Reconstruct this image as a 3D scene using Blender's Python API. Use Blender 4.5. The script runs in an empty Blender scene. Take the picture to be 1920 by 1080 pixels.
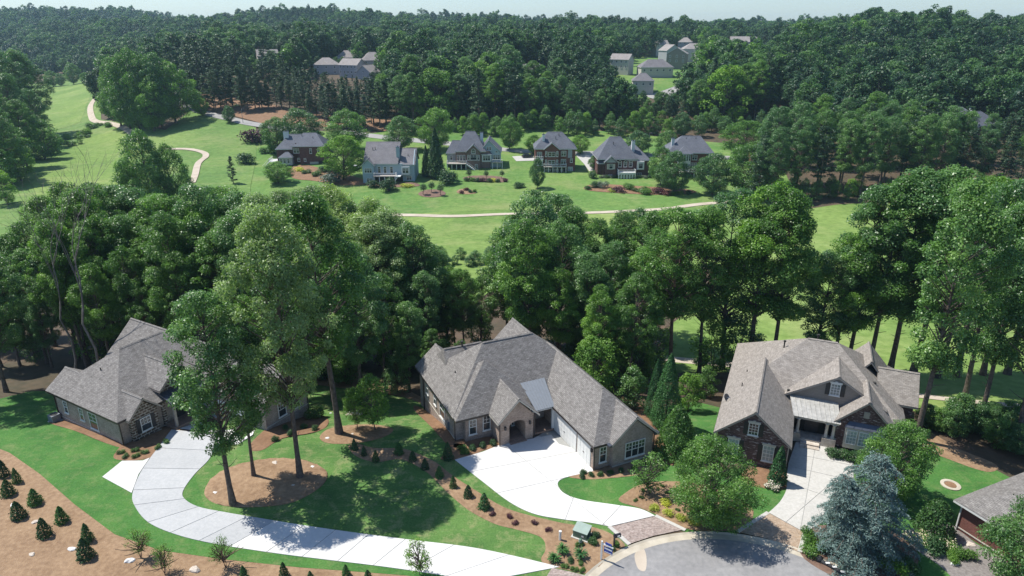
import bpy, bmesh, math, random
import numpy as np
from mathutils import Vector

R = math.radians
rng = random.Random(7)
nrg = np.random.default_rng(11)
scene = bpy.context.scene
C = scene.collection

# ------------------------------------------------------------------ camera
CAM_H, CAM_PITCH, CAM_F = 40.0, R(20.8), 1280.0 / 1920.0
cam_data = bpy.data.cameras.new("camera")
cam_data.sensor_width = 36.0
cam_data.lens = 36.0 * CAM_F
cam_data.clip_start, cam_data.clip_end = 0.5, 20000
cam = bpy.data.objects.new("camera", cam_data)
C.objects.link(cam)
cam.location = (0, 0, CAM_H)
cam.rotation_euler = (math.pi / 2 - CAM_PITCH, 0, 0)
scene.camera = cam

# ------------------------------------------------------------------ sky and sun
SUN_ELEV, SUN_AZ = R(60), math.atan2(-0.93, 0.37)     # azimuth measured clockwise from +Y, towards the sun
world = bpy.data.worlds.new("World")
scene.world = world
world.use_nodes = True
wn = world.node_tree
bgn = wn.nodes["Background"]
sky = wn.nodes.new("ShaderNodeTexSky")
sky.sky_type = 'NISHITA'
sky.sun_disc = False
sky.sun_elevation = SUN_ELEV
sky.sun_rotation = SUN_AZ
sky.altitude = 300
sky.air_density, sky.dust_density, sky.ozone_density = 1.0, 0.7, 1.5
tint = wn.nodes.new("ShaderNodeMix"); tint.data_type = 'RGBA'; tint.blend_type = 'MULTIPLY'
tint.inputs[0].default_value = 1.0; tint.inputs[7].default_value = (0.86, 0.97, 1.12, 1)      # one even tint over the whole sky
wn.links.new(sky.outputs[0], tint.inputs[6]); wn.links.new(tint.outputs[2], bgn.inputs[0])
bgn.inputs[1].default_value = 0.11
sd = bpy.data.lights.new("sun", 'SUN')
sd.energy = 5.0
sd.angle = R(0.5)
sd.color = (1.0, 0.96, 0.9)
sun = bpy.data.objects.new("sun", sd)
C.objects.link(sun)
sdir = Vector((math.sin(SUN_AZ) * math.cos(SUN_ELEV), math.cos(SUN_AZ) * math.cos(SUN_ELEV), math.sin(SUN_ELEV)))
sun.rotation_euler = sdir.to_track_quat('Z', 'Y').to_euler()
sun.location = (0, 0, 120)

vs = scene.view_settings
scene.display_settings.display_device = 'sRGB'
vs.view_transform = 'Standard'
vs.look = 'None'
vs.exposure = 0.38
vs.gamma = 1.0
vs.use_curve_mapping = False
cy = scene.cycles
cy.max_bounces = 5
cy.diffuse_bounces = 2
cy.glossy_bounces = 2
cy.transmission_bounces = 3
cy.transparent_max_bounces = 4
cy.volume_bounces = 1
cy.use_denoising = True
cy.denoiser = 'OPENIMAGEDENOISE'
cy.denoising_prefilter = 'ACCURATE'
cy.caustics_reflective = cy.caustics_refractive = False
cy.sample_clamp_indirect = 3.0

# ------------------------------------------------------------------ terrain height
def pchip(pts):
    x = np.array([p[0] for p in pts], float); y = np.array([p[1] for p in pts], float)
    hh = np.diff(x); dl = np.diff(y) / hh
    d = np.zeros(len(x))
    for i in range(1, len(x) - 1):
        if dl[i - 1] * dl[i] > 0:
            w1 = 2 * hh[i] + hh[i - 1]; w2 = hh[i] + 2 * hh[i - 1]
            d[i] = (w1 + w2) / (w1 / dl[i - 1] + w2 / dl[i])
    tx = np.arange(-400, 9001, 1.0)
    i = np.clip(np.searchsorted(x, tx) - 1, 0, len(x) - 2)
    t = np.clip((tx - x[i]) / hh[i], 0, 1)
    return (y[i] * (1 + 2 * t) * (1 - t) ** 2 + hh[i] * d[i] * t * (1 - t) ** 2 +
            y[i + 1] * t * t * (3 - 2 * t) + hh[i] * d[i + 1] * t * t * (t - 1))
P_MID = pchip([(-400, 0), (61, 0), (70, -1.9), (80, -4.2), (92, -6.6), (150, -10), (200, -11), (252, -8.5), (290, -6), (330, -1),
               (380, 7), (440, 14), (600, 16), (900, 18), (1300, 28), (1700, 24), (9000, 15)])
P_LEFT = pchip([(-400, 0), (61, 0), (70, -1.5), (85, -4.5), (110, -7.5), (200, -11), (400, -9), (600, -5), (680, -2), (800, 8),
                (1100, 20), (1500, 34), (2200, 28), (9000, 15)])
P_RIGHT = pchip([(-400, 0), (61, 0), (70, -2.2), (80, -5), (90, -6.5), (150, -9), (205, -9), (250, -4), (350, 8),
                 (500, 23), (650, 27), (900, 22), (2200, 18), (9000, 15)])

def prof(P, Y):
    return np.interp(Y, np.arange(-400, 9001, 1.0), P)

def sst(a, b, x):
    t = np.clip((x - a) / (b - a), 0, 1)
    return t * t * (3 - 2 * t)

def hf(X, Y):
    X = np.asarray(X, float); Y = np.asarray(Y, float)
    a = X / np.maximum(Y, 40.0)
    wl = 1 - sst(-0.68, -0.42, a)
    wr = sst(0.30, 0.50, a)
    z = prof(P_MID, Y) * (1 - wl - wr) + prof(P_LEFT, Y) * wl + prof(P_RIGHT, Y) * wr
    far = sst(420, 900, Y)
    z = z + far * (9 * np.sin(X / 150 + 1.3) * np.cos(Y / 120) + 5 * np.sin(X / 71 + Y / 63))
    z = z + 22 * np.exp(-((X + 860) / 190) ** 2 - ((Y - 1500) / 300) ** 2)
    z = z + 17 * np.exp(-((X + 230) / 300) ** 2 - ((Y - 1250) / 260) ** 2)
    roll = sst(105, 190, Y) * (1 - far)
    z = z + roll * (0.5 * np.sin(X / 21 + 0.7) * np.cos(Y / 27) + 0.25 * np.sin(X / 9.5 + Y / 13))
    return z

def h(x, y):
    return float(hf(x, y))

SP, CP = math.sin(CAM_PITCH), math.cos(CAM_PITCH)
def ray(px, py):
    u = (px - 960) / 1280.0; v = (py - 540) / 1280.0
    return (u, CP - v * SP, -SP - v * CP)

def g(px, py, dz=0.0):
    """the point of the terrain that the survey photograph shows at (px, py)"""
    d = ray(px, py)
    Ys = np.concatenate([np.arange(35, 700, 0.25), np.arange(700, 3000, 2.0)])
    t = Ys / d[1]
    z = CAM_H + d[2] * t
    e = z - hf(d[0] * t, Ys) - dz
    k = int(np.argmax(e < 0))
    if e[k] >= 0: k = len(Ys) - 1
    y0, y1 = Ys[max(k - 1, 0)], Ys[k]
    e0, e1 = e[max(k - 1, 0)], e[k]
    Y = y0 + (y1 - y0) * (e0 / (e0 - e1) if e0 != e1 else 0)
    X = d[0] / d[1] * Y
    return (float(X), float(Y))

def topz(px, py, Y):
    d = ray(px, py)
    return d[0] / d[1] * Y, CAM_H + d[2] / d[1] * Y

# ------------------------------------------------------------------ object helpers
def link(name, data, parent=None):
    o = bpy.data.objects.new(name, data)
    C.objects.link(o)
    if parent is not None: o.parent = parent
    return o

def tag(o, label=None, cat=None, group=None, kind=None):
    if label: o['label'] = label
    if cat: o['category'] = cat
    if group: o['group'] = group
    if kind: o['kind'] = kind
    return o

def thing(name, label, cat, loc=(0, 0, 0), rotz=0.0, group=None):
    o = bpy.data.objects.new(name, None)
    o.empty_display_size = 0.3
    C.objects.link(o)
    o.location = loc; o.rotation_euler = (0, 0, rotz)
    return tag(o, label, cat, group)

class MB:
    """collects polygons; build() links them as one mesh with metre UVs along each face"""
    def __init__(s): s.v = []; s.f = []; s.m = []
    def poly(s, pts, m=0):
        n = len(s.v); s.v += [tuple(p) for p in pts]; s.f.append(tuple(range(n, n + len(pts)))); s.m.append(m)
    def hexa(s, p, m=0):
        n = len(s.v); s.v += [tuple(q) for q in p]
        for q in ((0, 3, 2, 1), (4, 5, 6, 7), (0, 1, 5, 4), (1, 2, 6, 5), (2, 3, 7, 6), (3, 0, 4, 7)):
            s.f.append(tuple(n + i for i in q)); s.m.append(m)
    def box(s, x0, x1, y0, y1, z0, z1, m=0):
        s.hexa([(x0, y0, z0), (x1, y0, z0), (x1, y1, z0), (x0, y1, z0), (x0, y0, z1), (x1, y0, z1), (x1, y1, z1), (x0, y1, z1)], m)
    def tube(s, pts, rad, n=6, cap=True, m=0):
        pts = [Vector(p) for p in pts]; rings = []
        if not isinstance(rad, (list, tuple)): rad = [rad] * len(pts)
        for i, p in enumerate(pts):
            d = (pts[min(i + 1, len(pts) - 1)] - pts[max(i - 1, 0)]).normalized()
            a = d.cross(Vector((0.31, 0.93, 0.12)))
            if a.length < 1e-3: a = d.cross(Vector((1, 0, 0)))
            a.normalize(); b = d.cross(a)
            k = len(s.v)
            s.v += [tuple(p + rad[i] * (math.cos(2 * math.pi * j / n) * a + math.sin(2 * math.pi * j / n) * b)) for j in range(n)]
            rings.append(k)
        for k0, k1 in zip(rings, rings[1:]):
            for j in range(n):
                s.f.append((k0 + j, k0 + (j + 1) % n, k1 + (j + 1) % n, k1 + j)); s.m.append(m)
        if cap:
            s.f.append(tuple(rings[0] + j for j in reversed(range(n)))); s.m.append(m)
            s.f.append(tuple(rings[-1] + j for j in range(n))); s.m.append(m)
    def lathe(s, prof_, cx=0, cy_=0, n=16, m=0):
        k = len(s.v)
        for r_, z in prof_:
            s.v += [(cx + r_ * math.cos(2 * math.pi * j / n), cy_ + r_ * math.sin(2 * math.pi * j / n), z) for j in range(n)]
        for i in range(len(prof_) - 1):
            for j in range(n):
                s.f.append((k + i * n + j, k + i * n + (j + 1) % n, k + (i + 1) * n + (j + 1) % n, k + (i + 1) * n + j)); s.m.append(m)
        s.f.append(tuple(k + j for j in reversed(range(n)))); s.m.append(m)
        e = k + (len(prof_) - 1) * n
        s.f.append(tuple(e + j for j in range(n))); s.m.append(m)
    def mesh(s, name, mats, smooth=False):
        me = bpy.data.meshes.new(name)
        me.from_pydata(s.v, [], s.f)
        if not isinstance(mats, (list, tuple)): mats = [mats]
        for m in mats: me.materials.append(m)
        if len(mats) > 1: me.polygons.foreach_set("material_index", s.m)
        if smooth: me.polygons.foreach_set("use_smooth", [True] * len(s.f))
        uv = me.uv_layers.new(name="UVMap")
        buf = []
        for p in me.polygons:
            n = p.normal
            if abs(n.z) > 0.999: t = Vector((1, 0, 0)); b = Vector((0, 1, 0))
            else:
                t = Vector((-n.y, n.x, 0)).normalized(); b = n.cross(t)
            for vi in p.vertices:
                co = me.vertices[vi].co
                buf += [co.dot(t), co.dot(b)]
        uv.data.foreach_set("uv", buf)
        me.update()
        return me
    def build(s, name, mats, parent=None, smooth=False):
        return link(name, s.mesh(name, mats, smooth), parent)

def catmull(pts, n=6, closed=True):
    out = []; N = len(pts)
    rngi = range(N) if closed else range(N - 1)
    for i in rngi:
        if closed: p = [pts[(i + k - 1) % N] for k in range(4)]
        else: p = [pts[max(i - 1, 0)], pts[i], pts[i + 1], pts[min(i + 2, N - 1)]]
        for j in range(n):
            t = j / n
            out.append(tuple(0.5 * ((2 * p[1][k]) + (-p[0][k] + p[2][k]) * t + (2 * p[0][k] - 5 * p[1][k] + 4 * p[2][k] - p[3][k]) * t * t
                       + (-p[0][k] + 3 * p[1][k] - 3 * p[2][k] + p[3][k]) * t ** 3) for k in range(2)))
    if not closed: out.append(tuple(pts[-1]))
    return out

def drape_poly(name, pts, mat, off, cell=3.0, dome=0.0):
    """a sheet over the terrain: polygon cut by a grid, every vertex set on the ground + off"""
    bm = bmesh.new()
    f = bm.faces.new([bm.verts.new((p[0], p[1], 0)) for p in pts])
    bm.normal_update()
    if f.normal.z < 0: bmesh.ops.reverse_faces(bm, faces=[f])
    bmesh.ops.triangulate(bm, faces=bm.faces[:], ngon_method='EAR_CLIP')
    xs = [p[0] for p in pts]; ys = [p[1] for p in pts]
    for ax, lo, hi in ((0, min(xs), max(xs)), (1, min(ys), max(ys))):
        k = math.ceil(lo / cell + 1e-6)
        while k * cell < hi - 1e-6:
            co = [0, 0, 0]; co[ax] = k * cell; no = [0, 0, 0]; no[ax] = 1
            bmesh.ops.bisect_plane(bm, geom=bm.verts[:] + bm.edges[:] + bm.faces[:], plane_co=co, plane_no=no)
            k += 1
    co = np.array([v.co[:2] for v in bm.verts])
    z = hf(co[:, 0], co[:, 1]) + off
    bnd = {v for e in bm.edges if e.is_boundary for v in e.verts}
    for v, zz in zip(bm.verts, z):
        v.co.z = zz + (dome if v not in bnd else 0)
    me = bpy.data.meshes.new(name); bm.to_mesh(me); bm.free()
    me.materials.append(mat)
    me.polygons.foreach_set("use_smooth", [True] * len(me.polygons))
    o = link(name, me)
    o['kind'] = 'structure'
    return o

def px_poly(pix, smooth=True, n=5):
    w = [g(*p) for p in pix]
    return catmull(w, n) if smooth else w

def strip(name, pts, width, mat, off, n=8, cap=None):
    """a path of given width along a line of ground points"""
    c = catmull(pts, n, closed=False)
    mb = MB(); L = []
    for i, p in enumerate(c):
        a = c[max(i - 1, 0)]; b = c[min(i + 1, len(c) - 1)]
        dx, dy = b[0] - a[0], b[1] - a[1]; l = math.hypot(dx, dy) or 1
        nx, ny = -dy / l, dx / l
        row = []
        for k in (-1, -0.33, 0.33, 1):
            x, y = p[0] + nx * k * width / 2, p[1] + ny * k * width / 2
            row.append((x, y, h(x, y) + off))
        L.append(row)
    for r0, r1 in zip(L, L[1:]):
        for k in range(3):
            mb.poly([r0[k + 1], r0[k], r1[k], r1[k + 1]])
    o = mb.build(name, mat)
    o['kind'] = 'structure'
    return o

# ------------------------------------------------------------------ materials
def new_mat(name):
    m = bpy.data.materials.new(name); m.use_nodes = True
    nt = m.node_tree
    b = nt.nodes["Principled BSDF"]
    return m, nt, b

def N(nt, kind, **kw):
    n = nt.nodes.new(kind)
    for k, v in kw.items(): setattr(n, k, v)
    return n

def coords(nt, how):
    if how == 'pos': return N(nt, "ShaderNodeNewGeometry").outputs["Position"]
    if how == 'uv': return N(nt, "ShaderNodeUVMap").outputs[0]
    return N(nt, "ShaderNodeTexCoord").outputs["Object"]

def noise(nt, co, scale, detail=4.0, rough=0.55):
    n = N(nt, "ShaderNodeTexNoise")
    n.inputs["Scale"].default_value = scale; n.inputs["Detail"].default_value = detail
    n.inputs["Roughness"].default_value = rough
    nt.links.new(co, n.inputs["Vector"])
    return n.outputs["Fac"]

def ramp(nt, fac, stops):
    r = N(nt, "ShaderNodeValToRGB")
    el = r.color_ramp.elements
    while len(el) < len(stops): el.new(0.5)
    for e, (p, c) in zip(el, stops):
        e.position = p; e.color = (c[0], c[1], c[2], 1)
    nt.links.new(fac, r.inputs[0])
    return r.outputs[0]

def mixc(nt, a, b, fac, mode='MIX'):
    n = N(nt, "ShaderNodeMix", data_type='RGBA', blend_type=mode)
    for sock, v in ((n.inputs[0], fac), (n.inputs[6], a), (n.inputs[7], b)):
        if hasattr(v, 'is_linked'): nt.links.new(v, sock)
        elif isinstance(v, (int, float)): sock.default_value = v
        else: sock.default_value = (v[0], v[1], v[2], 1)
    return n.outputs[2]

def bump(nt, b, fac, strength, dist):
    n = N(nt, "ShaderNodeBump")
    n.inputs["Strength"].default_value = strength; n.inputs["Distance"].default_value = dist
    nt.links.new(fac, n.inputs["Height"]); nt.links.new(n.outputs[0], b.inputs["Normal"])

def M_noise(name, stops, scale, how='pos', detail=5, rough=0.85, stops2=None, scale2=None, mix=0.5, bmp=0.0, bscale=None, bdist=0.05, spec=0.3, objvar=0.0):
    m, nt, b = new_mat(name)
    co = coords(nt, how)
    c = ramp(nt, noise(nt, co, scale, detail), stops)
    if stops2: c = mixc(nt, c, ramp(nt, noise(nt, co, scale2, detail), stops2), mix)
    if objvar:
        oi = N(nt, "ShaderNodeObjectInfo")
        c = mixc(nt, c, ramp(nt, oi.outputs["Random"], [(0, (1 - objvar,) * 3), (1, (1 + objvar * .5,) * 3)]), 1.0, 'MULTIPLY')
    nt.links.new(c, b.inputs["Base Color"])
    b.inputs["Roughness"].default_value = rough
    b.inputs["Specular IOR Level"].default_value = spec
    if bmp: bump(nt, b, noise(nt, co, bscale or scale * 3, 4), bmp, bdist)
    return m

def M_flat(name, col, rough=0.5, spec=0.4, metal=0.0, var=0.08, how='obj', scale=3.0):
    m, nt, b = new_mat(name)
    co = coords(nt, how)
    lo = tuple(max(0, c * (1 - var)) for c in col); hi = tuple(min(1, c * (1 + var)) for c in col)
    nt.links.new(ramp(nt, noise(nt, co, scale, 4), [(0.3, lo), (0.7, hi)]), b.inputs["Base Color"])
    b.inputs["Roughness"].default_value = rough; b.inputs["Specular IOR Level"].default_value = spec
    b.inputs["Metallic"].default_value = metal
    return m

def M_brick(name, c1, c2, mortar, w=0.22, hgt=0.075, blotch=None, blotch_fac=0.6, msize=0.012, rough=0.85, bl_scale=1.6, bl_pos=(0.5, 0.62), nscale=0.8, vary=0.35):
    m, nt, b = new_mat(name)
    co = coords(nt, 'uv')
    t = N(nt, "ShaderNodeTexBrick")
    t.inputs["Scale"].default_value = 1.0
    t.inputs["Brick Width"].default_value = w; t.inputs["Row Height"].default_value = hgt
    t.inputs["Mortar Size"].default_value = msize; t.inputs["Mortar Smooth"].default_value = 0.2
    t.inputs["Color1"].default_value = (*c1, 1); t.inputs["Color2"].default_value = (*c2, 1); t.inputs["Mortar"].default_value = (*mortar, 1)
    nt.links.new(co, t.inputs["Vector"])
    c = t.outputs["Color"]
    if vary:
        c = mixc(nt, c, ramp(nt, noise(nt, co, nscale, 5), [(0.3, (1 - vary,) * 3), (0.7, (1 + vary * 0.4,) * 3)]), 1.0, 'MULTIPLY')
        c = mixc(nt, c, ramp(nt, noise(nt, co, 7.0, 3), [(0.3, (1 - vary * 0.8,) * 3), (0.7, (1.0 + vary * 0.5,) * 3)]), 1.0, 'MULTIPLY')
    if blotch:
        mp = N(nt, "ShaderNodeMapping"); mp.inputs["Scale"].default_value = (1.0, 2.6, 1)
        nt.links.new(co, mp.inputs[0])
        f = ramp(nt, noise(nt, mp.outputs[0], bl_scale, 3), [(bl_pos[0], (0, 0, 0)), (bl_pos[1], (blotch_fac,) * 3)])
        c = mixc(nt, c, blotch, f)
    nt.links.new(c, b.inputs["Base Color"])
    b.inputs["Roughness"].default_value = rough
    b.inputs["Specular IOR Level"].default_value = 0.2
    bump(nt, b, t.outputs["Fac"], -0.4, 0.01)
    return m

def M_leaf(name, dark, mid, light, trans=0.3, rough=0.5, objvar=0.25, spec=0.35):
    """leaf colours vary from leaf to leaf and from tree to tree"""
    m, nt, b = new_mat(name)
    at = N(nt, "ShaderNodeAttribute", attribute_name="tint")
    c = ramp(nt, at.outputs["Fac"], [(0.0, dark), (0.5, mid), (1.0, light)])
    oi = N(nt, "ShaderNodeObjectInfo")
    v = ramp(nt, oi.outputs["Random"], [(0.0, (1 - objvar, 1 - objvar * 0.8, 1 - objvar * 0.5)), (0.5, (1, 1, 1)), (1.0, (1 + objvar * 1.2, 1 + objvar * 0.9, 1 - objvar * 0.3))])
    c = mixc(nt, c, v, 1.0, 'MULTIPLY')
    nt.links.new(c, b.inputs["Base Color"])
    b.inputs["Roughness"].default_value = rough
    b.inputs["Specular IOR Level"].default_value = spec
    tr = N(nt, "ShaderNodeBsdfTranslucent")
    nt.links.new(mixc(nt, c, (1.1, 1.25, 0.6), 1.0, 'MULTIPLY'), tr.inputs[0])
    mx = N(nt, "ShaderNodeMixShader"); mx.inputs[0].default_value = trans
    nt.links.new(b.outputs[0], mx.inputs[1]); nt.links.new(tr.outputs[0], mx.inputs[2])
    nt.links.new(mx.outputs[0], nt.nodes["Material Output"].inputs[0])
    return m

def M_lawn(name, a, b_, c_, patch, fac=0.5, s=1.0, stripe=None):
    """mown turf: fine blades, soft drifts, thin straw-coloured patches"""
    m, nt, b = new_mat(name)
    co = coords(nt, 'pos')
    c = ramp(nt, noise(nt, co, 0.28 * s, 6, 0.6), [(0.3, a), (0.5, b_), (0.7, c_)])
    c = mixc(nt, c, ramp(nt, noise(nt, co, 6.0 * s, 4, 0.7), [(0.25, (0.55, 0.6, 0.5)), (0.75, (1.35, 1.3, 1.4))]), 0.75, 'MULTIPLY')
    f = ramp(nt, noise(nt, co, 0.75 * s, 7, 0.68), [(0.5, (0, 0, 0)), (0.7, (fac,) * 3)])
    c = mixc(nt, c, patch, f)
    if stripe:
        wv = N(nt, "ShaderNodeTexWave"); wv.inputs["Scale"].default_value = stripe[0]; wv.inputs["Distortion"].default_value = 2.5
        wv.inputs["Detail"].default_value = 2; wv.bands_direction = stripe[2]
        nt.links.new(co, wv.inputs["Vector"])
        c = mixc(nt, c, ramp(nt, wv.outputs["Fac"], [(0.2, (1 - stripe[1],) * 3), (0.8, (1 + stripe[1],) * 3)]), 1.0, 'MULTIPLY')
    mp = N(nt, "ShaderNodeMapping"); mp.inputs["Rotation"].default_value = (0, 0, 0.5); mp.inputs["Scale"].default_value = (0.35, 2.2, 1)
    nt.links.new(co, mp.inputs[0])
    c = mixc(nt, c, patch, ramp(nt, noise(nt, mp.outputs[0], 1.1 * s, 6, 0.7), [(0.56, (0, 0, 0)), (0.7, (fac * 0.7,) * 3)]))
    nt.links.new(c, b.inputs["Base Color"])
    b.inputs["Roughness"].default_value = 0.9; b.inputs["Specular IOR Level"].default_value = 0.15
    bump(nt, b, noise(nt, co, 9.0 * s, 3), 0.5, 0.06)
    return m

MT = {}
MT['lawn'] = M_lawn('turf', (0.056, 0.129, 0.034), (0.082, 0.172, 0.043), (0.116, 0.211, 0.056), (0.258, 0.258, 0.120), 0.75)
MT['lawn_lush'] = M_lawn('lush turf', (0.043, 0.125, 0.029), (0.060, 0.163, 0.036), (0.086, 0.194, 0.045), (0.206, 0.224, 0.095), 0.45)
MT['fair'] = M_lawn('fairway turf', (0.11, 0.19, 0.045), (0.16, 0.245, 0.06), (0.21, 0.285, 0.08), (0.28, 0.3, 0.12), 0.5, 0.1)
MT['rough'] = M_lawn('golf rough', (0.086, 0.172, 0.043), (0.129, 0.215, 0.056), (0.181, 0.258, 0.073), (0.258, 0.267, 0.120), 0.45, 0.1)
MT['far_lawn'] = M_lawn('far lawn', (0.073, 0.172, 0.039), (0.120, 0.215, 0.052), (0.172, 0.249, 0.069), (0.258, 0.258, 0.112), 0.5, 0.12)
MT['floor'] = M_noise('woodland floor', [(0.3, (0.048, 0.033, 0.022)), (0.7, (0.114, 0.075, 0.048))], 0.9, stops2=[(0.35, (0.044, 0.053, 0.026)), (0.65, (0.132, 0.088, 0.057))], scale2=0.16, bmp=0.5, bscale=4, bdist=0.08)
MT['straw'] = M_noise('pine straw', [(0.28, (0.14, 0.08, 0.043)), (0.5, (0.26, 0.165, 0.093)), (0.74, (0.4, 0.275, 0.165))], 2.6, detail=9, stops2=[(0.3, (0.18, 0.11, 0.06)), (0.7, (0.36, 0.245, 0.145))], scale2=0.3, bmp=0.9, bscale=11, bdist=0.06)
MT['straw_red'] = M_noise('reddish pine straw', [(0.28, (0.125, 0.068, 0.037)), (0.72, (0.29, 0.17, 0.095))], 2.5, detail=9, stops2=[(0.3, (0.15, 0.083, 0.043)), (0.7, (0.29, 0.172, 0.098))], scale2=0.5, bmp=0.9, bscale=11, bdist=0.06)
MT['mulch'] = M_noise('dark mulch', [(0.25, (0.1, 0.06, 0.045)), (0.75, (0.22, 0.14, 0.1))], 1.5, detail=8, bmp=0.6, bscale=8)
MT['pebble'] = M_noise('grey gravel bed', [(0.25, (0.14, 0.125, 0.115)), (0.75, (0.27, 0.245, 0.225))], 5, detail=8, bmp=0.6, bscale=14)
MT['concrete'] = M_noise('new concrete', [(0.28, (0.47, 0.46, 0.425)), (0.5, (0.59, 0.58, 0.545)), (0.72, (0.645, 0.635, 0.6))], 0.22, detail=10, stops2=[(0.3, (0.53, 0.52, 0.495)), (0.7, (0.65, 0.64, 0.605))], scale2=3.5, rough=0.9, bmp=0.15, bscale=20, bdist=0.01, objvar=0.07)
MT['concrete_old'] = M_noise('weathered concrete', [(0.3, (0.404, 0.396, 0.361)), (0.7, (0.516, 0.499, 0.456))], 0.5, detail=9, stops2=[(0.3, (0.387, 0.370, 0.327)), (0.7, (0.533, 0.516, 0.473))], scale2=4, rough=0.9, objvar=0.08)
MT['concrete_grey'] = M_noise('grey concrete', [(0.3, (0.361, 0.370, 0.365)), (0.7, (0.447, 0.452, 0.443))], 0.4, detail=9, stops2=[(0.3, (0.344, 0.353, 0.353)), (0.7, (0.473, 0.473, 0.464))], scale2=4, rough=0.9, objvar=0.08)
MT['joint'] = M_flat('joint', (0.3, 0.3, 0.28), 0.9)
MT['asphalt'] = M_noise('worn asphalt', [(0.28, (0.17, 0.168, 0.165)), (0.5, (0.235, 0.23, 0.225)), (0.72, (0.3, 0.295, 0.285))], 0.3, detail=10, stops2=[(0.3, (0.17, 0.17, 0.168)), (0.7, (0.31, 0.3, 0.29))], scale2=2.2, rough=0.95, bmp=0.2, bscale=25, bdist=0.01)
MT['kerb'] = M_noise('kerb concrete', [(0.3, (0.361, 0.318, 0.241)), (0.7, (0.516, 0.464, 0.370))], 0.8, detail=8, rough=0.9)
MT['path'] = M_noise('cart path', [(0.3, (0.396, 0.335, 0.258)), (0.7, (0.499, 0.430, 0.344))], 0.3, detail=6, rough=0.95)
MT['roadgrey'] = M_noise('road', [(0.3, (0.26, 0.255, 0.24)), (0.7, (0.34, 0.33, 0.31))], 0.1, detail=6, rough=0.95)
MT['paver'] = M_brick('pavers', (0.27, 0.2, 0.17), (0.42, 0.34, 0.3), (0.34, 0.3, 0.27), 0.22, 0.11, vary=0.3, nscale=2.5)
MT['paver_tan'] = M_brick('tan pavers', (0.36, 0.25, 0.16), (0.47, 0.36, 0.26), (0.3, 0.25, 0.2), 0.22, 0.11, vary=0.25, nscale=2.5)
MT['bark'] = M_noise('bark', [(0.3, (0.055, 0.042, 0.034)), (0.7, (0.17, 0.135, 0.11))], 3.0, how='obj', detail=6, bmp=0.8, bscale=6, bdist=0.05)
MT['bark_red'] = M_noise('reddish bark', [(0.3, (0.1, 0.065, 0.045)), (0.7, (0.24, 0.165, 0.12))], 2.0, how='obj', detail=6, bmp=0.8, bscale=5, bdist=0.05)
MT['bark_grey'] = M_noise('dead wood', [(0.3, (0.1, 0.09, 0.08)), (0.7, (0.22, 0.2, 0.18))], 3.0, how='obj', detail=6)
MT['leaf'] = M_leaf('broadleaf', (0.05, 0.125, 0.026), (0.11, 0.235, 0.044), (0.2, 0.36, 0.075), trans=0.42, spec=0.5, rough=0.42)
MT['leaf_b'] = M_leaf('cool green leaf', (0.045, 0.115, 0.036), (0.1, 0.215, 0.066), (0.19, 0.33, 0.115), trans=0.4, spec=0.55, rough=0.4)
MT['leaf_c'] = M_leaf('pale leaf', (0.13, 0.21, 0.07), (0.25, 0.36, 0.13), (0.38, 0.5, 0.23), trans=0.45, spec=0.55, rough=0.42)
MT['leaf_y'] = M_leaf('fresh green leaf', (0.06, 0.15, 0.024), (0.12, 0.25, 0.036), (0.19, 0.33, 0.055), trans=0.38)
MT['leaf_d'] = M_leaf('dark evergreen leaf', (0.018, 0.055, 0.019), (0.036, 0.095, 0.028), (0.065, 0.14, 0.042), trans=0.15)
MT['leaf_e'] = M_leaf('arborvitae', (0.024, 0.085, 0.028), (0.045, 0.135, 0.038), (0.075, 0.19, 0.055), trans=0.2)
MT['leaf_far'] = M_leaf('distant leaf', (0.03, 0.08, 0.03), (0.062, 0.145, 0.05), (0.115, 0.22, 0.075), trans=0.35)
MT['leaf_far2'] = M_leaf('distant cool leaf', (0.022, 0.062, 0.03), (0.045, 0.108, 0.05), (0.085, 0.165, 0.075), trans=0.3)
MT['needle'] = M_leaf('pine needle', (0.024, 0.062, 0.03), (0.045, 0.098, 0.046), (0.08, 0.145, 0.068), trans=0.18)
MT['needle_blue'] = M_leaf('blue cedar needle', (0.08, 0.13, 0.125), (0.145, 0.225, 0.212), (0.24, 0.33, 0.305), trans=0.15, objvar=0.05)
MT['leaf_red'] = M_leaf('plum leaf', (0.05, 0.015, 0.022), (0.09, 0.03, 0.04), (0.14, 0.055, 0.055), trans=0.2)
MT['leaf_gold'] = M_leaf('golden leaf', (0.25, 0.3, 0.03), (0.42, 0.46, 0.05), (0.55, 0.58, 0.09), trans=0.25)
MT['leaf_sil'] = M_leaf('grey-green leaf', (0.08, 0.11, 0.08), (0.14, 0.18, 0.13), (0.23, 0.27, 0.2), trans=0.2)
MT['flower_w'] = M_leaf('cream blossom', (0.45, 0.4, 0.3), (0.7, 0.62, 0.5), (0.8, 0.75, 0.65), trans=0.1)
MT['stone'] = M_noise('field stone', [(0.3, (0.36, 0.3, 0.24)), (0.7, (0.62, 0.56, 0.48))], 2.0, how='obj', detail=6, bmp=0.5, bscale=6)
MT['stone_w'] = M_noise('white quartz', [(0.3, (0.6, 0.58, 0.55)), (0.7, (0.78, 0.77, 0.74))], 2.0, how='obj', detail=6, bmp=0.5, bscale=6)
# ------------------------------------------------------------------ vegetation prototypes
def unit(v):
    return v / np.maximum(np.linalg.norm(v, axis=-1, keepdims=True), 1e-6)

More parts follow.
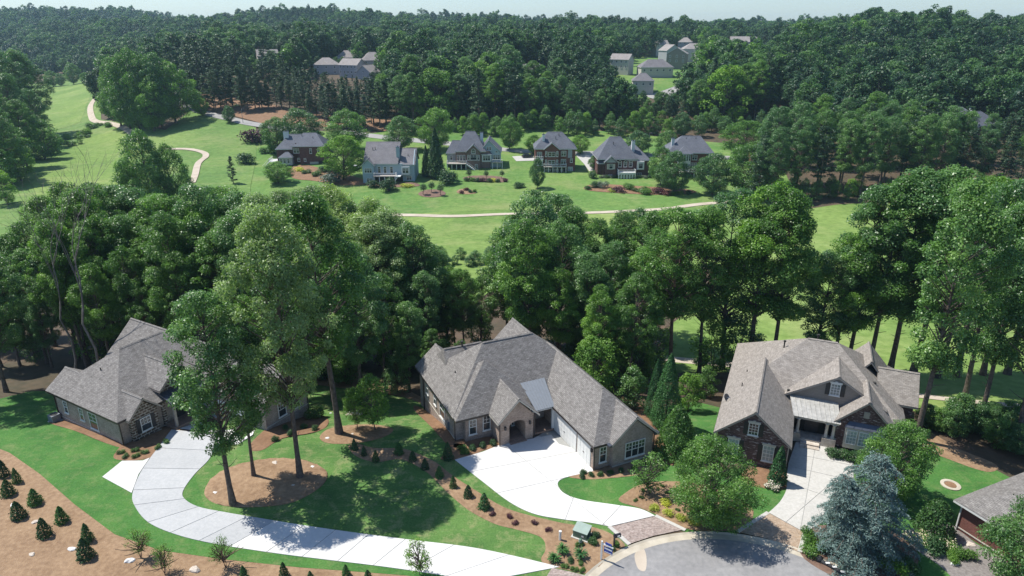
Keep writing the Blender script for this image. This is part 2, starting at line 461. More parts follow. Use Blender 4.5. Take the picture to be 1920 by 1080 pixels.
def leaf_mesh(name, P, Nn, size, tint, mat, asp=0.62, mats=None, midx=None):
    n = len(P)
    rv = unit(nrg.normal(size=(n, 3)))
    t = unit(np.cross(Nn, rv)); b = np.cross(Nn, t)
    size = np.broadcast_to(size, (n,))[:, None]
    a = t * size * 0.5; c = b * size * 0.5 * asp
    fold = Nn * size * 0.12
    V = np.empty((n, 4, 3))
    V[:, 0] = P - a; V[:, 1] = P + c + fold; V[:, 2] = P + a; V[:, 3] = P - c + fold
    me = bpy.data.meshes.new(name)
    me.vertices.add(n * 4); me.loops.add(n * 4); me.polygons.add(n)
    me.vertices.foreach_set("co", V.reshape(-1).astype(np.float32))
    me.loops.foreach_set("vertex_index", np.arange(n * 4, dtype=np.int32))
    me.polygons.foreach_set("loop_start", np.arange(0, n * 4, 4, dtype=np.int32))
    at = me.attributes.new("tint", 'FLOAT', 'FACE')
    at.data.foreach_set("value", np.clip(tint, 0, 1).astype(np.float32))
    for m in (mats or [mat]): me.materials.append(m)
    if midx is not None: me.polygons.foreach_set("material_index", midx.astype(np.int32))
    me.update(calc_edges=True)
    return me

def clumps(cent, rad, per, flat=0.75, up=0.35, lsize=0.3, jit=0.3, shell=0.55):
    """leaf clumps: each a loose dome of leaves round the tip of a branch"""
    P = []; Nn = []; T = []; S = []
    for c, r in zip(cent, rad):
        n = max(6, int(per * (r ** 2)))
        d = unit(nrg.normal(size=(n, 3)) + np.array([0, 0, up]))
        rr = r * (shell + (1 - shell) * nrg.random(n)) * (1 + 0.25 * nrg.normal(size=n) * jit)
        p = c + d * rr[:, None] * np.array([1, 1, flat])
        P.append(p); Nn.append(unit(d * 0.7 + nrg.normal(size=(n, 3)) * 0.55 + np.array([0, 0, 0.7])))
        T.append(np.clip(0.5 + 0.2 * nrg.normal() + 0.17 * nrg.normal(size=n), 0, 1))
        S.append(lsize * (0.7 + 0.6 * nrg.random(n)))
    return np.concatenate(P), np.concatenate(Nn), np.concatenate(S), np.concatenate(T)

def limb_tube(mb, a, b, r0, r1, n=5, sag=0.0, seg=3):
    a = Vector(a); b = Vector(b)
    side = Vector((rng.uniform(-1, 1), rng.uniform(-1, 1), rng.uniform(-.3, .3))) * (b - a).length * 0.08
    pts = []; rr = []
    for i in range(seg + 1):
        t = i / seg
        p = a.lerp(b, t) + side * math.sin(math.pi * t) + Vector((0, 0, sag * math.sin(math.pi * t)))
        pts.append(p); rr.append(r0 + (r1 - r0) * t)
    mb.tube(pts, rr, n, cap=False)

def trunk_line(hgt, lean, wob, top=0.93, seg=9):
    a = rng.uniform(0, 6.28); pts = []
    ph = rng.uniform(0, 6.28)
    for i in range(seg + 1):
        t = i / seg
        pts.append(Vector((math.cos(a) * lean * hgt * t + wob * math.sin(5 * t + ph), math.sin(a) * lean * hgt * t + wob * math.cos(4 * t + ph), hgt * top * t)))
    off = pts[0].copy()
    for p in pts: p.x -= off.x; p.y -= off.y
    return pts

def on_line(pts, z):
    for p, q in zip(pts, pts[1:]):
        if p.z <= z <= q.z: return p.lerp(q, (z - p.z) / max(q.z - p.z, 1e-6))
    return pts[-1]

def make_forest_tree(hgt, bole, rx, nclump, cr, per, lsize, leafmat, barkmat, lean=0.03, multi=1, top_bias=0.0, r0=None, egg=0.85, lobes=7):
    """tall broadleaf: bare bole, forking limbs, a ragged crown of leaf clumps with gaps"""
    mb = MB(); r0 = r0 or hgt * 0.0135
    lines = []
    for k in range(multi):
        ln = trunk_line(hgt * rng.uniform(0.9, 1.0), lean * (1 if multi == 1 else 2.6), 0.12)
        if multi > 1:
            o = Vector((rng.uniform(-.5, .5), rng.uniform(-.5, .5), 0)) * hgt * 0.035
            ln = [p + o for p in ln]
        rr = [r0 * (1.45 if i == 0 else 1) * (1 - 0.9 * (i / (len(ln) - 1)) ** 1.1) for i in range(len(ln))]
        mb.tube(ln, rr, 8, cap=False); lines.append(ln)
    ch = hgt - bole; cz = bole + ch * 0.5
    cent = []; rad = []; lob = [(rng.uniform(0, 6.28), rng.uniform(0.15, 0.9), rng.uniform(0.72, 1.18), rng.uniform(.5, .9)) for _ in range(lobes)]
    tries = 0
    while len(cent) < nclump and tries < nclump * 30:
        tries += 1
        t = rng.random() ** (1 - top_bias)
        az = rng.uniform(0, 6.28)
        prof_ = (math.sin(math.pi * min(1, t ** egg)) ** 0.62) if 0 < t < 1 else 0
        prof_ = max(prof_, 0.22 * (1 - abs(2 * t - 1)))
        f = 1.0
        for la, lt, ls, lw in lob:
            da = math.atan2(math.sin(az - la), math.cos(az - la))
            f += (ls - 1) * math.exp(-(da / lw) ** 2 - ((t - lt) / 0.28) ** 2) * 1.4
        q = 0.45 + 0.55 * math.sqrt(rng.random())
        rr_ = rx * prof_ * f * q
        z = bole + ch * t
        ln = lines[len(cent) % len(lines)]
        ax = on_line(ln, min(z, ln[-1].z))
        c = (ax.x + math.cos(az) * rr_, ax.y + math.sin(az) * rr_, z - 0.06 * rr_)
        r_ = cr * rng.choice((0.5, 0.7, 0.85, 1.0, 1.15, 1.4)) * rng.uniform(.9, 1.1)
        if any((c[0] - d[0]) ** 2 + (c[1] - d[1]) ** 2 + (c[2] - d[2]) ** 2 < (0.62 * cr) ** 2 for d in cent): continue
        cent.append(c); rad.append(r_)
        zb = max(bole * 0.9, z - rr_ * rng.uniform(0.5, 1.0) - 0.4)
        s = on_line(ln, min(zb, ln[-1].z))
        limb_tube(mb, s, c, max(0.025, r0 * 0.33 * (1 - t * 0.6)), 0.02, 4, sag=0.1)
    # a few bare stubs on the bole
    for k in range(4):
        z = bole * rng.uniform(0.45, 0.95); s = on_line(lines[0], z); a = rng.uniform(0, 6.28); l = rng.uniform(0.6, 1.8)
        limb_tube(mb, s, (s.x + math.cos(a) * l, s.y + math.sin(a) * l, z + l * 0.5), 0.05, 0.015, 4)
    P, Nn, S, T = clumps(np.array(cent), rad, per, lsize=lsize)
    return mb.mesh("trunk", barkmat, True), leaf_mesh("crown", P, Nn, S, T, leafmat)

def make_pine(hgt, bole, rx, leafmat, barkmat, dens=1.0, lsize=0.42, cone=0.5, whorl=1.15):
    mb = MB(); r0 = hgt * 0.0125
    ln = trunk_line(hgt, 0.015, 0.08, 0.98)
    mb.tube(ln, [r0 * (1.3 if i == 0 else 1) * (1 - 0.93 * i / (len(ln) - 1)) for i in range(len(ln))], 7, cap=False)
    cent = []; rad = []
    z = bole
    while z < hgt * 0.98:
        t = (z - bole) / (hgt - bole)
        reach = rx * ((1 - t) ** cone) * (0.55 + 0.45 * min(1, t * 4 + 0.3))
        for k in range(rng.randint(3, 5)):
            a = rng.uniform(0, 6.28); L = reach * rng.uniform(0.5, 1.12)
            s = on_line(ln, z); e = Vector((s.x + math.cos(a) * L, s.y + math.sin(a) * L, z + L * rng.uniform(-0.05, 0.35)))
            limb_tube(mb, s, e, max(0.02, r0 * 0.22 * (1 - t * .7)), 0.015, 4, sag=-0.05 * L)
            m = max(2, int(L / 0.9))
            for j in range(m):
                q = (j + 1) / m
                if q < 0.3: continue
                p = s.lerp(e, q); cent.append((p.x + rng.uniform(-.35, .35), p.y + rng.uniform(-.35, .35), p.z + rng.uniform(-.1, .3)))
                rad.append(rng.uniform(0.55, 0.95) * (0.75 + 0.25 * (1 - t)))
        z += whorl * rng.uniform(0.7, 1.25) * (1 - 0.35 * t)
    P, Nn, S, T = clumps(np.array(cent), rad, 26 * dens, flat=0.55, lsize=lsize, shell=0.2)
    return mb.mesh("trunk", barkmat, True), leaf_mesh("crown", P, Nn, S, T, leafmat, asp=0.36)

def make_cone(hgt, rx, leafmat, n, lsize, power=0.8, base=0.02, barkmat=None, ragged=0.16, asp=0.6):
    """clipped or narrow evergreen: dense foliage from the ground up"""
    mb = MB(); mb.tube([(0, 0, 0), (0, 0, hgt * 0.5), (0, 0, hgt * 0.93)], [rx * 0.07 + .02, rx * .05 + .012, 0.008], 6, cap=False)
    t = nrg.random(n) ** 1.25
    az = nrg.random(n) * 2 * np.pi
    bumps = 1 + ragged * (np.sin(az * 3 + t * 9) * 0.5 + np.sin(az * 7 - t * 23) * 0.5 + 0.6 * nrg.normal(size=n))
    belly = np.minimum(1, (t / 0.12 + 0.45))
    r_ = rx * (1 - t) ** power * bumps * belly * (0.72 + 0.28 * nrg.random(n) ** 0.5)
    z = hgt * (base + (1 - base) * t)
    P = np.stack([np.cos(az) * r_, np.sin(az) * r_, z], 1)
    Nn = unit(np.stack([np.cos(az), np.sin(az), np.full(n, 0.5)], 1) + 0.6 * nrg.normal(size=(n, 3)))
    T = np.clip(0.5 + 0.15 * np.sin(az * 4 + t * 14) + 0.17 * nrg.normal(size=n), 0, 1)
    return mb.mesh("trunk", barkmat or MT['bark'], True), leaf_mesh("crown", P, Nn, lsize * (0.7 + 0.6 * nrg.random(n)), T, leafmat, asp=asp)

def make_round(hgt, rx, bole, leafmat, nclump, cr, per, lsize, barkmat=None, egg=0.62, r0=None):
    return make_forest_tree(hgt, bole, rx, nclump, cr, per, lsize, leafmat, barkmat or MT['bark'], lean=0.01, r0=r0 or hgt * 0.018, egg=egg, lobes=6)

def make_bush(hgt, rx, leafmat, n, lsize, lumps=9, asp=0.6, extra=None):
    """shrub: several overlapping leafy mounds on short stems"""
    mb = MB(); cent = []; rad = []
    for k in range(lumps):
        a = rng.uniform(0, 6.28); q = math.sqrt(rng.random()) * 0.62
        c = (math.cos(a) * rx * q, math.sin(a) * rx * q, hgt * rng.uniform(0.35, 0.66) * (1 - 0.35 * q))
        cent.append(c); rad.append(min(rx, hgt) * rng.uniform(0.38, 0.55))
        limb_tube(mb, (c[0] * .15, c[1] * .15, 0), c, 0.02 + 0.012 * hgt, 0.008, 4)
    per = n / sum(r * r for r in rad)
    P, Nn, S, T = clumps(np.array(cent), rad, per, flat=0.85, lsize=lsize, shell=0.5)
    P[:, 2] = np.maximum(P[:, 2], 0.02)
    mats = [leafmat]; idx = None
    if extra: mats = [leafmat, extra[0]]; idx = ((nrg.random(len(P)) < extra[1]) & (P[:, 2] > hgt * 0.35)).astype(np.int32)
    return mb.mesh("stem", MT['bark'], True), leaf_mesh("foliage", P, Nn, S, T, leafmat, asp, mats, idx)

def make_tuft(hgt, rx, leafmat, n):
    """clump of arching grass blades"""
    mb = MB(); mb.tube([(0, 0, 0), (0, 0, hgt * .2)], [rx * .25, rx * .1], 6)
    me = bpy.data.meshes.new("foliage"); V = []; F = []; T = []
    for k in range(n):
        a = rng.uniform(0, 6.28); l = hgt * rng.uniform(.7, 1.15); o = rx * rng.uniform(.5, 1.0); w = 0.018 * rng.uniform(.7, 1.5)
        ca, sa = math.cos(a), math.sin(a); b = len(V)
        for t, zz in ((0.08, 0), (0.45, 0.75), (1.0, 0.62)):
            r_ = o * t; z = l * zz if t < 1 else l * rng.uniform(.45, .9)
            V += [(ca * r_ - sa * w, sa * r_ + ca * w, z), (ca * r_ + sa * w, sa * r_ - ca * w, z)]
        F += [(b, b + 1, b + 3, b + 2), (b + 2, b + 3, b + 5, b + 4)]; t_ = min(1, max(0, rng.gauss(.5, .2))); T += [t_, t_]
    me.from_pydata(V, [], F); me.materials.append(leafmat)
    at = me.attributes.new("tint", 'FLOAT', 'FACE'); at.data.foreach_set("value", T)
    return mb.mesh("stem", MT['bark'], True), me

def make_cedar(hgt, rx, leafmat):
    """blue cedar: tiers of long drooping boughs hung with needles"""
    mb = MB(); P = []; Nn = []; S = []; T = []
    tops = [(0.0, 0.0, hgt), (-rx * 0.5, 0.25 * rx, hgt * 0.8)]
    for tx, ty, th in tops:
        ln = [Vector((tx * t, ty * t, th * t)) for t in np.linspace(0, 1, 7)]
        mb.tube(ln, [0.2 * (1 - 0.93 * i / 6) for i in range(7)], 7, cap=False)
        z = 0.5
        while z < th * 0.985:
            t = z / th
            reach = rx * (1 - t) ** 0.62 * (0.8 if th < hgt else 1.0) + 0.3
            for k in range(rng.randint(4, 6)):
                a = rng.uniform(0, 6.28); L = reach * rng.uniform(0.55, 1.12)
                s = on_line(ln, z); pts = []
                for q in np.linspace(0, 1, 7):
                    pts.append(Vector((s.x + math.cos(a) * L * q, s.y + math.sin(a) * L * q, max(0.15, z + L * (0.32 * q - 0.62 * q * q)))))
                mb.tube(pts, [0.045 * (1 - 0.85 * i / 6) + 0.006 for i in range(7)], 4, cap=False)
                nn = int(150 * L)
                tt = nrg.random(nn) ** 0.75
                idx = np.minimum((tt * 6).astype(int), 5); fr = tt * 6 - idx
                A = np.array(pts); p = A[idx] * (1 - fr[:, None]) + A[idx + 1] * fr[:, None]
                wid = 0.16 + 0.34 * np.sin(np.pi * np.clip(tt, 0, 1) ** 0.7) * min(1, L / 2)
                side = np.array([-math.sin(a), math.cos(a), 0.0])
                so = nrg.normal(size=nn)
                p = p + side * (so * wid)[:, None]
                p[:, 2] += -0.25 * np.abs(so) * wid - np.abs(nrg.normal(size=nn)) * 0.13 + 0.06
                P.append(p); Nn.append(unit(nrg.normal(size=(nn, 3)) * 0.7 + np.array([0, 0, 0.9])))
                S.append(np.full(nn, 0.24) * (0.6 + 0.8 * nrg.random(nn))); T.append(np.clip(rng.gauss(.5, .12) + .18 * nrg.normal(size=nn), 0, 1))
            z += rng.uniform(0.32, 0.6)
    P = np.concatenate(P); Nn = np.concatenate(Nn); S = np.concatenate(S); T = np.concatenate(T)
    P[:, 2] = np.maximum(P[:, 2], 0.05)
    return mb.mesh("trunk", MT['bark'], True), leaf_mesh("crown", P, Nn, S, T, leafmat, asp=0.22)

def make_bare(hgt):
    mb = MB()
    def grow(p, d, L, r_, lvl):
        q = p + d * L
        limb_tube(mb, p, q, r_, r_ * 0.6, 6 if lvl < 2 else 3)
        if lvl >= 5: return
        for k in range(2 if lvl < 1 else rng.randint(2, 3)):
            nd = (d + Vector((rng.uniform(-1, 1), rng.uniform(-1, 1), rng.uniform(-.1, .75))) * (0.3 + 0.08 * lvl)).normalized()
            grow(q, nd, L * rng.uniform(0.6, 0.82), r_ * 0.58, lvl + 1)
    grow(Vector((0, 0, 0)), Vector((0.03, 0, 1)).normalized(), hgt * 0.36, hgt * 0.007, 0)
    return mb.mesh("trunk", MT['bark_grey'], True)

PROTO = {}
def proto(key, hgt, meshes): PROTO[key] = (hgt, meshes)
for i, (lm, bm_) in enumerate((('leaf', 'bark'), ('leaf_b', 'bark'), ('leaf', 'bark_red'), ('leaf_b', 'bark'), ('leaf', 'bark'), ('leaf_c', 'bark'))):
    proto('forest%d' % i, 25, make_forest_tree(25, [9.5, 8, 10, 7, 9, 8][i], [5.2, 4.6, 5.6, 4.4, 5.0, 5.6][i], [105, 95, 110, 95, 100, 120][i], 1.08, 250, 0.25, MT[lm], MT[bm_]))
proto('pale_grove', 25, make_forest_tree(25, 7, 6.4, 165, 1.05, 250, 0.23, MT['leaf_c'], MT['bark'], lobes=9))
for i in range(2):
    proto('under%d' % i, 10, make_forest_tree(10, 1.2, 3.2, 60, 0.95, 110, 0.3, MT[('leaf', 'leaf_b')[i]], MT['bark'], multi=2, egg=0.7, r0=0.09))
proto('fresh', 10, make_forest_tree(10, 1.2, 3.2, 62, 0.9, 120, 0.3, MT['leaf_y'], MT['bark'], egg=0.75, r0=0.12))
for i in range(2):
    proto('round%d' % i, 12, make_round(12, 5.6, 1.4, MT[('leaf_b', 'leaf')[i]], 135, 1.05, 150, 0.27, egg=1.0))
proto('bright_round', 12, make_round(12, 5.4, 1.6, MT['leaf_y'], 120, 1.05, 140, 0.28, egg=0.95))
for i in range(3):
    proto('pine%d' % i, 22, make_pine(22, [4.5, 2.5, 7][i], [4.3, 3.9, 4.2][i], MT['needle'], MT['bark_red'], dens=2.0, lsize=0.55, cone=[0.55, 0.75, 0.45][i], whorl=0.9))
proto('cypress', 9, make_cone(9, 1.9, MT['leaf_e'], 15000, 0.17, 0.72, ragged=0.13, asp=0.4))
proto('dark_spire', 17, make_cone(17, 3.1, MT['leaf_d'], 11000, 0.42, 0.75, ragged=0.2))
proto('broad_cone', 6, make_cone(6, 2.3, MT['leaf'], 13000, 0.17, 0.62, ragged=0.15))
proto('clip_cone', 1.3, make_cone(1.3, 0.44, MT['leaf_d'], 1300, 0.1, 0.62, ragged=0.16))
proto('clip_cone_b', 1.3, make_cone(1.3, 0.42, MT['leaf_e'], 1300, 0.1, 0.7, ragged=0.2))
proto('slim_cone', 3.0, make_cone(3.0, 0.62, MT['leaf_e'], 3500, 0.11, 0.7, ragged=0.1))
proto('laurel', 2.8, make_cone(2.8, 1.3, MT['leaf_d'], 4500, 0.14, 0.42, ragged=0.1))
proto('bush', 1.0, make_bush(1.0, 0.8, MT['leaf_d'], 1500, 0.1))
proto('bush_green', 1.0, make_bush(1.0, 0.8, MT['leaf'], 1500, 0.1))
proto('bush_bright', 1.0, make_bush(1.0, 0.85, MT['leaf_y'], 1500, 0.1))
proto('bush_gold', 0.5, make_bush(0.5, 0.48, MT['leaf_gold'], 900, 0.075))
proto('bush_red', 0.5, make_bush(0.5, 0.42, MT['leaf_red'], 700, 0.075))
proto('bush_sil', 1.0, make_bush(1.0, 0.9, MT['leaf_sil'], 1300, 0.1))
proto('bush_bloom', 1.0, make_bush(1.0, 0.85, MT['leaf'], 1600, 0.09, extra=(MT['flower_w'], 0.4)))
proto('bush_cream', 0.5, make_bush(0.5, 0.6, MT['leaf_e'], 900, 0.08, extra=(MT['flower_w'], 0.75)))
proto('tuft', 0.6, make_tuft(0.6, 0.5, MT['leaf_e'], 110))
proto('sapling', 3.6, make_forest_tree(3.6, 0.8, 0.95, 48, 0.3, 420, 0.11, MT['leaf'], MT['bark'], r0=0.03, lean=0.0, egg=0.8))
proto('thin_sapling', 2.4, make_forest_tree(2.4, 0.8, 0.62, 34, 0.24, 700, 0.075, MT['leaf_y'], MT['bark_red'], r0=0.022, lean=0.02, multi=3, egg=0.6))
proto('lolli', 3.0, make_forest_tree(3.0, 1.55, 0.8, 40, 0.36, 330, 0.12, MT['leaf_d'], MT['bark'], r0=0.07, lean=0, egg=0.62, lobes=0))
proto('young_yellow', 6.2, make_forest_tree(6.2, 1.4, 1.9, 75, 0.5, 260, 0.17, MT['leaf_y'], MT['bark'], r0=0.06, lean=0.01, egg=0.7))
proto('maple', 9, make_forest_tree(9, 0.6, 4.7, 230, 0.68, 330, 0.16, MT['leaf'], MT['bark'], r0=0.17, multi=2, lean=0.01, egg=0.95))
proto('cedar', 10, make_cedar(10, 5.0, MT['needle_blue']))
# low-detail crowns for the woods far away
for i, (lm, hh_, bo, rx_, nc) in enumerate((('leaf_far', 18, 4, 6.2, 60), ('leaf_far2', 19, 3.5, 5.2, 55), ('leaf_d', 16, 3, 5.4, 52), ('leaf', 17, 3.5, 5.8, 55), ('leaf_far', 21, 4, 6.4, 62), ('leaf_far2', 15, 2, 4.4, 45))):
    proto('far%d' % i, hh_, make_forest_tree(hh_, bo, rx_, nc, 1.5, 30, 0.78, MT[lm], MT['bark'], egg=rng.uniform(.85, 1.25)))
proto('farpine', 19, make_pine(19, 5, 3.8, MT['needle'], MT['bark'], dens=0.9, lsize=0.85, whorl=1.3))

def plant(key, name, label, cat, x, y, hgt, group=None, rot=None, wid=1.0, names=None, z=None):
    """one tree or shrub: an empty at its foot with its stem and crown as parts (mesh data shared)"""
    H0, (tm, cm) = PROTO[key]
    s = hgt / H0
    o = thing(name, label, cat, (x, y, (h(x, y) if z is None else z) - 0.03), rng.uniform(0, 6.28) if rot is None else rot, group)
    o.scale = (s * wid, s * wid, s)
    link(names[0] if names else tm.name.split('.')[0], tm, o)
    link(names[1] if names else cm.name.split('.')[0], cm, o)
    return o

def plant_px(key, name, label, cat, px, ybase, ytop, group=None, wid=1.0, rot=None):
    """foot at a surveyed ground point, height from its top"""
    x, y = g(px, ybase)
    zt = topz(px, ytop, y)[1]
    return plant(key, name, label, cat, x, y, max(0.25, zt - h(x, y)), group, rot, wid)

def plant_top(key, name, label, cat, px, ytop, Y, group=None, wid=1.0, rot=None):
    x, zt = topz(px, ytop, Y)
    return plant(key, name, label, cat, x, Y, max(3.0, zt - h(x, Y)), group, rot, wid)
# ------------------------------------------------------------------ the ground sheet
def axis(parts):
    out = [parts[0][0]]
    for a, b, d in parts:
        n = max(1, int(round((b - a) / d)))
        out += [a + (b - a) * (i + 1) / n for i in range(n)]
    return out
gy = axis([(-300, 30, 30), (30, 300, 3), (300, 700, 5), (700, 1800, 30), (1800, 4200, 200)])
hx = axis([(0, 100, 3), (100, 450, 5), (450, 1500, 30), (1500, 4200, 300)])
gx = [-x for x in reversed(hx[1:])] + hx
XX, YY = np.meshgrid(gx, gy)
ZZ = hf(XX, YY)
nx_, ny_ = len(gx), len(gy)
V = np.stack([XX, YY, ZZ], -1).reshape(-1, 3)
i0 = (np.arange(ny_ - 1)[:, None] * nx_ + np.arange(nx_ - 1)[None]).reshape(-1)
F = np.stack([i0, i0 + 1, i0 + 1 + nx_, i0 + nx_], 1)
me = bpy.data.meshes.new("ground")
me.from_pydata(V.tolist(), [], F.tolist())
me.materials.append(MT['floor'])
me.polygons.foreach_set("use_smooth", [True] * len(me.polygons))
tag(link("ground", me), "brown woodland floor and terrain under everything", "ground", kind='structure')

# ------------------------------------------------------------------ near lawns, beds, drives, street
S_ = lambda *p: px_poly(p)
L_ = lambda *p: px_poly(p, smooth=False)
# pine straw bank in the lower left corner
tag(drape_poly("straw_bank", L_((-260, 1180), (-260, 800), (-60, 815), (18, 845), (75, 885), (140, 942), (215, 998), (300, 1028), (420, 1045), (560, 1060), (760, 1075), (1000, 1095), (1000, 1180)), MT['straw'], 0.012), "pine straw bank with small evergreens in the lower left", "mulch")
tag(drape_poly("lawn", L_((-260, 770), (0, 748), (60, 733), (110, 735), (235, 790), (330, 795), (345, 830), (400, 1000), (700, 1052), (1000, 1082), (1000, 1105), (760, 1079), (560, 1064), (420, 1049), (300, 1032), (215, 1002), (140, 946), (75, 889), (18, 849), (-60, 819), (-260, 805)), MT['lawn_lush'], 0.024), "green lawn left of the curved driveway", "lawn")
tag(drape_poly("lawn", L_((300, 850), (420, 780), (560, 715), (640, 722), (740, 742), (800, 752), (870, 815), (960, 870), (1100, 975), (1150, 985), (1185, 1030), (1090, 1090), (960, 1080), (700, 1030), (450, 1000), (300, 960)), MT['lawn'], 0.02), "green lawn between the curved driveway and the centre house", "lawn")
tag(drape_poly("lawn", L_((1020, 880), (1113, 870), (1221, 845), (1215, 785), (1260, 760), (1300, 752), (1352, 765), (1350, 880), (1480, 880), (1470, 960), (1380, 1000), (1290, 1000), (1200, 965), (1060, 950)), MT['lawn_lush'], 0.02), "small lawn between the centre and right houses", "lawn")
tag(drape_poly("lawn", L_((1540, 870), (1660, 815), (1722, 826), (1790, 852), (1868, 882), (1960, 930), (2100, 1000), (2100, 1180), (1560, 1180), (1490, 1040), (1535, 980)), MT['lawn_lush'], 0.02), "bright lawn beside the right house", "lawn")
def bed(lbl, mat, *p, dome=0.03, off=0.035):
    return tag(drape_poly("mulch_bed", S_(*p), MT[mat], off, cell=1.2, dome=dome), lbl, "mulch bed")
bed("oval pine straw bed round the tall trees in the lawn", 'straw', (383, 925), (400, 895), (440, 874), (510, 860), (575, 865), (610, 882), (612, 900), (590, 922), (540, 945), (460, 952), (405, 945), dome=0.1)
bed("small pine straw bed under two young trees", 'straw', (600, 818), (625, 802), (690, 796), (735, 803), (728, 816), (690, 828), (645, 833), (610, 830))
bed("long winding pine straw bed planted with cone shrubs", 'straw', (653, 838), (668, 832), (700, 840), (755, 842), (792, 855), (818, 868), (850, 893), (900, 925), (942, 950), (990, 966), (1060, 982), (1112, 989), (1148, 1003), (1172, 1024), (1145, 1040), (1110, 1074), (1065, 1070), (1016, 1054), (1023, 1030), (1014, 1008), (970, 994), (928, 983), (880, 958), (840, 925), (800, 886), (752, 862), (705, 867), (668, 856))
bed("pine straw bed along the stone front of the left house", 'straw_red', (214, 860), (222, 842), (240, 826), (300, 800), (338, 792), (335, 812), (315, 838), (288, 857), (250, 864))
bed("pine straw strip along the left wall of the left house", 'straw_red', (92, 792), (110, 775), (170, 795), (235, 820), (238, 840), (200, 832), (140, 808))
bed("pine straw bed left of the centre house entry", 'straw_red', (826, 861), (836, 848), (845, 822), (870, 818), (942, 822), (942, 836), (908, 845), (878, 857), (850, 863))
bed("red straw strip along the left wall of the centre house", 'straw_red', (776, 768), (790, 765), (872, 828), (850, 842), (815, 808))
bed("pine straw bed under the garage gable window", 'straw', (1064, 892), (1113, 876), (1150, 868), (1230, 848), (1242, 862), (1205, 888), (1145, 897), (1095, 899))
bed("pine straw bed with golden shrubs and a maple", 'straw', (1161, 940), (1172, 925), (1205, 908), (1250, 903), (1320, 910), (1400, 945), (1412, 968), (1392, 992), (1340, 996), (1288, 992), (1232, 966), (1200, 953))
bed("curved pine straw path behind the centre house garage", 'straw_red', (1165, 745), (1200, 758), (1222, 790), (1248, 835), (1270, 870), (1246, 868), (1222, 835), (1200, 800))
bed("pine straw bed beside the left house garage", 'straw_red', (470, 832), (560, 775), (600, 778), (616, 788), (610, 802), (585, 812), (530, 822), (490, 845))
bed("pine straw slope at the edge of the wood", 'straw', (545, 722), (560, 692), (600, 684), (650, 690), (720, 712), (790, 745), (800, 760), (745, 742), (640, 728), (590, 722))
bed("thin straw patch under the trees right of the right house", 'straw', (1690, 800), (1720, 800), (1790, 838), (1868, 872), (1850, 885), (1780, 862), (1710, 832))
bed("gravel bed in front of the corner house", 'pebble', (1690, 1010), (1720, 990), (1785, 985), (1830, 1020), (1900, 1060), (1900, 1110), (1820, 1110), (1760, 1060))
bed("straw bed at the foot of the right house gable", 'straw_red', (1395, 905), (1400, 880), (1470, 878), (1474, 915), (1440, 917))
bed("brown bed under the blue cedar", 'mulch', (1500, 1040), (1512, 1002), (1545, 985), (1640, 990), (1700, 1010), (1720, 1060), (1640, 1100), (1570, 1085))

# drives are slabs with open joints over a darker bed
def clip(poly, p, n, gap):
    out = []; N_ = len(poly)
    dist = [(q[0] - p[0]) * n[0] + (q[1] - p[1]) * n[1] - gap for q in poly]
    for i in range(N_):
        a, b = poly[i], poly[(i + 1) % N_]; da, db = dist[i], dist[(i + 1) % N_]
        if da >= 0: out.append(a)
        if (da > 0 > db) or (da < 0 < db):
            t = da / (da - db); out.append((a[0] + (b[0] - a[0]) * t, a[1] + (b[1] - a[1]) * t))
    return out

def area(p): return 0.5 * sum(p[i][0] * p[(i + 1) % len(p)][1] - p[(i + 1) % len(p)][0] * p[i][1] for i in range(len(p)))

def slab(parent, poly, mat, top=0.075):
    if area(poly) < 0: poly = poly[::-1]
    if abs(area(poly)) < 0.15: return
    mb = MB()
    up = [(x, y, h(x, y) + top) for x, y in poly]; lo = [(x, y, h(x, y) + 0.03) for x, y in poly]
    mb.poly(up)
    for i in range(len(poly)):
        j = (i + 1) % len(poly); mb.poly([lo[i], lo[j], up[j], up[i]])
    mb.build("slab", mat, parent)

def driveway(lbl, polys, cuts, mat, gap=0.022):
    base = None
    for k, poly in enumerate(polys):
        if area(poly) < 0: poly = poly[::-1]
        if base is None:
            base = tag(drape_poly("driveway", poly, MT['joint'], 0.045, cell=3), lbl, "driveway", kind='structure')
        else:
            o = drape_poly("joint_bed", poly, MT['joint'], 0.045, cell=3); o.parent = base
            if 'kind' in o: del o['kind']
        pieces = [poly]
        for (a, b) in cuts:
            a, b = g(*a), g(*b); l = math.hypot(b[0] - a[0], b[1] - a[1]); n = (-(b[1] - a[1]) / l, (b[0] - a[0]) / l)
            nxt = []
            for q in pieces:
                for s in (1, -1):
                    c = clip(q, a, (n[0] * s, n[1] * s), gap)
                    if len(c) > 2 and abs(area(c)) > 0.15: nxt.append(c)
            pieces = nxt
        for q in pieces: slab(base, q, mat)
    return base

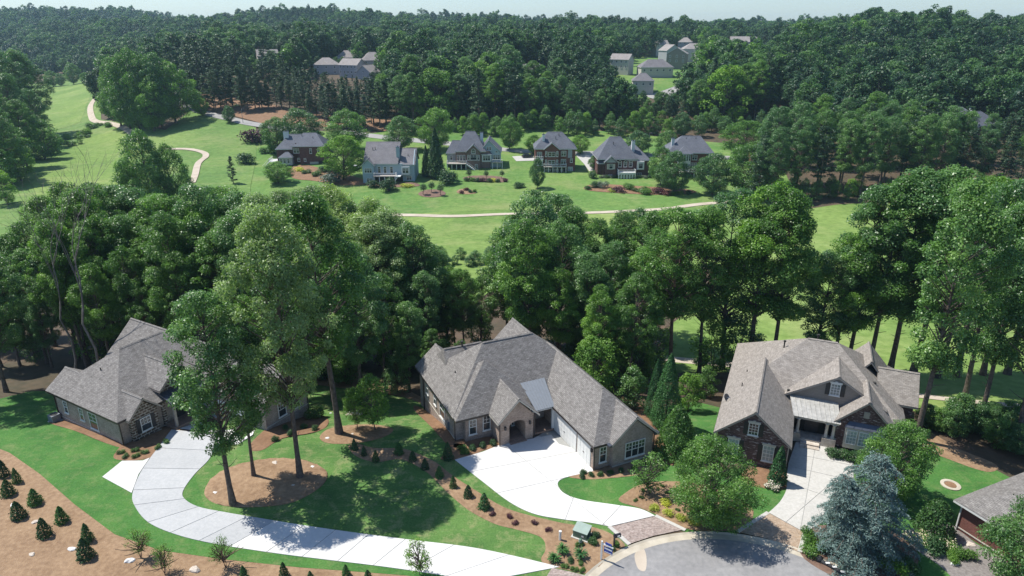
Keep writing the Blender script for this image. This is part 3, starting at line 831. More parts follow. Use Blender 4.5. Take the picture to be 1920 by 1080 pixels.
# left driveway: a curved strip of slabs, its court and its turning pad
outer = catmull([g(*p) for p in ((322, 806), (303, 832), (283, 858), (262, 890), (249, 925), (252, 948), (278, 980), (330, 1003), (400, 1020), (500, 1036), (600, 1049), (700, 1061), (800, 1075), (900, 1092))], 6, False)
inner = catmull([g(*p) for p in ((405, 815), (402, 838), (392, 862), (365, 890), (344, 920), (346, 936), (372, 951), (420, 961), (490, 973), (570, 986), (660, 999), (760, 1012), (900, 1030), (1050, 1064))], 6, False)
dA = None
base_poly = outer + inner[::-1]
dA = tag(drape_poly("driveway", base_poly, MT['joint'], 0.045), "long curved white concrete driveway to the left house", "driveway")
nst = len(outer) - 1
stations = [0, 8, 16, 23, 30, 36, 41, 46, 50, 54, 58, 62, 66, 70, 74, nst]
def along(line, k): return line[int(round(k))]
for k, (a, b) in enumerate(zip(stations, stations[1:])):
    o_ = [outer[i] for i in range(a, b + 1)]; i_ = [inner[i] for i in range(a, b + 1)]
    def shr(l, q=0.03):
        l = list(l)
        for e, f in ((0, 1), (-1, -2)):
            dx, dy = l[f][0] - l[e][0], l[f][1] - l[e][1]; d = math.hypot(dx, dy) or 1
            l[e] = (l[e][0] + dx / d * q, l[e][1] + dy / d * q)
        return l
    slab(dA, shr(o_) + shr(i_)[::-1], MT['concrete_grey'] if k < 8 else MT['concrete'])
for q in ([g(*p) for p in ((192, 895), (229, 865), (268, 864.5), (281, 859), (260, 890), (247, 925))],):
    slab(dA, q, MT['concrete'])
for q in ([g(*p) for p in ((326, 803), (372, 770), (452, 778), (408, 812))], [g(*p) for p in ((410, 813), (455, 779), (482, 796), (474, 816), (446, 834), (405, 836))]):
    slab(dA, q, MT['concrete'])
# centre driveway
driveway("broad white concrete driveway in front of the centre house garage", [
    [g(*p) for p in ((853, 863), (905, 848), (942, 833), (1000, 823), (1038, 802), (1114, 884), (1068, 894))] +
    catmull([g(*p) for p in ((1068, 894), (1050, 901), (1046, 911), (1058, 926), (1090, 938), (1150, 947), (1200, 955), (1228, 968))], 5, False)[1:] +
    catmull([g(*p) for p in ((1143, 988), (1105, 981), (1050, 974), (1000, 964), (955, 942), (905, 904), (853, 863))], 5, False)[:-1]],
    [((885, 885), (1080, 848)), ((935, 925), (1115, 884)), ((1060, 975), (1075, 935)), ((950, 836), (1060, 925)), ((1130, 985), (1165, 948))], MT['concrete'])
# right driveway
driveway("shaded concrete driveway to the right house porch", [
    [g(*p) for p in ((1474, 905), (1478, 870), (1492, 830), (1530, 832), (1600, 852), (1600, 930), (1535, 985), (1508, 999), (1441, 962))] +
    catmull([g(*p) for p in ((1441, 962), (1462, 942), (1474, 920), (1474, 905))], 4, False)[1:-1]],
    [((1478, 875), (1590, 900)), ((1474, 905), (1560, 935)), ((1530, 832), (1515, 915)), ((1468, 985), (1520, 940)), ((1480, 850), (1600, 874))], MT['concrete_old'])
def apron(lbl, mat, pix, edge=None):
    mb = MB(); q = [g(*p) for p in pix]
    if area(q) < 0: q = q[::-1]
    mb.poly([(x, y, h(x, y) + 0.08) for x, y in q])
    o = mb.build("paver_apron", MT[mat]); tag(o, lbl, "paving", kind='structure')
    if edge:
        for a, b in edge:
            a, b = g(*a), g(*b); d = Vector((b[0] - a[0], b[1] - a[1], 0)); n = Vector((-d.y, d.x, 0)).normalized() * 0.17
            m2 = MB(); z = h(*a)
            m2.hexa([(a[0] - n.x, a[1] - n.y, z + .02), (a[0] + n.x, a[1] + n.y, z + .02), (b[0] + n.x, b[1] + n.y, z + .02), (b[0] - n.x, b[1] - n.y, z + .02),
                     (a[0] - n.x, a[1] - n.y, z + .1), (a[0] + n.x, a[1] + n.y, z + .1), (b[0] + n.x, b[1] + n.y, z + .1), (b[0] - n.x, b[1] - n.y, z + .1)])
            m2.build("edge_strip", MT['concrete_old'], o)
    return o
apron("reddish paver apron where the centre driveway meets the street", 'paver', ((1144, 989), (1229, 969), (1282, 994), (1225, 1006), (1180, 1021)), (((1142, 988), (1180, 1022)), ((1229, 968), (1285, 995))))
apron("tan paver apron where the right driveway meets the street", 'paver_tan', ((1441, 963), (1508, 1000), (1497, 1036), (1440, 1012), (1385, 999)), (((1440, 962), (1383, 998)), ((1509, 1000), (1499, 1036))))
apron("paver apron at the foot of the long left driveway", 'paver', ((1035, 1066), (1068, 1073), (1105, 1082), (1080, 1100), (1020, 1090)))

# cul-de-sac: asphalt disc, gutter and rolled kerb
cc = (16.3, 32.9); CR = 13.75
def ring(name, r0, r1, z0, z1, mat, lbl, a0=0, a1=360, n=96):
    mb = MB()
    for i in range(n):
        t0 = R(a0 + (a1 - a0) * i / n); t1 = R(a0 + (a1 - a0) * (i + 1) / n)
        p = lambda r_, t, z: (cc[0] + r_ * math.cos(t), cc[1] + r_ * math.sin(t), z)
        mb.poly([p(r0, t0, z0), p(r1, t0, z1), p(r1, t1, z1), p(r0, t1, z0)])
        if z1 > 0.08: mb.poly([p(r1, t0, z1), p(r1 + .01, t0, 0), p(r1 + .01, t1, 0), p(r1, t1, z1)])
    return tag(mb.build(name, mat), lbl, "street", kind='structure')
mb = MB()
mb.poly([(cc[0] + (CR - .62) * math.cos(2 * math.pi * i / 96), cc[1] + (CR - .62) * math.sin(2 * math.pi * i / 96), 0.03) for i in range(96)])
tag(mb.build("street", MT['asphalt']), "worn grey asphalt of the cul-de-sac", "street", kind='structure')
mb = MB(); mb.poly([(cc[0] - 5, -60, 0.027), (cc[0] + 5, -60, 0.027), (cc[0] + 5, 25, 0.027), (cc[0] - 5, 25, 0.027)])
tag(mb.build("road", MT['asphalt']), "asphalt road leading into the cul-de-sac", "road", kind='structure')
ring("gutter", CR - .64, CR - .02, 0.036, 0.05, MT['kerb'], "pale concrete gutter round the cul-de-sac")
ring("kerb", CR - .02, CR + .16, 0.05, 0.13, MT['kerb'], "rolled concrete kerb round the cul-de-sac")
mb = MB()
q = catmull([g(*p) for p in ((1190, 1040), (1205, 1028), (1212, 1045), (1210, 1070), (1196, 1066))], 5)
if area(q) < 0: q = q[::-1]
mb.poly([(x, y, 0.035) for x, y in q]); tag(mb.build("patch", MT['path']), "sandy worn patch on the cul-de-sac asphalt", "patch", kind='structure')

# ------------------------------------------------------------------ golf course and far lawns
tag(drape_poly("fairway", L_((1230, 700), (1262, 606), (1320, 560), (1440, 470), (1490, 396), (1570, 384), (1660, 380), (1740, 396), (1790, 480), (1900, 560), (2150, 640), (2150, 800), (1860, 800), (1760, 800), (1650, 730), (1420, 700)), MT['fair'], 0.07, 4), "pale green fairway behind the right house", "fairway")
tag(drape_poly("fairway", L_((560, 520), (760, 400), (960, 392), (1260, 396), (1430, 402), (1560, 410), (1480, 470), (1260, 510), (1000, 490), (900, 560), (820, 530)), MT['fair'], 0.08, 4), "open green fairway in the middle distance", "fairway")
tag(drape_poly("far_lawn", L_((440, 300), (480, 250), (560, 245), (700, 250), (830, 232), (980, 236), (1200, 252), (1440, 268), (1475, 330), (1500, 385), (1490, 408), (1430, 404), (1260, 398), (960, 394), (760, 402), (560, 440), (420, 400), (430, 340)), MT['far_lawn'], 0.09, 4), "mown gardens running down from the far row of houses", "lawn")
tag(drape_poly("rough", L_((-40, 440), (-40, 160), (60, 140), (190, 145), (190, 225), (310, 245), (360, 205), (480, 240), (480, 300), (470, 350), (460, 440), (200, 480)), MT['rough'], 0.22, 5), "green golf rough in the valley on the left", "golf course")
tag(drape_poly("fairway", L_((60, 345), (110, 290), (160, 262), (230, 235), (265, 250), (255, 300), (240, 365), (150, 380), (70, 370)), MT['fair'], 0.34, 4), "pale mown fairway on the left of the valley", "fairway")
tag(drape_poly("fairway", L_((70, 190), (100, 165), (150, 158), (178, 165), (160, 205), (150, 230), (105, 245), (78, 225)), MT['fair'], 0.34, 4), "far terraced fairway on the left", "fairway")
tag(drape_poly("straw_bank", L_((345, 195), (352, 172), (420, 182), (500, 196), (600, 215), (720, 225), (800, 235), (790, 250), (700, 245), (600, 238), (490, 232), (430, 216), (385, 208)), MT['straw_red'], 0.28, 4), "red pine straw bank under the pines behind the far houses", "mulch")
W_ = lambda *p: [g(*q) for q in p]
tag(strip("cart_path", W_((172, 152), (190, 163), (182, 180), (170, 200), (172, 220), (180, 229), (208, 233), (235, 243), (252, 255)), 3.2, MT['path'], 0.5), "pale cart path winding past the far left fairway", "path")
tag(strip("cart_path", W_((300, 282), (350, 281), (380, 287), (386, 295), (372, 308), (366, 330), (360, 345)), 2.4, MT['path'], 0.45), "curving cart path beside the left fairway", "path")
tag(strip("road", W_((338, 150), (336, 178), (355, 200), (390, 214), (430, 224), (475, 234), (560, 246)), 5.0, MT['roadgrey'], 0.4), "grey road curving below the pine bank on the left", "road")
tag(strip("cart_path", W_((700, 402), (780, 404.5), (860, 406), (960, 402), (1100, 400), (1240, 393), (1320, 383), (1420, 372)), 2.6, MT['path'], 0.2), "straight cart path across the middle fairway", "path")
tag(strip("cart_path", W_((1180, 668), (1280, 677), (1390, 688), (1480, 708), (1600, 725), (1710, 742), (1860, 758), (2000, 770)), 2.4, MT['path'], 0.14), "cart path behind the right house", "path")
tag(strip("road", W_((640, 247), (760, 262), (900, 276), (980, 284), (1100, 288), (1230, 292), (1360, 296), (1440, 299)), 6.0, MT['roadgrey'], 0.18), "street running behind the far row of houses", "road")
def far_drive(lbl, *p):
    return tag(drape_poly("driveway", L_(*p), MT['concrete_old'], 0.2, 4), lbl, "driveway")
far_drive("pale driveway between two far brick houses", (1078, 290), (1112, 290), (1112, 308), (1120, 318), (1105, 322), (1095, 308))
far_drive("pale parking court left of the far red brick house", (960, 294), (1000, 292), (1004, 302), (968, 303))
bed_far = lambda lbl, mat, *p: tag(drape_poly("mulch_bed", S_(*p), MT[mat], 0.17, 2, 0.05), lbl, "mulch bed")
bed_far("oval mulch bed with three topiary trees on the far lawn", 'mulch', (784, 364), (800, 357), (825, 357), (836, 364), (822, 370), (796, 370))
bed_far("brown bed of shrubs below the pale blue house", 'mulch', (690, 346), (740, 343), (780, 344), (784, 350), (740, 352), (700, 352))
bed_far("island bed of clipped shrubs on the far lawn", 'mulch', (868, 334), (890, 330), (930, 331), (952, 337), (940, 343), (900, 340), (880, 339))
bed_far("small straw bed with four shrubs on the far lawn", 'straw', (856, 361), (866, 355), (888, 358), (892, 363), (872, 365))
bed_far("long shrub bed on the lawn below the right far houses", 'straw_red', (1095, 352), (1120, 346), (1200, 350), (1290, 356), (1300, 363), (1230, 366), (1150, 362), (1105, 358))
bed_far("brown planted slope below the far dark brick house", 'straw_red', (540, 318), (570, 310), (610, 318), (660, 330), (690, 345), (640, 348), (590, 340), (550, 335))
# ------------------------------------------------------------------ building kit
MT['shingle'] = M_brick('weathered grey shingle', (0.185, 0.173, 0.16), (0.275, 0.26, 0.242), (0.13, 0.122, 0.113), 0.36, 0.15, msize=0.016, vary=0.26, nscale=2.0)
MT['shingle_tan'] = M_brick('taupe shingle', (0.245, 0.22, 0.192), (0.34, 0.31, 0.275), (0.18, 0.16, 0.14), 0.36, 0.15, msize=0.014, vary=0.18, nscale=1.8)
MT['shingle_blue'] = M_brick('slate blue shingle', (0.110, 0.119, 0.141), (0.150, 0.158, 0.180), (0.088, 0.092, 0.110), 0.4, 0.2, msize=0.01, vary=0.18, nscale=0.3)
MT['shingle_grey2'] = M_brick('mid grey shingle', (0.167, 0.158, 0.167), (0.220, 0.211, 0.216), (0.132, 0.128, 0.132), 0.4, 0.2, msize=0.01, vary=0.18, nscale=0.3)
MT['shingle_pale'] = M_brick('pale brown shingle', (0.264, 0.238, 0.220), (0.334, 0.308, 0.290), (0.220, 0.194, 0.176), 0.4, 0.2, msize=0.01, vary=0.15, nscale=0.3)
MT['brick'] = M_brick('brown brick', (0.268, 0.177, 0.134), (0.429, 0.306, 0.242), (0.483, 0.418, 0.354), vary=0.25, nscale=1.2)
MT['brick_grey'] = M_brick('grey brown brick', (0.246, 0.188, 0.156), (0.387, 0.306, 0.257), (0.461, 0.407, 0.354), vary=0.25, nscale=1.2)
MT['brick_mott'] = M_brick('tumbled dark brick', (0.075, 0.035, 0.035), (0.141, 0.075, 0.070), (0.176, 0.132, 0.123), vary=0.4, nscale=1.0, blotch=(0.440, 0.378, 0.370), blotch_fac=0.75, bl_scale=2.2, bl_pos=(0.55, 0.66))
MT['brick_red'] = M_brick('red brick', (0.158, 0.048, 0.040), (0.220, 0.075, 0.057), (0.229, 0.141, 0.114), vary=0.25)
MT['brick_dark'] = M_brick('dark red brick', (0.106, 0.044, 0.040), (0.158, 0.070, 0.062), (0.176, 0.114, 0.106), vary=0.25)
MT['brick_brn'] = M_brick('rosy brown brick', (0.176, 0.106, 0.088), (0.246, 0.158, 0.132), (0.264, 0.202, 0.176), vary=0.25)
MT['stonework'] = M_brick('rough cut stone', (0.079, 0.053, 0.040), (0.202, 0.141, 0.106), (0.440, 0.405, 0.352), 0.55, 0.3, msize=0.05, vary=0.5, nscale=2.0)
MT['siding_blue'] = M_brick('pale blue lap siding', (0.352, 0.440, 0.475), (0.378, 0.466, 0.502), (0.264, 0.343, 0.378), 6.0, 0.18, msize=0.012, vary=0.06)
MT['siding_grey'] = M_brick('grey lap siding', (0.370, 0.378, 0.396), (0.396, 0.405, 0.422), (0.282, 0.290, 0.308), 6.0, 0.18, msize=0.012, vary=0.06)
MT['siding_tan'] = M_brick('taupe lap siding', (0.264, 0.233, 0.202), (0.290, 0.255, 0.224), (0.176, 0.154, 0.136), 6.0, 0.16, msize=0.012, vary=0.08)
MT['siding_cream'] = M_brick('cream siding', (0.528, 0.502, 0.440), (0.563, 0.537, 0.475), (0.422, 0.396, 0.352), 6.0, 0.18, msize=0.012, vary=0.06)
MT['white'] = M_flat('white trim paint', (0.669, 0.669, 0.642), 0.5, var=0.04)
MT['cream'] = M_flat('cream trim paint', (0.493, 0.458, 0.396), 0.5, var=0.05)
MT['trim_dark'] = M_flat('bronze gutter', (0.05, 0.04, 0.035), 0.4)
MT['trim_taupe'] = M_flat('taupe fascia', (0.33, 0.29, 0.25), 0.5)
MT['shutter'] = M_flat('black shutter', (0.025, 0.025, 0.03), 0.45)
MT['metal_grey'] = M_flat('grey standing seam metal', (0.2, 0.22, 0.24), 0.5, 0.4, 0.15, var=0.06)
MT['metal_dark'] = M_flat('dark standing seam metal', (0.1, 0.11, 0.13), 0.35, 0.5, 0.5)
MT['metal_pale'] = M_flat('pale copper grey metal', (0.42, 0.41, 0.375), 0.45, 0.4, 0.3, var=0.2)
MT['pipe'] = M_flat('black vent pipe', (0.035, 0.033, 0.03), 0.6)
MT['deck'] = M_flat('deck boards', (0.42, 0.36, 0.31), 0.8, var=0.15)
MT['chimney_w'] = M_flat('pale chimney siding', (0.62, 0.63, 0.64), 0.7)
MT['painted_shade'] = M_flat('dark interior', (0.03, 0.028, 0.026), 0.9)  # near-black that paints shade onto walls under porches, decks and openings
MT['stoop'] = M_brick('brick paving', (0.24, 0.14, 0.1), (0.33, 0.2, 0.15), (0.3, 0.25, 0.2), vary=0.2)
m, nt, b = new_mat('window glass')
b.inputs["Base Color"].default_value = (0.03, 0.038, 0.045, 1); b.inputs["Roughness"].default_value = 0.06
b.inputs["Specular IOR Level"].default_value = 0.8
MT['glass'] = m
MT['glass_cur'] = M_flat('curtained glass', (0.3, 0.36, 0.36), 0.1, 0.7)
MT['glass_soft'] = M_flat('net curtain behind glass', (0.16, 0.19, 0.2), 0.08, 0.7)

class House:
    def __init__(s, name, label, O, ang, z0=0.0, cat="house", group=None):
        s.e = thing(name, label, cat, (O[0], O[1], z0), R(ang), group)
        s.roof_mat = MT['shingle']; s.trim = MT['trim_dark']; s.lastroof = None
    def box(s, name, u0, u1, w0, w1, z0, z1, mat, parent=None):
        mb = MB(); mb.box(u0, u1, w0, w1, z0, z1); return mb.build(name, mat, parent or s.e)
    def shell(s, name, tops, th=0.2, mat=None, trim=None, caps=()):
        """roof planes with thickness; the rim is a fascia of its own"""
        mb = MB(); rim = MB(); edges = {}
        key = lambda p: (round(p[0], 3), round(p[1], 3), round(p[2], 3))
        for t in tops:
            mb.poly(t); mb.poly([(p[0], p[1], p[2] - th) for p in reversed(t)])
            for a, b_ in zip(t, t[1:] + t[:1]):
                k = (key(b_), key(a))
                if k in edges: del edges[k]
                else: edges[(key(a), key(b_))] = (a, b_)
        ro = mb.build(name, mat or s.roof_mat, s.e)
        for a, b_ in edges.values():
            n = Vector((b_[1] - a[1], -(b_[0] - a[0]), 0))
            n = n.normalized() * 0.025 if n.length > 1e-6 else n
            hi, lo = 0.03, th + 0.03
            A = Vector(a) + n; B = Vector(b_) + n
            rim.poly([(A.x, A.y, A.z - hi), (A.x, A.y, A.z - lo), (B.x, B.y, B.z - lo), (B.x, B.y, B.z - hi)])
        if edges: rim.build("fascia", trim or s.trim, ro)
        for a, b_ in caps:
            cb = MB(); a = Vector(a); b_ = Vector(b_); d = (b_ - a).normalized(); n = Vector((-d.y, d.x, 0)).normalized() * 0.16
            up = Vector((0, 0, 0.06)); dn = Vector((0, 0, -0.05))
            cb.poly([a + up, b_ + up, b_ + n + dn, a + n + dn]); cb.poly([b_ + up, a + up, a - n + dn, b_ - n + dn])
            cb.poly([a + up, a + n + dn, a - n + dn]); cb.poly([b_ + up, b_ - n + dn, b_ + n + dn])
            cb.build("ridge_cap", mat or s.roof_mat, ro)
        s.lastroof = ro
        return ro
    def hip(s, u0, u1, w0, w1, ze, ra, rb, zr, mat=None, trim=None, caps=True, th=0.2, name="roof"):
        """four eave corners and a ridge ra-rb (u,w); a ridge end that lies on an eave makes a gable"""
        a = (ra[0], ra[1], zr); b_ = (rb[0], rb[1], zr)
        p00, p10, p11, p01 = (u0, w0, ze), (u1, w0, ze), (u1, w1, ze), (u0, w1, ze)
        tops = []
        if abs(ra[1] - rb[1]) <= abs(ra[0] - rb[0]):      # ridge along u
            tops += [[p00, p10, b_, a], [p11, p01, a, b_]]
            if ra[0] > u0 + 1e-3: tops.append([p01, p00, a])
            if rb[0] < u1 - 1e-3: tops.append([p10, p11, b_])
        else:                                              # ridge along w, ra is the front end
            tops += [[p01, p00, a, b_], [p10, p11, b_, a]]
            if ra[1] > w0 + 1e-3: tops.append([p00, p10, a])
            if rb[1] < w1 - 1e-3: tops.append([p11, p01, b_])
        if (Vector(a) - Vector(b_)).length < 1e-3:
            tops = [[p00, p10, a], [p10, p11, a], [p11, p01, a], [p01, p00, a]]; caps = False
        cp = [(a, b_)] if caps else []
        return s.shell(name, tops, th, mat, trim, cp)
    def gable_wall(s, u0, u1, w, z0, ze, zr, mat, depth=0.3, d='f', um=None, name="wall"):
        """pentagon wall under a gable; d: f faces -w, b faces +w (u span), l faces -u, r faces +u (span is w)"""
        mb = MB(); um = (u0 + u1) / 2 if um is None else um
        pr = [(u0, z0), (u1, z0), (u1, ze), (um, zr), (u0, ze)]
        sg = 1 if d in 'fl' else -1
        P = lambda a, z, k: (a, w + k * sg * depth, z) if d in 'fb' else (w + k * sg * depth, a, z)
        fr = [P(a, z, 0) for a, z in pr]; bk = [P(a, z, 1) for a, z in pr]
        flip = d in 'br' if d in 'fb' else d == 'l'
        if flip: fr = fr[::-1]; bk = bk[::-1]
        mb.poly(fr); mb.poly(bk[::-1])
        for i in range(5): j = (i + 1) % 5; mb.poly([fr[j], fr[i], bk[i], bk[j]])
        return mb.build(name, mat, s.e)
    def _m(s, d, a, w):
        """maps (along, outward, z) of a wall to house coordinates"""
        if d == 'f': return lambda t, n, z: (a + t, w - n, z)
        if d == 'b': return lambda t, n, z: (a - t, w + n, z)
        if d == 'l': return lambda t, n, z: (w - n, a - t, z)
        return lambda t, n, z: (w + n, a + t, z)
    def wbox(s, mb, f, t0, t1, n0, n1, z0, z1):
        mb.hexa([f(t0, n1, z0), f(t1, n1, z0), f(t1, n0, z0), f(t0, n0, z0), f(t0, n1, z1), f(t1, n1, z1), f(t1, n0, z1), f(t0, n0, z1)])
    def window(s, d, a, w, z, wd, ht, lights=1, grid=(2, 2), sash=True, frame=None, glass=None, shutters=False, sill=True, arch=False, bar=0.035, fr=0.075, head=None):
        """window centred at `a` along wall d whose face is at w; z is the sill height"""
        f = s._m(d, a, w); frame = frame or MT['white']; glass = glass or MT['glass']
        mb = MB(); hw = wd / 2
        s.wbox(mb, f, -hw, -hw + fr, 0.003, 0.07, z, z + ht); s.wbox(mb, f, hw - fr, hw, 0.003, 0.07, z, z + ht)
        s.wbox(mb, f, -hw + fr, hw - fr, 0.003, 0.07, z, z + fr); s.wbox(mb, f, -hw + fr, hw - fr, 0.003, 0.07, z + ht - fr, z + ht)
        lw = (wd - fr) / lights
        for k in range(1, lights): s.wbox(mb, f, -hw + fr / 2 + k * lw - fr / 2, -hw + fr / 2 + k * lw + fr / 2, 0.003, 0.065, z + fr, z + ht - fr)
        if arch:
            n = 10; top = z + ht
            for k in range(n):
                t0, t1 = math.pi * k / n, math.pi * (k + 1) / n
                for ro, ri in ((hw, hw - fr),):
                    q = [(ro * math.cos(t0), ro * math.sin(t0)), (ro * math.cos(t1), ro * math.sin(t1)), (ri * math.cos(t1), ri * math.sin(t1)), (ri * math.cos(t0), ri * math.sin(t0))]
                    mb.hexa([f(x, 0.07, top + y) for x, y in q] + [f(x, 0.003, top + y) for x, y in q])
        wo = mb.build("window", frame, s.e)
        for k in range(lights):
            x0 = -hw + fr / 2 + k * lw + fr / 2; x1 = x0 + lw - fr
            pb = MB(); pb.poly([f(x0, 0.03, z + fr), f(x1, 0.03, z + fr), f(x1, 0.03, z + ht - fr), f(x0, 0.03, z + ht - fr)])
            if d in 'zz': pass
            pb.build("pane", glass, wo)
            gb = MB(); zm = z + ht / 2
            if sash: s.wbox(gb, f, x0, x1, 0.03, 0.06, zm - 0.03, zm + 0.03)
            for i in range(1, grid[0]): s.wbox(gb, f, x0 + (x1 - x0) * i / grid[0] - bar / 2, x0 + (x1 - x0) * i / grid[0] + bar / 2, 0.031, 0.052, z + fr if not sash or grid[1] > 3 else zm, z + ht - fr)
            for j in range(1, grid[1]):
                lo = (z + fr) if (not sash or grid[1] > 3) else zm
                zz = lo + (z + ht - fr - lo) * j / grid[1]
                s.wbox(gb, f, x0, x1, 0.031, 0.05, zz - bar / 2, zz + bar / 2)
            if gb.v: gb.build("muntin", frame, wo)["kind"] = "stuff"
        if arch:
            pb = MB(); pb.poly([f((hw - fr) * math.cos(math.pi * k / 10), 0.03, z + ht + (hw - fr) * math.sin(math.pi * k / 10)) for k in range(11)]); pb.build("pane", glass, wo)
        if sill:
            sb = MB(); s.wbox(sb, f, -hw - 0.06, hw + 0.06, 0.002, 0.12, z - 0.08, z - 0.001); sb.build("sill", frame, wo)
        if head:
            sb = MB(); s.wbox(sb, f, -hw - 0.1, hw + 0.1, 0.002, 0.11, z + ht + 0.001, z + ht + 0.2); s.wbox(sb, f, -0.12, 0.12, 0.004, 0.14, z + ht + 0.001, z + ht + 0.3); sb.build("head", head, wo)
        if shutters:
            for sg in (-1, 1):
                x0 = sg * (hw + 0.04); x1 = sg * (hw + 0.44)
                hb = MB(); s.wbox(hb, f, min(x0, x1), max(x0, x1), 0.003, 0.06, z, z + ht)
                for k in range(2): s.wbox(hb, f, min(x0, x1) + .06, max(x0, x1) - .06, 0.061, 0.075, z + .08 + k * ht / 2, z + (k + 1) * ht / 2 - .08)
                hb.build("shutter", MT['shutter'], s.e)
        return wo
    def door(s, d, a, w, z, wd, ht, mat, name="door", panels=(4, 4), handle=True):
        f = s._m(d, a, w); mb = MB(); hw = wd / 2
        s.wbox(mb, f, -hw, hw, 0.003, 0.05, z, z + ht); o = mb.build(name, mat, s.e)
        nx2, nz2 = panels
        for i in range(nx2):
            for j in range(nz2):
                pb = MB(); x0 = -hw + wd * (i + .06) / nx2; x1 = -hw + wd * (i + .94) / nx2; z0 = z + ht * (j + .05) / nz2; z1 = z + ht * (j + .95) / nz2
                s.wbox(pb, f, x0, x1, 0.051, 0.065, z0, z1); pb.build("panel", mat, o)
        if handle:
            hb = MB(); s.wbox(hb, f, -0.12, 0.12, 0.066, 0.1, z + ht * .42, z + ht * .42 + 0.05); hb.build("handle", MT['trim_dark'], o)
        return o
    def seams(s, name, quad, n, mat, parent=None):
        """standing seam roof: pan and ribs"""
        mb = MB(); q = [Vector(p) for p in quad]
        nrm = (q[1] - q[0]).cross(q[3] - q[0]).normalized() * 0.05
        mb.hexa([p - nrm * 2 for p in q] + list(q)); o = mb.build(name, mat, s.e)
        for k in range(n + 1):
            t = k / n; a = q[0].lerp(q[1], t); b_ = q[3].lerp(q[2], t); d = (q[1] - q[0]).normalized() * 0.018
            sb = MB(); sb.hexa([a - d, a + d, b_ + d, b_ - d, a - d + nrm, a + d + nrm, b_ + d + nrm, b_ - d + nrm]); sb.build("seam", mat, o)
        return o
    def pipe(s, u, w, z, ht=0.5, r_=0.06, cap=False):
        mb = MB(); mb.tube([(u, w, z - 0.3), (u, w, z + ht)], r_, 8)
        if cap: mb.tube([(u, w, z + ht - .02), (u, w, z + ht + .12)], r_ * 1.9, 8)
        return mb.build("vent_pipe", MT['pipe'], s.e)
    def spout(s, u, w, z0, z1, mat=None):
        mb = MB(); mb.box(u - .05, u + .05, w - .05, w + .05, z0, z1); return mb.build("downspout", mat or s.trim, s.e)
    def band(s, d, a0, a1, w, z, mat, ht=0.1):
        f = s._m(d, 0, w); mb = MB(); s.wbox(mb, f, min(a0, a1), max(a0, a1), 0.002, 0.05, z, z + ht)
        return mb.build("stone_band", mat, s.e)
    def column(s, u, w, z0, z1, r_, mat, base=None):
        mb = MB(); mb.lathe([(r_ * 1.3, z0), (r_ * 1.3, z0 + .12), (r_, z0 + .16), (r_ * .85, z1 - .14), (r_ * 1.25, z1 - .1), (r_ * 1.25, z1)], u, w, 14)
        o = mb.build("column", mat, s.e, True); return o
    def rail(s, pts, z, mat, ht=0.95, step=0.16, name="railing"):
        mb = MB()
        for a, b_ in zip(pts, pts[1:]):
            L = math.hypot(b_[0] - a[0], b_[1] - a[1]); n = max(1, int(L / step))
            A = Vector((a[0], a[1], z if len(a) < 3 else a[2])); B = Vector((b_[0], b_[1], z if len(b_) < 3 else b_[2]))
            for zz, t in ((ht, .05), (0.12, .04)):
                mb.tube([A + Vector((0, 0, zz)), B + Vector((0, 0, zz))], t, 4)
            for k in range(n + 1):
                p = A.lerp(B, k / n); mb.tube([p + Vector((0, 0, .1)), p + Vector((0, 0, ht))], .025 if k % 10 else .06, 4, cap=False)
        return mb.build(name, mat, s.e)
    def chimney(s, u, w, z0, z1, a, b_, mat):
        c = s.box("chimney", u - a / 2, u + a / 2, w - b_ / 2, w + b_ / 2, z0, z1, mat)
        s.box("chimney_cap", u - a / 2 - .08, u + a / 2 + .08, w - b_ / 2 - .08, w + b_ / 2 + .08, z1, z1 + .12, MT['metal_dark'], c)
        mb = MB(); mb.tube([(u, w, z1 + .1), (u, w, z1 + .4)], .16, 8); mb.build("flue", MT['pipe'], c)
        return c

# ================================================================== centre house
Hc = House("brick_house", "brown brick house with grey shingle hips and white garage doors in the centre", (7.9, 55.54), 25)
br, sh = MT['brick'], MT['shingle']
Hc.box("wall", -10.3, 6.45, 10.4, 20.8, -5.5, 2.85, MT['brick_grey'])
Hc.box("wall", -9.45, -6.1, 9.75, 10.4, -1, 2.85, br)
Hc.box("wall", 0, 6.45, 0, 10.39, -1, 2.85, br)
Hc.box("wall", 1.78, 6.42, -0.5, 0, -1, 2.85, MT['brick_grey'])
Hc.gable_wall(1.78, 6.42, -0.52, 2.8, 2.86, 5.0, MT['brick_grey'])
Hc.box("wall", -2.2, 5.8, 20.8, 22.0, -6, 2.85, br)
Hc.gable_wall(-2.2, 5.8, 22.02, 2.8, 2.86, 6.7, br, d='b')
Hc.box("wall", -10.25, -5.6, 20.8, 22.5, -6, 2.85, MT['brick_grey'])
Hc.gable_wall(-10.25, -5.6, 22.52, 2.8, 2.86, 5.0, br, d='b')
ov = 0.35
Hc.hip(-10.3 - ov, 6.45 + ov, 10.4 - ov, 20.8 + ov, 2.95, (-5.0, 15.6), (1.06, 15.6), 8.0)
Hc.hip(-ov, 6.45 + ov, -ov, 16.0, 2.94, (3.22, 4.0), (3.22, 16.0), 6.25, caps=True)
Hc.hip(1.78 - ov, 6.42 + ov, -0.5 - ov, 5.0, 2.96, (4.1, -0.5 - ov), (4.1, 5.0), 5.35, trim=MT['cream'])
Hc.hip(-10.6, -1.0, 9.75 - ov, 17.4, 2.955, (-5.7, 13.5), (-5.7, 13.5), 6.95)
Hc.hip(-6.6 - ov, -2.6 + ov, 7.1, 13.2, 2.97, (-4.6, 7.1), (-4.6, 13.2), 5.25, trim=MT['cream'])
Hc.hip(-10.3 - ov, -5.3, 17.5, 22.9, 2.945, (-8.0, 17.5), (-8.0, 22.9), 5.3)
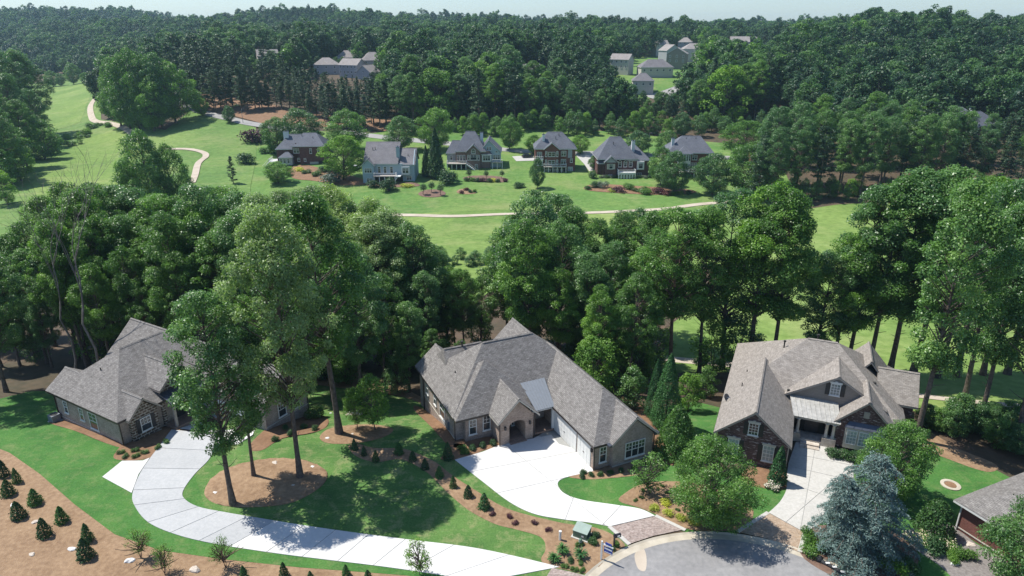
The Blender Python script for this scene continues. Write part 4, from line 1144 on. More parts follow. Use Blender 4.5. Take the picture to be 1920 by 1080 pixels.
Hc.hip(-2.2 - ov, 5.8 + ov, 16.0, 22.4, 2.965, (1.8, 16.0), (1.8, 22.4), 7.0)
Hc.hip(-9.0, -3.0, 15.6, 23.2, 2.95, (-8.2, 19.4), (-3.6, 19.4), 6.2)
# arched brick entry
Hc.box("wall", -6.5, -5.5, 7.55, 9.7, -0.3, 2.9, br)
Hc.box("wall", -3.65, -2.75, 7.55, 10.38, -0.3, 2.9, br)
mb = MB(); n = 10
for k in range(n):
    t0, t1 = math.pi * k / n, math.pi * (k + 1) / n
    x0, x1 = -4.575 + .925 * math.cos(t0), -4.575 + .925 * math.cos(t1); z0, z1 = 2.0 + .55 * math.sin(t0), 2.0 + .55 * math.sin(t1)
    mb.hexa([(x1, 7.56, z1), (x0, 7.56, z0), (x0, 7.95, z0), (x1, 7.95, z1), (x1, 7.56, 2.9), (x0, 7.56, 2.9), (x0, 7.95, 2.9), (x1, 7.95, 2.9)])
mb.build("entry_arch", br, Hc.e)
Hc.gable_wall(-6.5, -2.75, 7.54, 2.86, 2.91, 4.9, br, depth=0.4)
Hc.box("porch_floor", -6.5, 0.0, 7.9, 10.38, 0.0, 0.22, MT['stoop'])
Hc.box("step", -5.5, -3.65, 7.2, 7.88, 0.0, 0.16, MT['stoop'])
Hc.box("porch_shade_panel", -6.1, -3.0, 10.2, 10.39, 0.2, 2.85, MT['painted_shade'])  # flat dark panel paints the porch shade on its back wall
Hc.door('f', -4.6, 10.19, 0.22, 1.1, 2.3, MT['shutter'], panels=(2, 3))
Hc.window('f', -3.9, 10.19, 0.3, 0.35, 2.2, grid=(1, 4), sash=False)
for uu in (-6.0, -3.2):
    mb = MB(); mb.box(uu - .1, uu + .1, 7.32, 7.5, 1.85, 2.2); mb.box(uu - .04, uu + .04, 7.5, 7.56, 2.1, 2.2); mb.build("lantern", MT['shutter'], Hc.e)
Hc.seams("metal_roof", [(-2.35, 7.75, 3.0), (-0.2, 7.75, 3.0), (0.55, 11.6, 4.35), (-2.35, 11.6, 4.35)], 8, MT['metal_grey'])
Hc.box("porch_post", -0.32, -0.08, 7.95, 8.2, 0.2, 2.95, MT['white'])
Hc.box("porch_beam", -2.6, -0.05, 7.95, 8.15, 2.7, 2.9, MT['white'])
Hc.window('f', -1.7, 10.38, 1.2, 1.6, 1.1, lights=2, grid=(2, 1), sash=False)
Hc.window('f', -8.65, 9.74, 0.75, 0.85, 1.75); Hc.window('f', -7.1, 9.74, 0.85, 0.85, 1.75)
Hc.window('f', 0.95, -0.01, 0.7, 0.8, 1.75); Hc.window('f', 4.3, -0.53, 0.75, 2.3, 1.75, lights=3)
Hc.door('l', 5.75, -0.01, 0.02, 4.85, 2.35, MT['white'], "garage_door", (8, 4))
Hc.door('l', 1.85, -0.01, 0.02, 2.5, 2.35, MT['white'], "garage_door", (4, 4))
mb = MB(); mb.box(-.2, -.02, .3, .5, 1.9, 2.25); mb.build("lantern", MT['shutter'], Hc.e)
for ww, zz, wd, ht in ((19.4, 0.9, .8, 1.5), (16.7, .9, .8, 1.5), (14.3, .5, 1.6, 2.1)):
    Hc.window('l', ww, -10.31, zz, wd, ht, grid=(2, 2), glass=MT['glass'])
Hc.band('l', -10.4, -20.8, -10.31, 0.05, MT['cream'])
Hc.band('f', 1.78, 6.42, -0.53, 0.2, MT['cream']); Hc.band('f', -9.45, -6.1, 9.74, 0.2, MT['brick'])
for uu, ww in ((-0.07, -0.07), (6.5, -0.55), (-10.4, 10.32), (-6.6, 7.48), (-2.65, 7.48)): Hc.spout(uu, ww, -0.6, 2.9)
Hc.spout(-10.4, 20.7, -5, 2.9)
Hc.pipe(-8.3, 15.5, 4.9, 0.4); Hc.pipe(-6.0, 19.3, 6.2, .45, .09, True)
for uu in (1.45, 6.75):
    Hc.box("gable_return", uu - .35, uu + .15, -0.86, -0.3, 2.72, 2.94, MT['metal_dark'])
mb = MB(); mb.box(-10.55, -10.32, 12.2, 12.7, 0.3, 1.2); mb.build("meter_box", MT['metal_grey'], Hc.e)

# ================================================================== left house
Hl = House("brick_house", "grey brown brick house with stone gable at the left, half hidden by trees", (-39.82, 59.8), 60)
bg = MT['brick_grey']
Hl.box("wall", 0, 15.2, 0, 12.0, -6.0, 2.85, bg)
Hl.box("wall", 9.35, 15.2, -10.4, -0.01, -3.5, 2.85, bg)
Hl.gable_wall(9.35, 15.2, -10.42, 2.8, 2.86, 5.9, bg)
Hl.box("wall", 0.3, 4.4, 12.0, 12.6, -6, 2.85, bg); Hl.gable_wall(0.0, 4.4, 12.62, 2.8, 2.86, 4.5, bg, d='b')
Hl.box("wall", 7.2, 15.0, 12.0, 13.8, -6, 2.85, bg); Hl.gable_wall(7.2, 15.0, 13.82, 2.8, 2.86, 6.7, bg, d='b')
Hl.hip(-ov, 15.2 + ov, -ov, 12.0 + ov, 2.95, (5.3, 7.0), (10.4, 7.0), 7.1)
Hl.hip(-ov, 4.7, 9.2, 12.9, 2.945, (2.2, 9.2), (2.2, 12.9), 4.72)
Hl.hip(7.0 - ov, 15.2, 7.2, 14.2, 2.965, (11.2, 7.2), (11.2, 14.2), 7.0)
Hl.hip(9.35 - ov, 15.2 + ov, -10.4 - ov, 4.0, 2.955, (12.28, -10.4 - ov), (12.28, 4.0), 6.1, trim=MT['trim_dark'])
Hl.box("stone_wall", 0.85, 3.85, -0.5, 0, -0.6, 2.75, MT['stonework'])
Hl.gable_wall(0.85, 3.85, -0.51, 2.7, 2.76, 4.2, MT['stonework'])
Hl.hip(0.5, 4.2, -0.9, 3.0, 2.8, (2.35, -0.9), (2.35, 3.0), 4.6, trim=MT['trim_taupe'])
Hl.window('f', 2.35, -0.53, 0.75, 1.15, 1.55, grid=(3, 2), shutters=True)
Hl.gable_wall(5.0, 8.8, 0.2, 3.4, 4.1, 5.7, MT['stonework'], depth=1.0, name="dormer_wall")
Hl.hip(4.6, 9.2, -0.25, 6.0, 4.1, (6.9, -0.25), (6.9, 6.0), 6.15, trim=MT['trim_taupe'])
Hl.window('f', 6.9, 0.18, 3.95, 1.5, 1.0, lights=2, grid=(2, 2), sash=False)
Hl.seams("metal_roof", [(4.7, -1.9, 2.85), (9.2, -1.9, 2.85), (9.2, 0.25, 3.65), (4.7, 0.25, 3.65)], 9, MT['metal_dark'])
for uu in (4.95, 8.9): Hl.box("porch_post", uu - .12, uu + .12, -1.75, -1.5, -0.2, 2.8, MT['trim_taupe'])
Hl.box("porch_floor", 4.6, 9.3, -1.9, -0.01, -0.5, 0.12, MT['stoop'])
Hl.box("stone_wall", 4.5, 4.9, -0.25, 0, -0.5, 2.8, MT['stonework'])
Hl.door('f', 6.6, -0.01, 0.13, 1.1, 2.3, MT['shutter'], panels=(2, 3))
for ww, wd, zz, ht in ((10.0, .75, .8, 1.5), (7.0, .75, .8, 1.5), (4.9, 1.5, .35, 2.0)):
    Hl.window('l', ww, -0.01, zz, wd, ht, grid=(2, 2))
Hl.window('f', 11.6, -10.43, 0.55, 1.1, 1.7, grid=(3, 2)); Hl.window('f', 13.6, -10.43, 0.55, 1.1, 1.7, grid=(3, 2))
Hl.door('l', -2.5, 9.34, -1.0, 4.8, 2.5, MT['white'], "garage_door", (8, 4)); Hl.door('l', -7.0, 9.34, -1.0, 2.6, 2.5, MT['white'], "garage_door", (4, 4))
Hl.band('l', 0.0, -12.0, -0.01, -0.05, MT['cream'], .08); Hl.band('f', 9.35, 15.2, -10.43, 0.2, MT['cream'], .08)
Hl.spout(-0.08, -0.08, -0.6, 2.9); Hl.spout(-0.08, 11.9, -5, 2.9); Hl.spout(15.25, -10.45, -3, 2.9)
Hl.pipe(3.0, 7.2, 5.2, .5); Hl.pipe(8.6, 10.4, 5.2, .4, .09)
Hl.box("gable_return", 15.0, 15.7, -10.85, -10.2, 2.7, 2.94, MT['metal_dark'])
ac = Hl.e

# ================================================================== right house
Hr = House("brick_house", "dark mottled brick house with taupe shingles and columned porch on the right", (26.05, 54.62), -23)
Hr.roof_mat = MT['shingle_tan']; Hr.trim = MT['trim_taupe']
bm3 = MT['brick_mott']
Hr.box("wall", -6.6, -0.1, 0.75, 8.6, -1, 2.85, bm3)
Hr.gable_wall(-6.6, -0.1, 0.73, 2.8, 2.86, 5.6, bm3)
Hr.box("wall", -6.6, 10.3, 8.61, 22.0, -8, 2.85, bm3)
Hr.box("wall", 4.2, 9.3, 7.3, 8.6, -1, 2.85, bm3)
Hr.gable_wall(4.2, 9.3, 7.28, 2.8, 2.86, 5.5, bm3)
Hr.box("wall", 10.3, 11.6, 12.9, 18.0, -8, 3.3, bm3)
Hr.gable_wall(12.9, 18.0, 11.62, 3.2, 3.31, 5.6, bm3, d='r')
Hr.hip(-6.6 - ov, 10.3 + ov, 8.6 - ov, 22.0 + ov, 2.95, (0.7, 15.3), (3.7, 15.3), 8.1)
Hr.hip(-6.6 - ov, -0.1 + ov, 0.75 - ov, 13.0, 2.96, (-3.35, 0.75 - ov), (-3.35, 13.0), 6.0)
Hr.gable_wall(-0.5, 8.3, 9.3, 3.4, 4.1, 6.7, MT['siding_tan'], depth=0.4, name="dormer_wall")
Hr.hip(-0.95, 8.75, 8.95, 16.0, 4.05, (3.9, 8.95), (3.9, 16.0), 7.05)
Hr.hip(4.2 - ov, 9.3 + ov, 6.9, 12.0, 2.97, (6.75, 6.9), (6.75, 12.0), 5.85)
Hr.hip(8.0, 11.95, 12.55, 18.3, 3.4, (8.0, 15.5), (11.95, 15.5), 5.95)
Hr.hip(4.3, 10.2, 15.0, 21.5, 3.0, (7.25, 15.0), (7.25, 20.5), 6.6)
Hr.seams("metal_roof", [(0.2, 6.75, 2.95), (4.6, 6.75, 2.95), (4.2, 9.25, 4.0), (-0.4, 9.25, 4.0)], 10, MT['metal_pale'])
Hr.box("porch_beam", 0.25, 4.5, 6.95, 7.2, 2.62, 2.86, MT['cream'])
Hr.box("porch_floor", 0.2, 4.18, 6.8, 8.6, 0, 0.45, MT['stone'])
Hr.box("step", 1.2, 3.0, 6.2, 6.79, 0, 0.3, MT['stone']); Hr.box("step", 1.2, 3.0, 5.7, 6.19, 0, 0.15, MT['stone'])
for uu in (0.75, 3.45, 4.1):
    Hr.box("pedestal", uu - .33, uu + .33, 6.75, 7.4, 0, 1.0, MT['stone']); Hr.column(uu, 7.07, 1.0, 2.62, 0.17, MT['cream'])
Hr.box("porch_shade_panel", 0.3, 4.1, 8.45, 8.6, .45, 2.85, MT['painted_shade'])  # black panel stands in for the shade under the columned porch
Hr.door('f', 2.1, 8.44, 0.45, 1.3, 2.2, MT['shutter'], panels=(2, 3))
Hr.window('f', -3.35, 0.72, 3.3, 0.95, 1.35, grid=(3, 4), sash=False, shutters=True, head=MT['cream'])
Hr.window('f', -5.0, 0.74, 0.75, 1.05, 1.75, grid=(3, 4), shutters=True, head=MT['cream'], glass=MT['glass_cur'])
Hr.window('f', -1.75, 0.74, 0.75, 1.05, 1.75, grid=(3, 4), shutters=True, head=MT['cream'], glass=MT['glass_cur'])
Hr.window('f', 3.75, 9.29, 4.75, 0.95, 1.35, grid=(3, 4), sash=False, shutters=True, head=MT['white'], glass=MT['glass_soft'])
Hr.box("bay", 5.1, 8.6, 6.85, 7.27, 0.4, 2.75, MT['cream'])
for uu in (5.75, 6.85, 7.95): Hr.window('f', uu, 6.84, 0.9, 0.95, 1.6, grid=(3, 4), glass=MT['glass_cur'], sill=False)
Hr.seams("metal_roof", [(5.0, 6.75, 2.78), (8.7, 6.75, 2.78), (8.3, 7.27, 3.25), (5.4, 7.27, 3.25)], 5, MT['metal_dark'])
mb = MB(); mb.box(6.5, 7.0, 7.2, 7.27, 3.9, 4.6); mb.build("louvre", MT['trim_taupe'], Hr.e)
Hr.spout(-0.02, 0.68, -0.5, 2.9); Hr.spout(-6.68, 0.7, -0.5, 2.9)
for uu, ww, zz, ht, r_, cp in ((-5.2, 8.2, 4.4, .45, .05, 0), (-5.0, 11.5, 4.4, .45, .05, 0), (-1.6, 15.2, 6.6, .7, .08, 1), (1.7, 16.0, 7.8, .5, .09, 1), (7.6, 12.8, 4.9, .3, .1, 1), (-0.6, 9.4, 4.3, .15, .14, 0)):
    Hr.pipe(uu, ww, zz, ht, r_, bool(cp))
dish = thing("satellite_dish", "small grey satellite dish on the eave of the right house", "satellite dish", Hr.e.matrix_world @ Vector((0, 0, 0)))
a_ = R(-23); dx, dy = -6.6, 6.6
dish.location = (26.05 + dx * math.cos(a_) - dy * math.sin(a_), 54.62 + dx * math.sin(a_) + dy * math.cos(a_), 3.05)
mb = MB(); mb.lathe([(0.02, 0), (0.2, .03), (0.34, .1), (0.4, .18), (0.38, .18), (0.3, .09), (0.02, .03)], n=16)
o = mb.build("reflector", MT['metal_dark'], dish, True); o.location = (0, 0, .55); o.rotation_euler = (R(55), 0, R(40))
mb = MB(); mb.tube([(0, 0, -.2), (0, 0, .35), (.05, .05, .6)], .03, 6); mb.build("mast", MT['metal_grey'], dish)
mb = MB(); mb.tube([(0, 0, .5), (.32, -.28, .75)], .015, 5); mb.box(.3, .38, -.32, -.24, .7, .8); mb.build("feed_arm", MT['metal_grey'], dish)

# ================================================================== corner house, lower right
Hk = House("brick_house", "red brown brick house with grey hip roof and arched dormer in the right corner", (37.9, 47.3), 24)
Hk.trim = MT['white']
Hk.box("wall", 0, 13, -14, 0, -0.5, 2.75, MT['brick_red'])
Hk.hip(-.45, 13.45, -14.4, .45, 2.85, (6.4, -7.6), (6.6, -6.4), 6.6)
Hk.band('l', 14, 0, -0.01, 0.3, MT['cream'], .1)
Hk.spout(-.08, -.1, -.3, 2.8)
mb = MB(); nn = 12
for k in range(nn):
    t0, t1 = math.pi * k / nn, math.pi * (k + 1) / nn
    for x0, x1 in ((1.4, 4.2),):
        mb.poly([(x0, -5.6 + 1.0 * math.cos(t0), 3.9 + .85 * math.sin(t0)), (x0, -5.6 + 1.0 * math.cos(t1), 3.9 + .85 * math.sin(t1)), (x1, -5.6 + 1.0 * math.cos(t1), 3.9 + .85 * math.sin(t1)), (x1, -5.6 + 1.0 * math.cos(t0), 3.9 + .85 * math.sin(t0))])
mb.build("dormer_roof", MT['metal_dark'], Hk.e, True)
Hk.box("dormer_wall", 1.62, 3.4, -6.45, -4.75, 3.2, 3.95, MT['white'])
mb = MB(); pts = [(-5.6 + .93 * math.cos(math.pi * k / 12), 3.9 + .78 * math.sin(math.pi * k / 12)) for k in range(13)]
mb.poly([(1.58, y, z) for y, z in pts[::-1]]); mb.build("dormer_face", MT['white'], Hk.e)
Hk.window('l', -5.6, 1.56, 3.3, 1.15, 0.75, grid=(4, 2), sash=False, arch=True)
Hk.window('l', -6.5, -0.01, .9, 1.1, 1.5, grid=(3, 2))
# ------------------------------------------------------------------ the far row of houses
def fh(label, px, ybase, ang, trim='white', roof='shingle_blue', name="brick_house"):
    x, y = g(px, ybase)
    H_ = House(name, label, (x, y), ang, h(x, y) - 0.1); H_.roof_mat = MT[roof]; H_.trim = MT[trim]
    return H_
def wins(H_, w, z, us, wd, ht, lights=1, grid=(2, 2), **k):
    for u in us: H_.window('f', u, w, z, wd, ht, lights=lights, grid=grid, fr=0.13, bar=0.07, **k)
def deck(H_, u0, u1, w0, w1, z, posts=4, mat='deck', railmat='white'):
    H_.box("deck", u0, u1, w0, w1, z - .25, z, MT[mat])
    H_.rail([(u0 + .1, w1), (u0 + .1, w0 + .1), (u1 - .1, w0 + .1), (u1 - .1, w1)], z, MT[railmat], 1.0, 0.3)
    for k in range(posts):
        u = u0 + .2 + (u1 - u0 - .4) * k / max(1, posts - 1); H_.box("deck_post", u - .12, u + .12, w0 + .12, w0 + .36, -1.5, z - .26, MT[railmat])
def stairs(H_, u0, z0, u1, z1, w0, w1, mat='white'):
    mb = MB(); n = 9
    for k in range(n):
        t = (k + .5) / n; u = u0 + (u1 - u0) * t; z = z0 + (z1 - z0) * t; d = abs(u1 - u0) / n / 2
        mb.box(u - d, u + d, w0, w1, z - .1, z)
    mb.tube([(u0, w0, z0 - .2), (u1, w0, z1 - .2)], .13, 4); mb.tube([(u0, w1, z0 - .2), (u1, w1, z1 - .2)], .13, 4)
    mb.build("stairs", MT[mat], H_.e); H_.rail([(u0, w0, z0), (u1, w0, z1)], 0, MT[mat], 1.0, .3, "stair_rail")

# dark brick, left
A = fh("dark brick house with pale chimney at the left end of the far row", 570, 309, 4)
bd = MT['brick_dark']
A.box("wall", -1.2, 8.0, 0, 12, -3, 7.0, bd); A.box("wall", -10, -1.2, 1.5, 13, -3, 5.8, bd)
A.gable_wall(-3.8, -1.15, 0.8, -2, 7.0, 8.2, bd, depth=1.0); A.box("wall", -3.8, -1.2, 0.8, 1.6, -2, 7.0, bd)
A.hip(-4.2, 8.4, -.4, 12.4, 7.1, (-0.5, 6), (4.5, 6), 11.2); A.hip(-10.4, 1, 1.1, 13.4, 5.9, (-6, 7.2), (0.5, 7.2), 10.6)
A.box("sunroom", -8.6, -3.85, -1.6, 1.5, 0.3, 3.2, MT['siding_grey']); A.hip(-8.9, -3.6, -1.9, 2.2, 3.25, (-6.6, .9), (-5.4, .9), 4.9)
wins(A, -1.62, 1.0, (-7.9, -6.6, -5.2), 1.0, 1.9); wins(A, .78, 4.4, (-2.5,), 2.2, 1.9, 2); wins(A, .78, 1.2, (-1.9,), 1.1, 1.4)
wins(A, -.02, 4.3, (3.0, 6.0), .9, 2.0); wins(A, -.02, 1.4, (.6,), .9, 1.2)
A.door('f', 3.9, -.02, -1.4, 3.2, 2.6, MT['cream'], "garage_door", (4, 4), False); A.box("carport_shade_sheet", 5.8, 7.6, -.03, .2, -1.4, 1.6, MT['painted_shade'])  # dark sheet on the brick paints the shade of a carport opening
A.chimney(-6.9, 6.2, 5, 11.8, 1.9, 1.2, MT['chimney_w']); A.pipe(-.6, 4.5, 10.2, .8, .1); A.pipe(3.6, 3.5, 9.6, .6, .1)
A.box("deck", -13, -10.05, 0, 6, 1.2, 1.45, MT['white']); A.rail([(-10.1, 0), (-12.9, 0), (-12.9, 5.9)], 1.45, MT['white'], 1.0, .3)
stairs(A, -13, 1.3, -15.5, -1.2, 0, 1.4)

# pale blue siding
B = fh("pale blue siding house with grey roof and raised deck in the far row", 729, 341, 0, roof='shingle_grey2', name="siding_house")
sb = MT['siding_blue']
B.box("wall", -7.9, 5.0, 0, 11, -3, 6.3, sb); B.box("wall", 5.0, 8.9, .5, 11.5, -3, 6.0, sb)
B.box("wall", -8.5, -4.6, -1.2, 0, -3, 5.8, sb); B.gable_wall(-8.5, -4.6, -1.22, 5.6, 5.81, 7.8, sb, depth=1.2)
B.hip(-8.3, 3.6, -.4, 12, 6.4, (-8.3, 7.6), (3.6, 7.6), 12.6); B.hip(3.0, 9.3, .1, 11.9, 6.05, (3.0, 6.4), (9.3, 6.4), 10.6)
B.hip(-8.9, -4.2, -1.6, 4, 5.9, (-6.55, -1.6), (-6.55, 4), 8.2)
B.gable_wall(0, 11, 8.88, 5.8, 6.0, 10.3, sb, d='r')
B.chimney(3.3, 2.8, 3, 11.6, 1.0, 1.8, MT['siding_blue'])
wins(B, -1.24, 3.4, (-6.55,), 2.6, 1.7, 3); wins(B, -1.24, .2, (-6.3,), 2.0, 1.5, 2)
wins(B, -.02, 3.0, (-3.0, -1.0, 1.2), 1.1, 2.4, 1, (1, 2)); B.box("bay", 4.6, 7.4, -.4, .49, 2.6, 5.4, MT['white'])
wins(B, -.42, 3.1, (6.0,), 2.2, 1.9, 2); wins(B, .48, .6, (7.0,), 1.8, 1.5, 2)
deck(B, -4.55, 3.0, -3.2, -.01, 2.7, 5); stairs(B, 3.6, 2.6, 1.2, -1.0, -3.4, -2.2); B.box("deck", 3.05, 4.6, -3.4, -.01, 2.4, 2.65, MT['white'])
B.box("basement_shade_sheet", -4.5, 4.9, -.03, .2, -1, 2.2, MT['painted_shade'])  # under-deck shade painted as a dark sheet over the siding
B.pipe(-5.6, 4.5, 10.2, .9, .1); B.pipe(-4.8, 4.7, 10.3, .9, .1); B.pipe(6.6, 3.4, 8.4, .8, .1)

# brick with gables, decks and white chimney
Cc = fh("rosy brick and grey siding house with several gables and two white decks", 889, 317, 0)
bb = MT['brick_brn']; sg = MT['siding_grey']
Cc.box("wall", -6.8, 6.0, 1.0, 13, -3, 6.4, bb); Cc.box("wall", -10.2, -6.8, 3, 13, -3, 5.4, sg); Cc.box("wall", 2.3, 9.8, 2.0, 12, -3, 6.0, MT['siding_blue'])
Cc.box("wall", -2.6, 2.3, 0, 1.0, -3, 6.4, bb); Cc.gable_wall(-2.6, 2.3, -.02, 6.3, 6.41, 8.9, bb, depth=1.0)
Cc.gable_wall(2.3, 9.8, 1.98, 5.9, 6.0, 10.3, MT['siding_blue'], depth=.4, um=5.4)
Cc.hip(-7.2, 4.5, .6, 13.4, 6.5, (-3.2, 7), (0.2, 7), 13.0); Cc.hip(-10.6, -5.5, 2.6, 13.4, 5.5, (-8.4, 7), (-5.5, 7), 9.6)
Cc.hip(-3.0, 2.7, -.4, 6, 6.45, (-.15, -.4), (-.15, 6), 9.2, trim=MT['white']); Cc.hip(2.0, 10.2, 1.6, 12.4, 6.05, (5.5, 1.6), (5.5, 12.4), 10.6)
Cc.chimney(2.7, 6, 6, 12.6, 1.1, 1.1, MT['chimney_w'])
wins(Cc, -.04, 3.4, (-.15,), 2.4, 2.0, 1, (2, 2)); wins(Cc, -.04, 3.4, (-2.0, 1.7), .8, 1.9); wins(Cc, -.04, 5.9, (-.15,), 1.6, .9, 1, (2, 1), arch=True)
wins(Cc, .98, 2.9, (-5.9, -4.8, -3.7), .9, 2.2, 1, (1, 3)); wins(Cc, 2.98, 2.9, (-8.6,), 1.0, 1.6)
wins(Cc, 1.96, 6.7, (5.0, 6.0), .9, 1.4); Cc.box("bay", 2.9, 6.4, .9, 1.97, 2.6, 5.4, MT['white']); wins(Cc, .88, 3.0, (4.65,), 2.8, 2.0, 3)
Cc.hip(2.6, 6.7, .6, 2.2, 5.42, (3.4, 2.2), (5.9, 2.2), 6.3, caps=False)
wins(Cc, 1.96, 3.2, (8.3,), 2.6, 1.9, 3); wins(Cc, 1.96, 5.6, (8.3,), 1.2, .3, 1, (1, 1), arch=True, sill=False); wins(Cc, -.04, -.2, (.9,), 1.1, 2.1); wins(Cc, 1.96, -.2, (4.6,), 2.4, 1.8, 3)
deck(Cc, -10.0, -2.7, -1.9, .98, 2.4, 5); stairs(Cc, -2.7, 2.3, 2.0, -1.2, -2.0, -.7); deck(Cc, 6.6, 10.6, 0, 1.97, 2.6, 3)
Cc.box("deck_shade_sheet", -9.8, -3.0, .9, .99, -1, 2.1, MT['painted_shade'])  # dark sheet imitates the shade below the left deck

# red brick, centre of the row
D = fh("red brick three storey house with grey hip roof in the middle of the far row", 1041, 322, 0)
rr_ = MT['brick_red']
D.box("wall", -7.3, 7.3, 1.2, 12, -3, 8.2, rr_); D.box("wall", -3.9, 1.1, 0, 1.2, -3, 8.2, rr_); D.gable_wall(-3.9, 1.1, -.02, 8.1, 8.21, 10.2, rr_, depth=1.2)
D.hip(-7.8, 7.8, .7, 12.5, 8.3, (-2.6, 6.6), (2.6, 6.6), 13.6); D.hip(-4.4, 1.6, -.5, 6, 8.25, (-1.4, -.5), (-1.4, 6), 10.6)
D.chimney(-4.3, 3.8, 6, 13.0, .9, 1.0, MT['chimney_w'])
for z in (5.6, 2.6):
    wins(D, -.04, z, (-1.4,), 2.6, 1.7, 2, (1, 1)); wins(D, -.04, z, (-3.4, .6), .75, 1.9); wins(D, 1.18, z, (3.0,), 1.9, 1.9, 2)
wins(D, 1.18, 3.3, (5.9,), 1.0, 1.4); D.box("siding_panel", 4.6, 6.1, 1.12, 1.19, 5.0, 8.1, MT['siding_grey'])
deck(D, -4.3, 4.0, -1.6, -.05, 2.2, 6); D.box("patio_shade_sheet", -3.8, 3.6, -.05, 0.0, -1, 1.9, MT['painted_shade'])  # dark sheet behind the lower windows paints the shade under the deck
wins(D, -.07, -.6, (-2.6, 0.4), 1.8, 1.8, 2); wins(D, -.07, -.9, (2.4,), .9, 2.1); wins(D, 1.18, .1, (5.6,), 1.9, 1.6, 2, glass=MT['glass_cur'])
D.box("porch", -7.2, -4.5, .2, 1.19, 2.2, 4.6, MT['white']); D.box("porch_deck", -7.4, -4.4, -.2, 1.19, 4.4, 4.7, MT['white']); D.rail([(-7.3, 1.1), (-7.3, -.1), (-4.5, -.1), (-4.5, 1.1)], 4.7, MT['white'], 1, .3); wins(D, 1.18, 4.9, (-5.8,), 1.8, 2.2, 2)
D.pipe(.2, 4, 11.5, .8, .1); D.pipe(1.4, 5.2, 12.4, .8, .1); D.box("patio", -4.6, 4.2, -3.0, -1.65, -1.5, -.35, MT['concrete_old'])

# brown brick with sunroom
E_ = fh("dark brown brick house with glazed white sunroom in the far row", 1171, 333, 2)
db = MT['brick_dark']
E_.box("wall", -9.2, -3.2, 4, 14, -3, 7.0, db); E_.box("wall", -7.4, 8.8, 1.5, 14, -3, 5.9, db)
E_.box("wall", -6.9, -3.2, 0, 1.5, -3, 5.6, db); E_.gable_wall(-6.9, -3.2, -.02, 5.5, 5.61, 7.3, sg, depth=1.2)
E_.hip(-9.8, 4.9, 1.0, 14.4, 6.5, (-4.6, 8), (-.6, 8), 13.4); E_.hip(1, 9.4, 1.2, 14.4, 6.0, (3.8, 8), (4.2, 8), 11.0); E_.hip(-7.5, -2.6, -.5, 5, 5.7, (-5.05, -.5), (-5.05, 5), 7.8); E_.hip(-9.6, -7, 1.1, 5, 5.0, (-8.6, 3), (-7.6, 3), 6.3)
E_.chimney(3.4, 5, 6, 12.3, 1.1, 1.2, MT['chimney_w'])
wins(E_, 1.48, 3.6, (-1.6, .3, 2.2), 1.3, 1.7, 1, (1, 2), arch=True); wins(E_, -.04, 3.2, (-5.05,), 1.4, 1.8); E_.box("shutter", -6.5, -5.85, -.06, -.01, 3.1, 5.0, MT['cream']); E_.box("shutter", -4.25, -3.6, -.06, -.01, 3.1, 5.0, MT['cream'])
E_.box("bay", 4.4, 6.9, .5, 1.49, 2.8, 5.6, MT['white']); wins(E_, .48, 3.2, (5.65,), 1.6, 1.9); wins(E_, 1.48, -.2, (5.6,), 1.5, 1.7); E_.door('f', -5.3, -.02, -1.0, 1.6, 2.2, MT['white'], panels=(2, 2))
E_.box("sunroom", -2.6, 3.6, -2.0, 1.49, -1, 2.2, MT['white']); wins(E_, -2.02, -.6, (-2.1, -1.1, -.1, .9, 1.9, 2.9), .72, 2.3, 1, (1, 2), sill=False)
E_.rail([(-2.5, 1.4), (-2.5, -1.9), (3.5, -1.9), (3.5, 1.4)], 2.2, MT['white'], 1.0, .3)
E_.pipe(-3.6, 5.4, 11.2, .7, .1)

# red brick with white bays, right end
G_ = fh("red brick house with tall white bay windows at the right end of the far row", 1292, 330, -3)
G_.box("wall", -7.8, 5.6, 1.2, 13, -3, 8.0, rr_); G_.box("wall", 3.0, 7.8, 3, 13, -3, 8.0, MT['siding_blue'])
G_.box("bay", -4.4, 0.0, -.2, 1.19, 2.0, 7.9, MT['white']); wins(G_, -.22, 5.4, (-3.9, -3.0, -2.1, -1.2, -.4), .72, 2.2, 1, (1, 2), sill=False); wins(G_, -.22, 2.2, (-3.9, -3.0, -2.1, -1.2, -.4), .72, 2.2, 1, (1, 2), sill=False)
G_.hip(-8.3, 8.3, .7, 13.5, 8.1, (-2.4, 7), (4.2, 7), 13.2); G_.hip(-5.0, .6, -.7, 5, 8.05, (-2.2, 2.6), (-2.2, 3.2), 10.2, caps=False)
G_.chimney(-5.9, 4.4, 7, 12.6, 1.0, 1.0, MT['chimney_w']); wins(G_, 1.18, 5.6, (1.6,), 1.8, 1.8, 2); wins(G_, 1.18, 2.4, (1.4,), 2.4, 2.2, 3); wins(G_, 2.98, 5.4, (5.4,), 2.4, 2.0, 3)
deck(G_, -3.8, 4.0, -2.0, -.25, 1.9, 4); G_.rail([(3.2, 2.9), (3.2, 1.4), (7.6, 1.4), (7.6, 2.9)], 4.6, MT['white'], 1, .3, "balcony_rail"); G_.box("balcony", 3.1, 7.7, 1.3, 2.99, 4.35, 4.6, MT['white'])
G_.pipe(-1, 6, 12.2, .5, .1); G_.pipe(2.4, 6, 12.3, .5, .1)
K_ = fh("grey roofed brick house mostly hidden by trees right of the far row", 1448, 322, -6)
K_.box("wall", -6, 6, 1, 12, -3, 6.0, rr_); K_.hip(-6.5, 6.5, .5, 12.5, 6.1, (-2, 6.5), (2, 6.5), 10.5); wins(K_, .98, 3.2, (-3.5, 0, 3.5), 1.2, 1.7)

